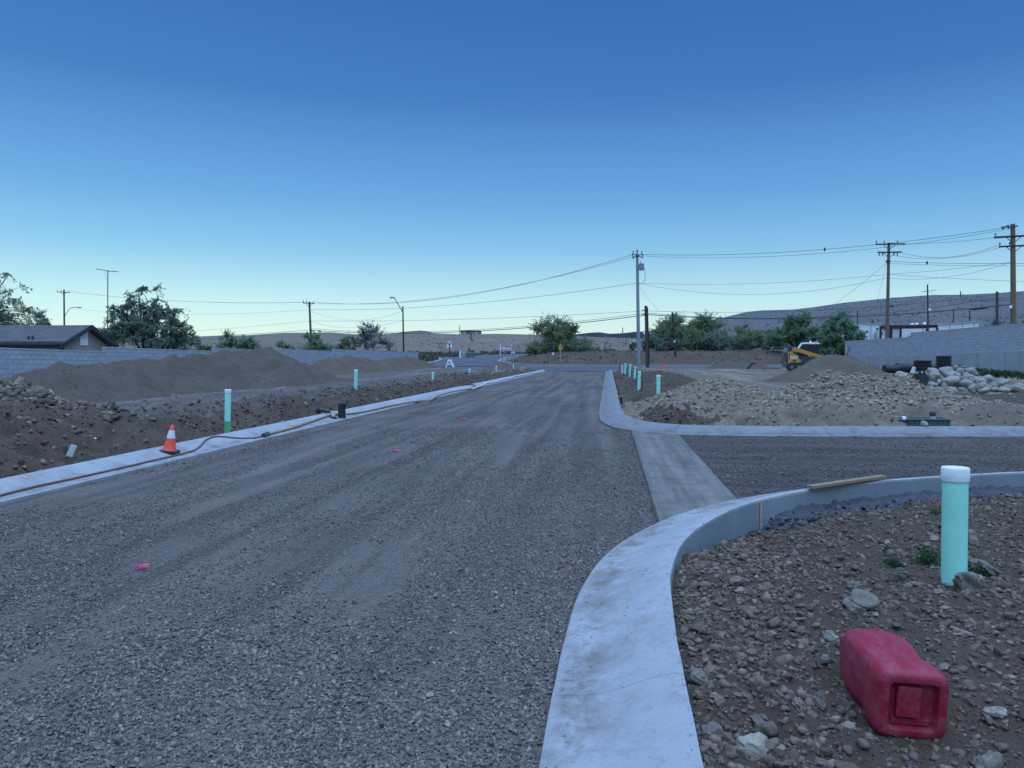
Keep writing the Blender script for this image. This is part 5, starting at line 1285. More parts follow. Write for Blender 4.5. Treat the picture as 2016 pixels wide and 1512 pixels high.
heap_stones(HEAPS[-1], 900, .012, .08, clods, 'x', 6, 2.4)
rd_ = heap('rock_pile', 'heap of broken rock at the left edge above the dark bank', m_pile_dark, [atX(-80, 745, -12.2), atX(-10, 759, -12), atX(30, 773, -11.6), atX(70, 790, -11.2)], .5, .3, .1, .16, .1, 19, 'rock pile')
heap_stones(HEAPS[-1], 2600, .025, .14, clods, 'x', 7, 1.5)
heap('dirt_pile', 'dark lumpy dirt bank at the left edge beside the kerb', m_pile_moist, [(-9.9, 8.1, .46), (-9.6, 9.6, .50), (-9.2, 11.2, .42), (-9.0, 12.6, .34)], .34, .4, .06, .30, .2, 20, lump=.16)
heap_stones(HEAPS[-1], 4200, .008, .09, clods, 'x', 8, 2.8)
heap('dirt_pile', 'small dirt hump beyond the flat pad near the cross street', m_pile_dark, [at(1425, 716, 72), at(1450, 715, 72), at(1490, 718, 72)], .3, .3, .25, .14, .1, 21)
heap('dirt_pile', 'low broken dirt ridge along the row of far teal pipes', m_pile_moist, [(2.3, 23, .6), (2.5, 29, .56), (2.7, 35, .64), (2.4, 44, .5)], .34, .3, .11, .25, .2, 22, lump=.12)
heap_stones(HEAPS[-1], 1800, .012, .07, clods, 'x', 9, 2.8)
# ------------------------------------------------------------------ boulder pile
BL = [(870, 455, 80, 50), (895, 530, 95, 72), (1040, 445, 80, 52), (1155, 405, 40, 38), (1100, 500, 110, 62), (1205, 450, 45, 45), (1270, 432, 50, 25), (1340, 455, 60, 55), (1090, 590, 112, 86), (1175, 535, 68, 58), (1265, 490, 55, 26), (1270, 540, 45, 40),
      (1100, 690, 76, 50), (955, 600, 42, 46), (870, 620, 52, 36), (850, 675, 46, 50), (1225, 680, 42, 28), (1300, 610, 76, 60), (1360, 670, 78, 60), (1400, 560, 92, 52), (1330, 520, 52, 42), (1420, 495, 32, 24), (1420, 615, 36, 20), (1510, 625, 50, 32), (1500, 690, 70, 46),
      (1560, 570, 88, 66), (1620, 635, 52, 46), (1680, 682, 92, 38), (1750, 605, 92, 66), (1870, 672, 122, 52), (1965, 648, 90, 55), (960, 682, 62, 40), (1240, 405, 42, 22), (780, 500, 40, 40), (1190, 620, 50, 50), (1450, 655, 60, 45), (1560, 665, 60, 45), (1030, 640, 60, 55), (1770, 690, 70, 35), (2050, 690, 90, 45), (1330, 575, 60, 45), (1480, 585, 50, 45)]
bl_mesh = [pebble_mesh(600 + i, 3, .34, .84, -.02) for i in range(12)]
for me in bl_mesh: me.materials.append(m_boulder)
for i, (bx, by, rx, ry) in enumerate(BL):
    px, py = 1700 + bx / 6.38, 660 + by / 6.38; low = min(1, max(0, (by - 400) / 290)); Y = 31.2 - 3.0 * low + .25 * math.sin(i * 2.1)
    c = at(px, py, Y); k = Y / F / 6.38
    o = bpy.data.objects.new('boulder', bl_mesh[i % 12]); COL.objects.link(o); o.location = tuple(c); o.rotation_euler = (.15 * math.sin(i), .2 * math.cos(i * 1.7), i * 1.3)
    o.scale = (rx * k * 1.12, rx * k * 1.0, ry * k * 1.30); lb = 'rounded tan boulder heaped in the boulder pile by the right wall'
    if i == 8: lb = 'biggest rounded boulder on the front face of the boulder pile'
    elif i == 3: lb = 'small boulder perched on the very top of the boulder pile'
    elif i == 28: lb = 'large boulder set apart at the right end of the boulder pile'
    else:
        row = 0 if by < 470 else 1 if by < 560 else 2 if by < 645 else 3; same = sorted(q[0] for q in BL if (0 if q[1] < 470 else 1 if q[1] < 560 else 2 if q[1] < 645 else 3) == row); k_ = same.index(bx); n_ = len(same)
        ords = ['leftmost', 'second', 'third', 'fourth', 'fifth', 'sixth', 'seventh', 'eighth', 'ninth', 'tenth', 'eleventh', 'twelfth', 'thirteenth', 'fourteenth', 'fifteenth', 'sixteenth']
        size = 'large' if rx > 80 else 'small' if rx < 48 else 'medium'
        lb = f"{size} tan boulder, {ords[k_]}{' from the left' if k_ else ''} in the {['top', 'upper middle', 'lower middle', 'bottom'][row]} row of the boulder pile"
    tag(o, lb, 'boulder', 'boulders in the pile by the right wall')
heap('rubble_pile', 'stony rubble filling the core of the boulder pile', m_pile_tan, [at(1840, 752, 31.5), at(1880, 740, 32), at(1920, 748, 31.5), at(1965, 764, 31)], .6, .3, .15, .1, .1, 23, 'rubble pile')
c = at(1778, 744, 28.4); o = bpy.data.objects.new('boulder', bl_mesh[2]); COL.objects.link(o); o.location = tuple(c); o.scale = (.36, .34, .3); tag(o, 'pale boulder standing alone behind the bucket', 'boulder')
# ------------------------------------------------------------------ teal sewer pipes
m_teal = worn('teal_pvc', (.34, .76, .575), .05, 3, .4, dirty=.3, dirt=(.34, .5, .36), bump=.03)
m_teal_d = worn('muddy_teal_pvc', (.11, .44, .2), .18, 5, .5, dirty=.35, bump=.05)
m_capw = worn('white_pvc_cap', (.74, .73, .68), .06, 5, .45, dirty=.2)
def pipe(label, X, Y, z0, z1, r, lean=(0, 0), band=None, two=False, bury=.25, n=24):
    t = thing('standpipe', label, 'pipe', (X, Y, z0), (lean[0], lean[1], 0), 'teal sewer standpipes along the kerbs', world=False); h = z1 - z0
    m = MB(); zs = .34 * h if two else -bury
    m.lathe([(r, -bury if not two else zs), (r, h - .02), (r * .86, h - .02), (r * .86, h - .1)], (0, 0, 0), n); m.build('pipe', m_teal, t, smooth='auto')
    if two: m = MB(); m.lathe([(r * 1.005, -bury), (r * 1.005, zs)], (0, 0, 0), n); m.build('muddy_lower_pipe', m_teal_d, t, smooth='auto')
    ch = .088 if r > .07 else .06
    m = MB(); m.lathe([(r * 1.08, h - ch), (r * 1.1, h - ch + .006), (r * 1.1, h - .004), (r * 1.05, h + .004), (r * .3, h + .004)], (0, 0, 0), n); m.build('cap', m_capw, t, smooth='auto')
    for b_ in (band or ()):
        m = MB(); m.lathe([(r * 1.0, b_ * h - .02), (r * 1.07, b_ * h - .015), (r * 1.07, b_ * h + .015), (r * 1.0, b_ * h + .02)], (0, 0, 0), n); m.build('collar', m_teal, t, smooth='auto')
    return t
p = gp(1878, 1145, 0.0); zt = at(1876, 921, p[1])[2]
pipe('large near teal pipe with a white cap among the rocks', p[0], p[1], Gs(p[0], p[1]), zt, .080, (0, -.008))
p = atX(447, 851, -7.16); pipe('teal pipe with a muddy green foot rising behind the left kerb', p[0], p[1], .0, at(447.5, 767, p[1])[2], .056, (0, .035), None, True)
def lp(px, yb, yt, X, label, r=.056, **kw):
    p = atX(px, yb, X); pipe(label, X, p[1], p[2], atX(px, yt, X)[2], r, **kw)
    # soil meets the pipe
lp(700, 771, 728, -8.2, 'teal pipe with a collar in front of the second dirt pile', band=(.28, .86), lean=(0, .03))
lp(852, 755, 733, -8.2, 'teal pipe on the left lot in front of the barricade side', lean=(0, .02))
lp(924.5, 748, 726, -8.2, 'teal pipe on the left lot, third before the crossing')
lp(977, 743, 720.5, -8.2, 'teal pipe beside the small cone of dirt')
lp(1010.5, 735, 717.5, -8.2, 'teal pipe just right of the small cone of dirt')
lp(1034, 735, 723, -8.2, 'last short teal pipe at the far end of left kerb')
def rp(px, yb, yt, Y, label, **kw):
    p = at(px, yb, Y); pipe(label, p[0], Y, p[2], at(px, yt, Y)[2], .056, **kw)
rp(1296, 778, 738.5, 22.3, 'nearest teal pipe of the row behind the far corner kerb')
rp(1258, 758.5, 731, 28, 'teal pipe second nearest in the row behind far kerb', lean=(0, .03))
rp(1249.5, 744.5, 722, 40.5, 'teal pipe third in the row behind far kerb', lean=(0, .05))
rp(1240, 734, 717, 45.5, 'teal pipe fourth in the row behind far kerb', lean=(0, .06))
rp(1230.7, 729, 715.5, 52, 'teal pipe furthest in the row behind far kerb', lean=(0, .04))
def on_kerb(px, py, lift=.0):
    z = .06
    for _ in range(40):
        q = gp(px, py, z); u = float(left_u(q[0], q[1])); z += .35 * (float(kerb_z(np.clip(u, 0.02, 1))) + lift - z)
    return q
# ------------------------------------------------------------------ traffic cones
m_orange = worn('cone_orange', (.86, .10, .05), .12, 6, .5, dirty=.22); m_refl = worn('reflective_white', (.68, .68, .66), .1, 10, .4, dirty=.3); m_rubber = worn('black_rubber', (.028, .028, .029), .2, 8, .75, dirty=.3)
m_redcone = worn('cone_red', (.75, .09, .06), .1, 6, .5, dirty=.1)
def cone(label, p, h, sq, band=True, mat=None, tilt=(0, 0, 0)):
    r = thing('traffic_cone', label, 'cone', p, tilt, 'traffic cones', world=False); R0, R1 = sq * .33, h * .055; b = .035
    prof = lambda z: R0 + (R1 - R0) * (z - b) / (h - b)
    m = MB(); m.lathe([(R0 * 1.12, b), (R0, b + .02), (prof(h * .5), h * .5), (R1, h - .006), (R1 * .75, h), (R1 * .7, h - .03)], (0, 0, 0), 28); m.build('cone_body', mat or m_orange, r, smooth='auto')
    if band:
        a, c = h * .52, h * .80; m = MB(); m.lathe([(prof(a) + .003, a), (prof(c) + .003, c)], (0, 0, 0), 28); m.build('reflective_band', m_refl, r, smooth='auto')
    m = MB(); s = sq / 2; c = s * .28; m.prism([(-s + c, -s, 0), (s - c, -s, 0), (s, -s + c, 0), (s, s - c, 0), (s - c, s, 0), (-s + c, s, 0), (-s, s - c, 0), (-s, -s + c, 0)], (0, 0, b)); m.build('base', m_rubber, r, bevel=.008)
    return r
p = on_kerb(333, 889); cone('orange cone with a white band standing on the left kerb', (p[0], p[1], p[2] - .012), .43, .285, True, None, (0, .13, .35))
p = at(1303.5, 726.5, 70); cone('slim orange red cone on the dirt near the cross street', (p[0], p[1], p[2] - .1), .66, .34, False, m_redcone)
p = at(1097, 726, 80.5); cone('faint red cone out on the cross street', (p[0], p[1], p[2]), .40, .3, False, m_redcone)
# ------------------------------------------------------------------ hoses
m_hose1 = worn('rubber_hose', (.19, .098, .072), .15, 5, .7, dirty=.35); m_hose2 = worn('canvas_hose', (.34, .25, .15), .15, 5, .85, dirty=.4); m_hose3 = worn('white_hose', (.55, .53, .48), .12, 5, .7, dirty=.35)
def hose(name, label, px, r, mat):
    P = catmull([on_kerb(a, b, r) for a, b in px], 8); P = [(x, y, kerb_z(np.clip(left_u(x, y), .02, 1)) + r) for x, y, _ in P]
    m = MB(); m.tube(P, r, 10); tag(m.build(name, mat, None, smooth=True), label, 'hose', 'hoses on the left kerb'); return P
hose('hose', 'reddish brown rubber hose lying along the near left kerb', [(-1500, 1320), (-700, 1136), (-250, 1032.5), (-60, 989), (0, 975), (60, 960), (110, 949), (180, 934), (260, 916), (305, 905.5), (351, 895), (380, 887), (394, 878), (404, 867), (416, 861), (430, 859), (465, 862), (500, 862), (516, 859)], .014, m_hose1)
hose('hose', 'thick tan canvas hose running up to the black sleeve', [(527, 854.5), (568, 844), (613.6, 829), (640, 820), (652, 816.5), (668, 815)], .028, m_hose2)
hose('hose', 'long tan canvas hose beyond the black sleeve', [(678, 815), (720, 809.5), (772, 798), (822, 789.5), (846, 788), (856, 782), (864, 778), (891, 770.5), (926, 765), (930, 761), (937, 759)], .028, m_hose2)
hose('hose', 'pale hose snaking along the far part of the left kerb', [(930, 766), (953, 757), (958, 754), (975, 752), (990, 747), (1006, 744), (1012, 741), (1028, 738.5), (1040, 735.5), (1056, 733), (1066, 730.5)], .038, m_hose3)
hose('hose', 'black flexible line crossing the left kerb in the distance', [(908, 759), (918, 757.5), (928, 757), (936, 758.5)], .022, m_rubber)
def coupling():
    q = on_kerb(519, 858, .03); q2 = on_kerb(527, 855, .03); r = thing('hose_coupling', 'shiny metal coupling joining the brown and tan hoses', 'coupling', tuple(q)); m = MB(); m.tube([q, q2], .036, 12); m.build('coupling_body', worn('bright_metal', (.62, .62, .6), .1, 10, .25, .9), r, smooth='auto')
    for k in (.0, .5, 1.0):
        c = np.array(q) * (1 - k) + np.array(q2) * k; d = (np.array(q2) - q) * .06; m = MB(); m.tube([c - d, c + d], .05, 8); m.build('lug_ring', m_metal_dark, r)
coupling()
# black sleeve, bucket, fittings on the left kerb
def sleeve():
    p = on_kerb(673, 823); z = p[2]; r = thing('meter_sleeve', 'upright black plastic sleeve standing on the left kerb', 'plastic sleeve', tuple(p))
    d = p[1]; w = 15.5 * d / F; hgt = 33 * d / F; x, y = p[0], p[1]
    m = MB(); n = 20
    prof = [(1.12, 0), (1.12, .02), (1.0, .03), (.98, hgt * .5), (.93, hgt * .9), (.86, hgt * .97), (.6, hgt)]
    m.lathe([(a * w / 2, b_) for a, b_ in prof], (x, y, z - .02), n); m.build('body', m_rubber, r, smooth='auto')
    for k in range(4):
        a = -2.3 + k * .55; m = MB(); m.bar((x + math.cos(a) * w * .49, y + math.sin(a) * w * .49, z + .03), (x + math.cos(a) * w * .47, y + math.sin(a) * w * .47, z + hgt * .86), .016, .016); m.build('rib', m_rubber, r)
    m = MB(); m.bar((x + w * .3, y - .04, z + hgt * .88), (x + w * .72, y - .04, z + hgt * .84), .09, .06); m.bar((x + w * .66, y - .04, z + hgt * .86), (x + w * .66, y - .04, z + hgt * .7), .06, .03); m.build('lid_lip', m_rubber, r, bevel=.01)
    q = on_kerb(658, 823); s = q[1] / F; q[1] -= .1; r = thing('bucket', 'small white bucket set on a black tray beside the sleeve', 'bucket', tuple(q))
    m = MB(); m.lathe([(.02, .05), (3.6 * s, .05), (5.0 * s, 14 * s), (5.3 * s, 14 * s), (5.3 * s, 14.6 * s), (4.7 * s, 14.6 * s), (4.2 * s, 11 * s)], (q[0], q[1] + .04, q[2]), 20); m.build('pail', m_white, r, smooth='auto')
    m = MB(); m.lathe([(8 * s, 0), (8 * s, .04), (6.6 * s, .06)], (q[0], q[1], q[2] - .02), 18); m.build('tray', m_rubber, r, smooth='auto')
    q = on_kerb(636, 814); r = thing('pipe_fitting', 'dark elbow fitting lying on the kerb behind the tan hose', 'pipe fitting', tuple(q)); x, y, z = q
    m = MB(); m.tube(catmull([(x - .12, y, z + .07), (x, y + .02, z + .08), (x + .1, y, z + .06), (x + .2, y - .02, z + .05)], 4), .045, 10); m.build('elbow', worn('olive_plastic', (.06, .055, .035), .2, 8, .6, dirty=.4), r, smooth=True)
    m = MB(); m.lathe([(.05, -.03), (.075, -.03), (.075, .03), (.05, .03)], (x - .12, y, z + .07), 14, Matrix.Rotation(math.pi / 2, 3, 'Y')); m.build('flange', m_rubber, r, smooth='auto')
sleeve()
# bent black conduits sticking out of the banks
def stub(label, pts, r=.014, X=None, Y=None):
    P = [atX(a, b_, X) if X is not None else at(a, b_, Y) for a, b_ in pts]; m = MB(); m.tube(catmull(P, 5), r, 8); tag(m.build('conduit', m_rubber, None, smooth=True), label, 'conduit', 'bent black conduits in the dirt')
stub('bent black conduit sticking up from the bank left of the sleeve', [(554, 842), (557, 824), (563, 806), (571, 794), (577, 787), (578, 793)], .014, X=-7.35)
stub('long arching black conduit on the left lot past the collared pipe', [(796, 776), (802, 766), (810, 758), (820, 755), (830, 753.5), (838, 753.5)], .02, X=-8.0)
stub('black conduit curving beside the second nearest far teal pipe', [(1256, 776), (1262, 768), (1265, 758), (1264, 748), (1261, 742)], .014, Y=26.5)
stub('thin black conduit behind the third left teal pipe', [(937, 748), (938, 741), (942, 735)], .02, X=-8.8)
# ------------------------------------------------------------------ red fuel can
def can_mat():
    t = NT('faded_red_plastic'); co = t.coord()
    n = t.noise(co, 9, 7, .7); n2 = t.noise(t.coord('Object', (2, 6, 6)), 3.2, 9, .78, .2); n3 = t.noise(co, 24, 6, .75)
    col = t.ramp(n, [(.3, (.22, .010, .024)), (.7, (.30, .016, .032))])
    col = t.mix(t.math('MULTIPLY', t.ramp(n2, [(.45, 0), (.72, 1)]), .5), col, (.33, .115, .15))
    col = t.mix(t.math('MULTIPLY', t.ramp(n3, [(.58, 0), (.72, 1)]), .35), col, (.28, .16, .17))
    t.bump(n, .10, .004); return t.done(col, t.ramp(n2, [(.3, .38), (.7, .7)]))
m_can = can_mat()
def gas_can():
    b0 = gp(1792, 1447, .01); zg = Gs(b0[0], b0[1]) - .005
    r = thing('fuel_can', 'faded red plastic fuel can lying on its side on the rocks', 'fuel can', (b0[0], b0[1], zg), world=False)
    # local: x = long axis from base to neck, y = across, z = up
    N = 40
    def sec(x, hw, hh, cy, cz, n=4.2):
        out = []
        for k in range(N):
            a = 2 * math.pi * k / N; c, s = math.cos(a), math.sin(a)
            out.append((x, cy + hw * math.copysign(abs(c) ** (2 / n), c), cz + hh * math.copysign(abs(s) ** (2 / n), s)))
        return out
    H = .125
    rows = [(-.000, .098, .098, 0, H, 6), (.002, .108, .108, 0, H, 6), (.010, .118, .118, 0, H, 6), (.028, .1235, .1235, 0, H, 5.5), (.075, .124, .124, 0, H, 5.5), (.10, .119, .121, 0, H, 5), (.135, .112, .119, .002, H, 4.6), (.175, .114, .121, .004, H + .001, 4.4), (.215, .121, .124, .002, H + .002, 4.4), (.27, .122, .124, 0, H + .002, 4.4), (.325, .117, .119, .002, H + .002, 4), (.365, .098, .104, .010, H + .004, 3.4), (.395, .072, .082, .020, H + .006, 2.8), (.41, .045, .055, .03, H + .004, 2.4)]
    rows = [(q[0] * (1.30 if q[0] > .05 else 1), *q[1:]) for q in rows]
    V = []; Fc = []
    for q in rows: V += sec(*q)
    M_ = len(rows)
    for i in range(M_ - 1):
        for k in range(N): Fc.append((i * N + k, i * N + (k + 1) % N, (i + 1) * N + (k + 1) % N, (i + 1) * N + k))
    Fc.append(tuple(range((M_ - 1) * N, M_ * N)))
    # recessed base: rim, wall, floor
    o1 = len(V); V += sec(.0005, .084, .086, -.002, H, 9); o2 = len(V); V += sec(.032, .078, .080, -.002, H, 9)
    for k in range(N):
        Fc.append((k, o1 + k, o1 + (k + 1) % N, (k + 1) % N)); Fc.append((o1 + k, o2 + k, o2 + (k + 1) % N, o1 + (k + 1) % N))
    Fc.append(tuple(range(o2, o2 + N)))
    m = MB(); m.add(V, Fc); body = m.build('body', m_can, r, smooth='auto')
    # raised pad and pocket inside the recess
    m = MB(); m.box((.022, .010, H + .012), (.024, .082, .112)); m.build('base_pad', m_can, body, bevel=.005)
    m = MB(); m.box((.030, -.004, H - .062), (.012, .13, .024)); m.build('base_bead', m_can, body, bevel=.005)
    # neck with threads and handle ridge
    c = Vector((.515, .055, H + .02)); R_ = Matrix.Rotation(math.pi / 2, 3, 'Y')
    m = MB(); m.lathe([(.036, -.05), (.036, .0), (.030, .004), (.030, .012), (.034, .014), (.034, .02), (.030, .022), (.030, .030), (.034, .032), (.034, .038), (.029, .042), (.022, .042), (.022, .01)], c, 20, R_); m.build('neck', m_can, r, smooth='auto')
    m = MB(); m.tube(catmull([(.40, -.03, H + .09), (.45, -.03, H + .10), (.495, -.025, H + .08), (.51, -.02, H + .03), (.495, -.02, H - .03)], 5), [.022] * 21, 12); m.build('handle', m_can, r, smooth=True)
    m = MB(); m.tube([(.06, -.118, H - .05), (.30, -.116, H - .05)], .006, 8); m.build('side_rib', m_can, body, smooth=True)
    a0 = gp(1792, 1447, .12); a1 = gp(1706, 1345, .12); r.scale = (1.08, 1.17, 1.17); ang = math.atan2(a1[1] - a0[1], a1[0] - a0[0])
    r.rotation_euler = (.05, -.03, ang)
gas_can()
# ------------------------------------------------------------------ lumber on the kerb
def lumber():
    a, b_ = gp(1594, 960, .16), gp(1739, 939, .16); m = MB(); m.bar(a + np.array([0, 0, .005]), b_ + np.array([0, 0, .005]), .085, .034)
    t = NT('pine_board'); co = t.coord('Object', (1.5, 14, 14)); n = t.noise(co, 4, 6, .65, .4)
    o = m.build('board', t.done(t.ramp(n, [(.3, (.2, .125, .066)), (.7, (.31, .215, .125))]), .8), None, bevel=.004); tag(o, 'length of sawn pine board lying on top of the near kerb', 'board')
lumber()
def peg(label, px, py, z, s, mat, cat='debris', name='debris', seed=0, flat=.5):
    q = gp(px, py, z); me = pebble_mesh(900 + seed, 2, .5, flat, .4); me.materials.append(mat); o = bpy.data.objects.new(name, me); COL.objects.link(o); q[2] = max(z, Gs(q[0], q[1])); k = q[1] / F * s / 2
    o.location = tuple(q); o.scale = (k, k * .8, k); o.rotation_euler = (.3, .2, seed); return tag(o, label, cat)
# pale broken concrete block stuck in the left bank
def stake_block():
    p = atX(141, 888, -7.25); r = thing('concrete_chunk', 'pale broken concrete slab leaning in the left bank', 'concrete chunk', tuple(p)); s = p[1] / F
    m = MB(); M3 = Matrix.Rotation(.25, 3, 'Y') @ Matrix.Rotation(-.35, 3, 'X') @ Matrix.Rotation(.5, 3, 'Z'); m.box(p, (13 * s, 5 * s, 27 * s), M=M3); m.build('slab', concrete_mat('pale_chunk', (.42, .4, .36), (.25, .2, .16), .5), r, bevel=.015)
    m = MB(); q = p + np.array([-.11, .07, .0]); m.box(q, (22 * s, 8 * s, 20 * s), M=Matrix.Rotation(.5, 3, 'Y') @ Matrix.Rotation(-.3, 3, 'Z')); m.build('broken_end', m_wetconc, r, bevel=.04)
stake_block()
for i, (px, py, s) in enumerate(((50, 855, 5), (188, 863, 7), (86, 841, 4), (158, 848, 4), (650, 746, 4))):
    peg(['tiny white scrap on the dark left bank near the edge', 'white scrap of litter above the left kerb', 'white fleck on the upper left bank', 'white fleck right of the broken rock heap', 'white scrap in front of the second left pile'][i], px, py, .35, s, m_white, 'litter', 'litter', i, .4)
peg('white rag at the corner of the green meter box', 1780, 824, .25, 12, m_white, 'litter', 'litter', 7, .8)
# ------------------------------------------------------------------ green meter box
def meter_box():
    p = gp(1832, 833, .16); Y = p[1] + .12; a, b_ = at(1790, 826, Y), at(1870, 826, Y); w = b_[0] - a[0]; zc = .06; h = .22
    r = thing('meter_box', 'upside down green plastic meter box behind the side street kerb', 'meter box', ((a[0] + b_[0]) / 2, Y, zc)); x, y = (a[0] + b_[0]) / 2, Y + .22
    mg = worn('green_plastic', (.075, .105, .085), .15, 6, .6, dirty=.3)
    m = MB()
    for dx, dy, sx_, sy_ in ((0, -.22, w, .03), (0, .22, w, .03), (-w / 2, 0, .03, .44), (w / 2, 0, .03, .44)): m.box((x + dx, y + dy, zc + h / 2 - .05), (sx_, sy_, h))
    m.build('shell', mg, r)
    m = MB(); top = zc + h - .05
    for dx, dy, sx_, sy_ in ((0, -.235, w + .1, .06), (0, .235, w + .1, .06), (-w / 2 - .02, 0, .06, .41), (w / 2 + .02, 0, .06, .41)): m.box((x + dx, y + dy, top), (sx_, sy_, .025))
    m.build('rim', worn('pale_green_plastic', (.13, .16, .14), .1, 6, .6, dirty=.3), r)
    for k in np.linspace(-.46, .46, 9): m = MB(); m.box((x + k * w, y - .242, zc + h / 2 - .06), (.018, .018, h - .04)); m.build('rib', mg, r)
    q = at(1838, 818, Y + .2); m = MB(); m.tube([(q[0], y, zc), (q[0] - .01, y, q[2] + .0)], .055, 14); pr = m.build('riser_pipe', worn('grey_pvc', (.42, .43, .44), .1, 5, .5), r, smooth='auto')
    m = MB(); m.lathe([(.06, 0), (.065, .05), (.05, .085), (.02, .09)], (q[0] - .01, y, q[2] - .01), 14); m.build('riser_cap', m_trim, r, smooth='auto')
    o = bpy.data.objects.new('rock', bl_mesh[4]); COL.objects.link(o); g = gp(1817, 832, .2); o.location = (g[0], g[1] - .06, .17); o.scale = (.1, .09, .1); tag(o, 'pale round rock in front of the green meter box', 'rock')
meter_box()
# ------------------------------------------------------------------ black pipes by the right wall
def corr_mat():
    t = NT('black_hdpe'); co = t.coord(); n = t.noise(co, 3, 6); return t.done(t.ramp(n, [(.3, (.011, .011, .013)), (.7, (.022, .022, .025))]), t.ramp(n, [(.3, .35), (.7, .6)]))
m_hdpe = corr_mat()
def corrugated(label, px0, px1, ptop, pbot, Y):
    a, b_ = at(px0, ptop, Y), at(px1, pbot, Y); rad = (b_[0] - a[0]) / 2; zt, zb = a[2], b_[2] - .25; c = ((a[0] + b_[0]) / 2, Y, 0)
    r = thing('corrugated_pipe', label, 'pipe', (c[0], Y, zb)); n = 6; prof = []; H_ = zt - zb; k = int(round(H_ / .165))
    for i in range(k):
        z = zb + H_ * i / k; d = H_ / k; prof += [(rad * .93, z), (rad * .93, z + d * .28), (rad, z + d * .42), (rad, z + d * .86), (rad * .93, z + d * .99)]
    prof += [(rad * .93, zt), (rad * .84, zt), (rad * .82, zb + .1)]
    m = MB(); m.lathe(prof, c, 32); m.build('pipe_wall', m_hdpe, r, smooth='auto')
    m = MB(); m.lathe([(rad * .935, zt - .03), (rad * 1.01, zt - .025), (rad * 1.01, zt + .004), (rad * .83, zt + .004), (rad * .83, zt - .03)], c, 32); m.build('rim', m_hdpe, r, smooth='auto')
corrugated('upright black corrugated pipe nearest the bucket', 1799.5, 1833, 710, 738, 42)
corrugated('upright black corrugated pipe further right behind the boulders', 1843.5, 1872, 701, 728, 45)
def lying(label, x0, x1, yt, yb, Y, back=1.3):
    a, b_ = at(x0, yt, Y), at(x1, yb, Y); rad = (a[2] - b_[2]) / 2; z = (a[2] + b_[2]) / 2; r = thing('black_pipe', label, 'pipe', ((a[0] + b_[0]) / 2, Y, z - rad)); R_ = Matrix.Rotation(math.pi / 2, 3, 'Y') ; R_ = Matrix.Rotation(.12, 3, 'Z') @ R_; L = (b_[0] - a[0])
    m = MB(); m.lathe([(rad * .88, -L / 2 + .3), (rad * .88, -L / 2), (rad, -L / 2), (rad, L / 2), (rad * .88, L / 2), (rad * .88, L / 2 - .4), (.01, L / 2 - .42)], ((a[0] + b_[0]) / 2, Y, z), 28, R_); m.build('pipe_wall', m_hdpe, r, smooth='auto')
    for s in (-1, 1):
        c = R_ @ Vector((0, 0, s * (L / 2 - .06))); m = MB(); m.lathe([(rad, -.05), (rad * 1.05, -.04), (rad * 1.05, .04), (rad, .05)], (c.x + (a[0] + b_[0]) / 2, c.y + Y, c.z + z), 28, R_); m.build('end_band', m_hdpe, r, smooth='auto')
lying('black plastic pipe lying nearest the sand pile', 1740, 1768, 718.5, 738, 43)
lying('black plastic pipe lying with its open end to the right', 1764, 1803, 715.5, 736, 44.5)
lying('long black plastic pipe lying behind the upright corrugated pipes', 1826, 1893, 717.5, 732, 47)
# white serrated angle piece
def serrated():
    Y = 40; a, b_, c, d = at(1792, 738, Y), at(1800, 738, Y), at(1800, 722, Y), at(1798.5, 722, Y)
    m = MB(); m.prism([a, b_, c, d], (0, .12, 0))
    for k in range(5): z = b_[2] + (c[2] - b_[2]) * (k + .5) / 5; m.box((b_[0] + .03, Y + .06, z), (.07, .1, .05))
    tag(m.build('panel_scrap', m_white, None), 'white toothed triangular scrap beside the corrugated pipe', 'scrap')
serrated()
# loader bucket left among the rubble
def bucket():
    Y = 26.6; r = thing('loader_bucket', 'rusty digging bucket with a dark side plate lying by the boulders', 'bucket', tuple(at(1780, 768, Y)))
    P = lambda q, Y_=Y: at(1760 + q[0] / 10.08, 690 + q[1] / 10.08, Y_)
    pl = [(435, 420), (620, 395), (645, 480), (705, 590), (640, 730), (575, 745)]
    m = MB(); m.prism([P(q) for q in pl], (0, .06, 0)); m.build('side_plate', worn('dark_blue_steel', (.035, .042, .052), .25, 6, .5, .3, dirty=.2), r, bevel=.01)
    m = MB(); m.prism([P(q, Y + .1) for q in [(345, 520), (440, 440), (575, 745), (560, 800), (470, 760), (395, 660)]], (0, .55, 0)); m.build('shell', worn('rusty_steel', (.16, .09, .05), .4, 7, .8, .2, dirt=(.09, .06, .045), dirty=.6), r, bevel=.02)
    m = MB(); m.prism([P(q, Y + .12) for q in [(80, 590), (110, 540), (200, 525), (330, 545), (400, 640), (440, 720), (420, 770), (330, 750), (300, 690), (180, 650)]], (0, .8, 0)); m.build('curved_back', worn('dusty_steel', (.17, .155, .14), .3, 6, .8, .1, dirty=.5), r, bevel=.03)
    m = MB(); 
    for k in range(5): q = P((110 + k * 55, 545 - 8 * k + (12 if k > 3 else 0)), Y + .02); m.box(q, (.10, .12, .07))
    m.build('teeth', m_metal_dark, r, bevel=.01)
    m = MB(); q = P((285, 672), Y + .08); m.box(q, (.09, .05, .07)); m.build('hitch_pin', m_trim, r)
    m = MB(); q = P((212, 640), Y + .08); m.lathe([(.01, -.02), (.035, -.02), (.035, .02), (.01, .02)], q, 10, Matrix.Rotation(math.pi / 2, 3, 'X')); m.build('bright_boss', m_white, r)
    for q in ((560, 435), (460, 440)): m = MB(); c = P(q, Y - .01); m.lathe([(.01, -.015), (.035, -.015), (.035, .015), (.01, .015)], c, 10, Matrix.Rotation(math.pi / 2, 3, 'X')); m.build('bolt', m_metal_light, r)
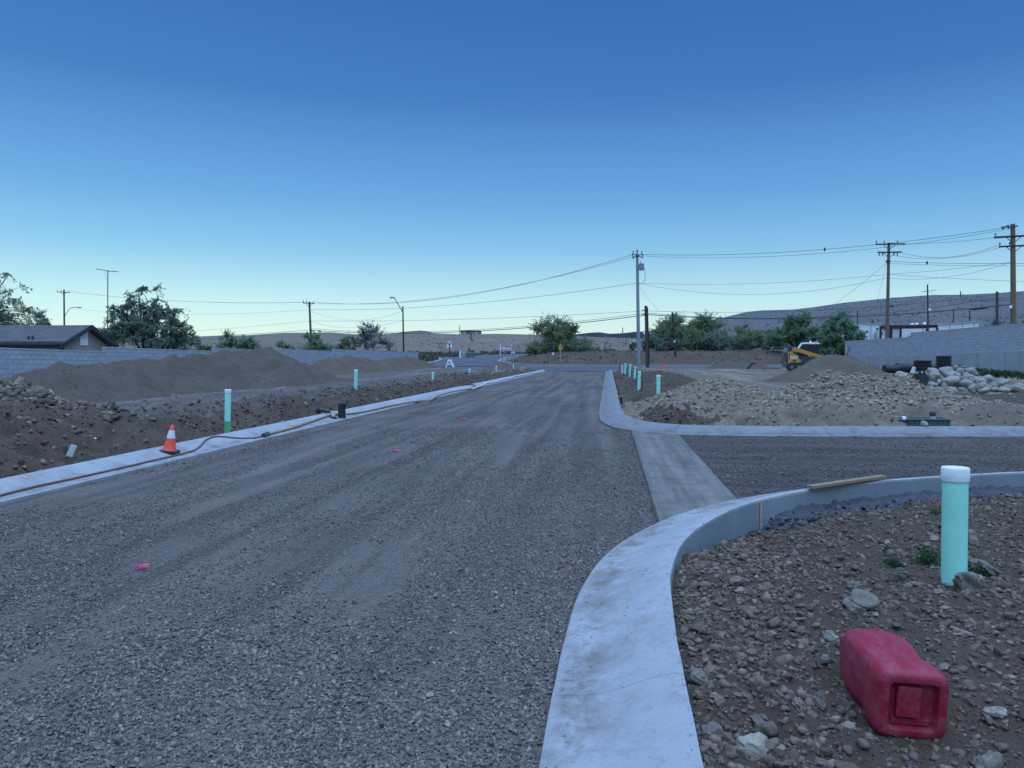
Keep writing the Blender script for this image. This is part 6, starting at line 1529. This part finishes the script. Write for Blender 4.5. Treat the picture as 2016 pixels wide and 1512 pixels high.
bucket()
# ------------------------------------------------------------------ compact track loader
m_yel = worn('machine_yellow', (.47, .235, .045), .1, 3, .45, dirty=.3, dirt=(.3, .22, .14)); m_mgrey = worn('machine_grey', (.12, .125, .135), .12, 5, .55, dirty=.3)
t_ = NT('tinted_glass'); m_tint = t_.done((.01, .011, .013), .45); t_.b.inputs['Specular IOR Level'].default_value = .5
def text_mesh(s, size, mat, parent, loc, rot, name='lettering', ext=.006, bold=.0):
    cu = bpy.data.curves.new(name, 'FONT'); cu.body = s; cu.size = size; cu.extrude = ext; cu.offset = bold; cu.align_x = 'CENTER'; cu.align_y = 'CENTER'
    o = bpy.data.objects.new('tmp', cu); COL.objects.link(o); dg = bpy.context.evaluated_depsgraph_get(); me = bpy.data.meshes.new_from_object(o.evaluated_get(dg)); bpy.data.objects.remove(o); bpy.data.curves.remove(cu)
    me.materials.clear(); o = link(name, me, mat, parent); o.location = loc; o.rotation_euler = rot; return o
def loader():
    b0 = at(1556, 729, 61); r = thing('track_loader', 'yellow compact track loader with a white cab roof behind the sand pile', 'loader', (b0[0] + 1.0, 61.5, b0[2] - .05), world=False)
    for s in (-1, 1):
        m = MB(); pts = []
        for k in range(24):
            a = 2 * math.pi * k / 24; pts.append((max(-.85, min(.85, 0)) + (.85 if math.cos(a) > 0 else -.85) + .3 * math.cos(a), s * .78 - .16, .33 + .33 * math.sin(a)))
        m.prism(pts, (0, .32, 0)); m.build('track', m_rubber, r, bevel=.02)
        for k in (-.8, -.3, .2, .7): m = MB(); m.lathe([(.01, -.01), (.15, -.01), (.15, .01), (.01, .01)], (k, s * .96, .3), 14, Matrix.Rotation(math.pi / 2, 3, 'X')); m.build('track_roller', m_mgrey, r)
        m = MB(); m.prism([(-1.1, s * .72, .42), (-1.1, s * .72, 1.45), (-.72, s * .72, 1.52), (-.50, s * .72, 1.12), (-.12, s * .72, .72), (-.55, s * .72, .36)], (0, s * .2, 0)); tw = m.build('tower_panel', m_yel, r, bevel=.02)
        m = MB(); m.prism([(-.85, s * .95, 1.50), (-.70, s * .95, 1.82), (-.35, s * .95, 1.72), (.9, s * .95, 1.30), (1.75, s * .95, 1.04), (2.05, s * .95, .62), (1.92, s * .95, .6), (1.6, s * .95, .88), (.55, s * .95, 1.14), (.45, s * .95, 1.02), (.3, s * .95, 1.2), (-.3, s * .95, 1.42)], (0, -s * .16, 0)); m.build('lift_arm', m_yel, r, bevel=.015)
        m = MB(); m.tube([(-.75, s * .86, .9), (.5, s * .86, 1.06)], .05, 8); m.build('lift_cylinder', m_metal_dark, r, smooth='auto')
        if s < 0:
            text_mesh('CAT', .30, m_white, tw, (-.67, s * .925, 1.03), (math.pi / 2, 0, 0), bold=.012)
            m = MB(); m.box((-.66, s * .925, .78), (.26, .012, .07)); m.prism([(-.60, s * .931, .75), (-.53, s * .931, .75), (-.62, s * .931, .5), (-.70, s * .931, .5)], (0, .012, 0)); m.build('number_mark', m_trim, tw)
            m = MB(); m.box((-1.0, s * .925, 1.1), (.06, .012, .36)); m.box((-.68, s * .925, 1.36), (.14, .012, .07)); m.build('vent_slot', m_trim, tw)
    m = MB(); m.box((-.05, 0, .78), (2.0, 1.1, .75)); m.build('chassis', m_mgrey, r, bevel=.03)
    m = MB(); m.box((-1.28, 0, .93), (.34, 1.5, 1.25)); d = m.build('engine_door', m_mgrey, r, bevel=.07)
    for k in range(6): m = MB(); m.box((-1.462, 0, .62 + k * .12), (.02, 1.1, .05)); m.build('louvre', m_trim, d)
    for k in range(6): m = MB(); m.box((-1.28, -.757, .80 + k * .11), (.22, .02, .04)); m.build('louvre', m_trim, d)
    for y in (-.5, .5): m = MB(); m.box((-1.46, y, 1.46), (.03, .18, .08)); m.build('tail_lamp', worn('red_lens', (.4, .02, .02), .1, 5, .2), d)
    m = MB(); m.box((-.92, -.35, 1.66), (.28, .5, .5)); m.build('engine_hood', m_metal_dark, r, bevel=.05)
    m = MB(); m.tube([(-.60, -.2, 1.5), (-.60, -.2, 1.98)], .1, 12); m.build('exhaust_stack', m_metal_dark, r, smooth='auto')
    m = MB(); m.box((-.95, 0, 1.93), (.35, .9, .06)); m.build('hood_bar', m_metal_dark, r, bevel=.02)
    # cab
    m = MB(); m.prism([(-.42, -.55, 1.1), (1.12, -.55, 1.0), (1.2, -.55, 1.4), (1.14, -.55, 2.06), (-.12, -.55, 2.06), (-.42, -.55, 1.6)], (0, 1.1, 0)); cab = m.build('cab', m_trim, r, bevel=.04)
    m = MB(); m.prism([(-.18, -.556, 1.45), (1.02, -.556, 1.4), (1.05, -.556, 1.95), (-.02, -.556, 1.97)], (0, -.012, 0)); m.build('side_window', m_tint, cab)
    m = MB(); m.box((1.19, 0, 1.72), (.02, .95, .6)); m.build('front_window', m_tint, cab)
    m = MB(); m.prism([(-.46, -.6, 1.6), (-.14, -.6, 2.10), (.0, -.6, 2.17), (1.0, -.6, 2.17), (1.2, -.6, 2.08), (1.18, -.6, 2.03), (-.05, -.6, 2.04), (-.36, -.6, 1.6)], (0, 1.2, 0)); m.build('cab_roof', m_white, r, bevel=.03)
    m = MB(); m.lathe([(.06, 0), (.06, .1), (.03, .13)], (.55, 0, 2.17), 10); m.build('beacon', m_white, r, smooth='auto')
    m = MB(); m.box((1.24, -.5, 1.98), (.1, .12, .12)); m.build('work_light', m_metal_dark, r)
    m = MB(); m.prism([(1.95, -.95, .1), (2.75, -.95, .08), (2.75, -.95, .14), (2.2, -.95, .2), (2.1, -.95, .75), (1.95, -.95, .75)], (0, 1.9, 0)); m.build('bucket', m_metal_dark, r, bevel=.02)
    r.rotation_euler = (0, 0, -.16)
loader()
# ------------------------------------------------------------------ signs, cabinets, barricade across the street
m_signback = worn('sign_aluminium', (.78, .77, .74), .06, 3, .6, 0, dirty=.1); m_amber = worn('sign_yellow', (.72, .40, .03), .06, 3, .5, dirty=.1)
def gz(px, Y): q = at(px, 700, Y); return q[0], Gs(q[0], Y)
def sign_oct():
    Y = 95; c = at(885, 681, Y); x, z = gz(885, Y); r = thing('stop_sign', 'octagonal sign seen from its grey back on a post', 'sign', (c[0], Y, z)); R_ = 5.6 * Y / F / math.cos(math.pi / 8)
    m = MB(); m.prism([(c[0] + R_ * math.cos(a), Y, c[2] + R_ * math.sin(a)) for a in [math.pi / 8 + k * math.pi / 4 for k in range(8)]], (0, .02, 0)); m.build('sign_plate', m_signback, r)
    m = MB(); m.box((c[0], Y - .05, (c[2] + R_ + z) / 2), (.06, .07, c[2] + R_ - z + .2)); m.build('post', m_metal_dark, r)
    m = MB(); m.box((c[0] - .02, Y - .03, c[2] + R_ + .13), (.42, .02, .14)); m.build('name_blade', m_signback, r)
    for k in (-.2, .2): m = MB(); m.box((c[0], Y - .03, c[2] + k), (.3, .04, .05)); m.build('cross_brace', m_metal_dark, r)
sign_oct()
def sign_diamond():
    Y = 93.2; c = at(1103.2, 685, Y); x, z = gz(1103.2, Y); r = thing('warning_sign', 'yellow diamond warning sign turned almost edge on', 'sign', (c[0], Y, z)); hh, hw = 9.2 * Y / F, 3.6 * Y / F; k = .5
    P = lambda u, v, d=0.0: (c[0] + u * hw + d * -.2, Y + u * k - d, c[2] + v * hh)
    m = MB(); m.prism([P(-1, 0), P(0, -1), P(1, 0), P(0, 1)], (.004, .02, 0)); s = m.build('sign_plate', m_amber, r)
    m = MB(); m.prism([P(-.10, -.55, .012), P(.10, -.55, .012), P(.10, .1, .012), P(.32, .1, .012), P(0, .55, .012), P(-.32, .1, .012), P(-.10, .1, .012)], (.001, -.006, 0)); m.build('arrow_symbol', m_trim, s)
    m = MB(); m.box((c[0] + .02, Y + .06, (z + c[2]) / 2 + .2), (.07, .07, c[2] - z + .4)); m.build('post', m_metal_light, r)
sign_diamond()
def small_sign(px, py, w, h, Y, lb, cat='sign', mat=None):
    c = at(px, py, Y); x, z = gz(px, Y); r = thing('small_sign', lb, cat, (c[0], Y, z)); s = Y / F
    m = MB(); m.box(c, (w * s, .03, h * s)); m.build('plate', mat or m_white, r); m = MB(); m.box((c[0], Y + .04, (z + c[2]) / 2), (.06, .05, c[2] - z)); m.build('post', m_metal_light, r)
small_sign(1088.8, 696.3, 4, 5, 96, 'small white sign on the fence left of the yellow diamond')
small_sign(1011.5, 694, 5, 4, 104, 'small white sign on the fence by the branch road')
small_sign(866, 704.5, 4, 3, 92.5, 'low white marker in the weeds left of the octagonal sign')
def discs():
    r = thing('round_sign', 'two pale rounded sign panels behind the brown pole', 'sign', tuple(at(1274, 690, 112)));
    for px in (1269.5, 1280.0):
        c = at(px, 654.5, 112); m = MB(); m.lathe([(.01, -.03), (.27, -.03), (.28, 0), (.27, .03), (.01, .03)], c, 18, Matrix.Rotation(math.pi / 2, 3, 'X')); m.build('panel', m_signback, r); m = MB(); m.box((c[0], 112.06, (c[2] + 2.2) / 2), (.07, .07, c[2] - 2.2)); m.build('post', m_metal_light, r)
discs()
def barricade():
    Y = 75.5; z = at(885, 724, Y)[2]; r = thing('barricade', 'white folding A frame barricade on the left lot', 'barricade', (at(885, 724, Y)[0], Y, z)); P = lambda a, b_, dy=0.0: at(a, b_, Y + dy)
    for dy in (0, .5):
        sh = 1.0 if dy == 0 else -.2
        for a, b_ in ((877.5, 883.8), (892.5, 887.0)):
            m = MB(); m.bar(P(a + (0 if dy == 0 else 2), 724.2, dy), P(b_, 707.5, .25), .10, .09); m.build('leg', m_white, r)
        for py in (711, 716.5):
            k = (py - 707.5) / 16.5; m = MB(); m.bar(P(883.5 - 5 * k, py, dy * k), P(887.3 + 4.6 * k, py, dy * k), .05, .15); m.build('board', m_white, r)
    for a in (877.5, 892.5): m = MB(); m.box(P(a, 724, .2), (.18, .5, .06)); m.build('foot', m_white, r)
barricade()
def cabinets():
    for px0, px1, yt, Y, mat, lb in ((910.5, 919, 690, 118, worn('pale_green_cabinet', (.30, .42, .36), .08, 3, .6), 'pale green utility cabinet beside the branch road'), (904.5, 908, 691.5, 117, m_white, 'narrow white utility pedestal left of the green cabinet')):
        a, b_ = at(px0, yt, Y), at(px1, yt, Y); x, z = gz((px0 + px1) / 2, Y); r = thing('utility_cabinet', lb, 'cabinet', (x, Y, z)); w = b_[0] - a[0]
        m = MB(); m.box((x, Y, (a[2] + z) / 2 - .1), (w, .5, a[2] - z + .2)); m.build('body', mat, r, bevel=.03); m = MB(); m.box((x, Y, a[2] + .03), (w + .08, .58, .08)); m.build('lid', mat, r, bevel=.02)
        m = MB(); m.box((x + w * .2, Y - .265, (a[2] + z) / 2), (.05, .03, .15)); m.build('handle', m_metal_dark, r)
    x, z = gz(922, 117.5); r = thing('utility_cabinet', 'low grey green equipment boxes right of the green cabinet', 'cabinet', (x + .2, 117.5, z)); m = MB(); m.box((x + .3, 117.5, z + .35), (1.3, .5, .8)); m.build('body', m_mgrey, r, bevel=.03); m = MB(); m.box((x + .3, 117.5, z + .78), (1.36, .56, .06)); m.build('lid', m_metal_light, r)
cabinets()
def gate_frame():
    Y = 128; r = thing('gate_frame', 'white steel bar between two short posts on the hillside', 'gate', tuple(at(995, 690, Y)))
    for px in (985, 1007): m = MB(); m.tube([at(px, 700, Y), at(px, 678, Y)], .07, 8); m.build('post', m_white, r, smooth='auto')
    m = MB(); m.bar(at(985, 686.3, Y), at(1007, 686.3, Y), .1, .14); m.build('bar', m_white, r)
    for k in range(6): q = at(988 + k * 3.3, 684.6, Y); m = MB(); m.box(q, (.07, .1, .12)); m.build('spacer', m_white, r)
gate_frame()
def dead_trunk():
    Y = 190; P = [at(a, b_, Y) for a, b_ in ((931, 684), (929.5, 678), (930, 672), (927, 666), (927.5, 660), (926, 656))]; m = MB(); m.tube(catmull(P, 4), list(np.linspace(.22, .1, 21)), 7); r = thing('dead_tree', 'crooked dead trunk on the sandy hillside below the grey building', 'tree', tuple(P[0])); m.build('trunk', m_bark, r, smooth=True)
    m = MB(); m.tube([P[2], at(933, 667, Y)], [.08, .04], 5); m.build('branch', m_bark, r)
dead_trunk()
def chain_fence(label, pts, h=1.7, seed=0):
    """posts, rails and woven wire"""
    P = [np.array(at(a, 700, Y))[:2] for a, Y in pts]; z = [Gs(*p) for p in P]; r = thing('chain_link_fence', label, 'fence', (P[0][0], P[0][1], z[0]))
    m = MB(); wire_ = MB(); 
    for i, (p, zz) in enumerate(zip(P, z)): k = MB(); k.tube([(p[0], p[1], zz - .1), (p[0], p[1], zz + h + .05)], .028, 6); k.build('post', m_mgrey, r)
    for (p, za), (q, zb_) in zip(list(zip(P, z))[:-1], list(zip(P, z))[1:]):
        k = MB(); k.tube([(p[0], p[1], za + h), (q[0], q[1], zb_ + h)], .012, 6); k.build('top_rail', m_mgrey, r)
        L = np.hypot(*(q - p)); n = int(L / .22)
        for s in (0, 1):
            for j in range(-int(h / .22), n):
                a0 = j * .22 / L; a1 = (j * .22 + h) / L; t0, t1 = max(a0, 0), min(a1, 1)
                if t1 <= t0: continue
                u0, u1 = (t0 - a0) / (a1 - a0), (t1 - a0) / (a1 - a0); e0, e1 = (u0, u1) if s == 0 else (1 - u0, 1 - u1)
                f = lambda t_, e: (p[0] + (q[0] - p[0]) * t_, p[1] + (q[1] - p[1]) * t_, za + (zb_ - za) * t_ + e * h); wire_.tube([f(t0, e0), f(t1, e1)], .0035, 3, False)
    tag(wire_.build('woven_wire', m_mgrey, r), kind='stuff')
chain_fence('chain link fence around the palo verde verge', [(1006, 112), (1023, 106), (1048, 102), (1071, 99), (1090, 97.5), (1110, 97.3), (1135, 97.8), (1165, 98.2), (1193, 98.6)])
chain_fence('chain link fence along the bank in front of the grove', [(1200, 101), (1232, 101), (1256, 101.2), (1290, 101.5), (1330, 101.5), (1372, 101.5), (1415, 101.5), (1460, 101.5), (1505, 101.5), (1550, 101.5)])
chain_fence('chain link fence at the foot of the sandy hillside', [(868, 118), (884, 120), (900, 122), (925, 124), (950, 127), (975, 130)])
# rod leaning on the wall end, scrap steel on the flat pad
def misc():
    a, b_ = atline(1666, 703, (RA[0] - .3, RA[1] - .3), (RB[0] - .3, RB[1] - .3)), atline(1673, 682, (RA[0] - .2, RA[1] - .2), (RB[0] - .2, RB[1] - .2)); m = MB(); m.tube([a, b_], .03, 6); tag(m.build('steel_rod', m_trim, None), 'dark rod leaning against the near end of right wall', 'rod')
    Y = 69; r = thing('scrap_steel', 'crooked dark piece of scrap steel on the far dirt hump', 'scrap', tuple(at(1480, 727, Y))); m = MB(); m.bar(at(1471, 726.5, Y), at(1481, 716, Y), .3, .16); m.build('plate', m_metal_dark, r); m = MB(); m.bar(at(1480, 716.5, Y), at(1487, 715, Y + .4), .2, .14); m.build('hook', m_pole, r)
    m = MB(); a, b_ = at(1500, 726.3, 63), at(1532, 726.3, 63); m.bar(a, b_, .5, .05); tag(m.build('steel_plate', m_metal_dark, None), 'flat dark steel sheet on the pad left of the loader', 'steel plate')
    a, b_ = at(1506, 696, 103), at(1536, 672, 106); m = MB(); m.tube([a, b_], .02, 6); r = thing('guy_anchor', 'slanting guy wire with a pale ball at its foot left of the loader', 'guy wire', tuple(a)); m.build('guy_strand', m_metal_light, r); m = MB(); m.lathe([(.01, -.14), (.1, -.1), (.13, 0), (.1, .1), (.01, .14)], a, 10); m.build('ball', m_white, r, smooth=True)
    q = at(1225, 727, 56); r = thing('meter_stub', 'short white riser with a black pipe beside the furthest teal pipe', 'pipe', tuple(q)); m = MB(); m.tube([q - np.array([0, 0, .3]), at(1225, 719, 56)], .05, 8); m.build('riser', m_white, r); m = MB(); m.tube([at(1219.5, 728, 56), at(1219.5, 718, 56)], .03, 6); m.build('conduit', m_rubber, r)
    # pale slab where the far kerb ends
    m = MB(); g1, g2 = (.36, 74.5), (5.0, 75.8); m.box((1.6, 76.2, .0), (2.6, .7, .12)); tag(m.build('pavement', m_kerb, None), kind='structure')
misc()
# ------------------------------------------------------------------ pink survey whiskers, orange paint marks, weeds
m_pink = worn('pink_plastic', (.85, .10, .26), .1, 20, .5, dirty=.0)
def whiskers(label, px, py, w, n, seed):
    rs_ = np.random.RandomState(seed); q = gp(px, py, -.04); s = q[1] / F; r = thing('survey_whiskers', label, 'survey marker', (q[0], q[1], -.05), group='pink survey marks on the road'); m = MB()
    for k in range(n):
        a = rs_.uniform(0, 6.28); L = w * s * .5 * rs_.uniform(.3, 1.1); h = rs_.uniform(.005, .05) * min(1, w * s / .2); x, y = q[0] + rs_.normal(0, w * s * .08), q[1] + rs_.normal(0, w * s * .08)
        p0, p1, p2 = Vector((x, y, -.045)), Vector((x + math.cos(a) * L * .5, y + math.sin(a) * L * .5, -.045 + h)), Vector((x + math.cos(a) * L, y + math.sin(a) * L, -.04 + h * .4)); m.tube([p0, p1, p2], .0018 * max(1, s / .0035), 3, False)
    m.build('bristles', m_pink, r); k = MB(); k.lathe([(.012, -.05), (.014, 0), (.006, .012)], (q[0], q[1], -.045), 8); k.build('nail_washer', m_pink, r)
whiskers('tuft of pink survey bristles on the near left of the road', 278, 1116, 34, 30, 1)
whiskers('tuft of pink survey bristles in the middle of the road', 780, 888.5, 20, 26, 2)
whiskers('furthest tuft of pink survey bristles on the road', 913, 826, 15, 22, 3)
peg('scrap of red cloth half buried in the wide tan mound', 1672, 773, .75, 9, worn('dull_red_cloth', (.35, .05, .05), .2, 9, .9), 'litter', 'litter', 12, .4)
def paint(label, quad, mat):
    m = MB(); m.add(quad, [(0, 1, 2, 3)]); tag(m.build('paint_mark', mat, None), label, 'paint mark')
m_op = NT('orange_marking_paint'); n_ = m_op.noise(m_op.coord(), 60, 5, .7)
mo = m_op.done(m_op.mix(m_op.ramp(n_, [(.4, 0), (.62, 1)]), (.62, .22, .09), (.42, .36, .32)), .9)
def kp(s_, u, lift=.004):
    return s_
q = [on_kerb(a, b_, .006) for a, b_ in ((38, 937), (43, 936), (58, 941), (52, 942.5))]; paint('faint orange paint mark on the near end of left kerb', q, mo)
q = [on_kerb(a, b_, .006) for a, b_ in ((565, 837), (572, 834), (586, 833), (580, 837))]; paint('faint orange paint mark on left kerb before the sleeve', q, mo)
def back_paint():
    i = int(np.argmin(np.hypot(near_back[:, 0] - 1.47, near_back[:, 1] - 7.78))); p, t = near_back[i], near_back[i + 1] - near_back[i]; t = t / np.linalg.norm(t); nr = np.array([t[1], -t[0]]); o_ = nr * .012
    f = lambda k, z: (p[0] + t[0] * k + o_[0], p[1] + t[1] * k + o_[1], z); m = MB(); zs = [-.16, -.1, -.05, 0, .05, .09, .12]
    for a, b_ in zip(zs[:-1], zs[1:]): m.add([f(-.018 + .004 * math.sin(a * 60), a), f(.018 + .005 * math.cos(a * 50), a), f(.018 + .005 * math.cos(b_ * 50), b_), f(-.018 + .004 * math.sin(b_ * 60), b_)], [(0, 1, 2, 3)])
    tag(m.build('paint_mark', mo, None), 'vertical orange paint stripe on the back of the near kerb', 'paint mark')
back_paint()
def weed(label, px, py, w, n, seed, h=.10):
    rs_ = np.random.RandomState(seed); q = gp(px, py, 0); z = Gs(q[0], q[1]); s = q[1] / F * w / 2; r = thing('weed', label, 'weed', (q[0], q[1], z)); k = n
    c = np.stack([q[0] + rs_.normal(0, s * .45, k), q[1] + rs_.normal(0, s * .45, k), z + np.abs(rs_.normal(0, h * .45, k)) + .008], 1); u = rs_.normal(0, 1, (k, 3)); u /= np.linalg.norm(u, axis=1)[:, None]; v = np.cross(u, rs_.normal(0, 1, (k, 3))); v /= np.linalg.norm(v, axis=1)[:, None]; sz = rs_.uniform(.006, .016, k)[:, None]
    tri_mesh('leaves', np.stack([c - u * sz, c + v * sz * .6, c + u * sz], 1), m_leaf_weed, r); m = MB()
    for j in range(14): e = c[rs_.randint(k)]; m.tube([(q[0] + rs_.normal(0, .02), q[1] + rs_.normal(0, .02), z - .01), tuple(e)], .0018, 4, False)
    m.build('stems', m_bark_g, r)
m_leaf_weed = leaf_mat('weed_leaf', (.03, .07, .022), (.045, .10, .032), (.07, .14, .045))
weed('largest patch of green weed just left of the near teal pipe', 1828, 1108, 62, 1300, 1, .13); weed('small green weed sprig further left of the near teal pipe', 1760, 1113, 30, 330, 2, .07); weed('small green weed upslope left of the near teal pipe', 1750, 1082, 22, 240, 3, .06); weed('small green weed just right of the near teal pipe', 1925, 1135, 34, 420, 4, .08)
weed('tiny green weed behind the near teal pipe', 1842, 1016, 26, 260, 5, .07)
def creeper():
    rs_ = np.random.RandomState(9); T = []; r = None; pts = [at(1920, 732, 42), at(1950, 735, 41), at(1990, 737.5, 40), at(2040, 741, 39)]
    r = thing('creeper', 'low strip of dark green plants at the foot of the right wall', 'plant', tuple(pts[0])); P = catmull(pts, 20)
    k = 1500; i = rs_.randint(0, len(P), k); c = P[i] + rs_.normal(0, .14, (k, 3)) * np.array([1, 1, .5]); c[:, 2] += .02; u = rs_.normal(0, .06, (k, 3)); v = rs_.normal(0, .05, (k, 3)); tri_mesh('leaves', np.stack([c - u, c + v, c + u], 1), m_leaf_weed, r); m = MB(); m.tube(P, .03, 5); m.build('stem', m_bark_g, r)
creeper()
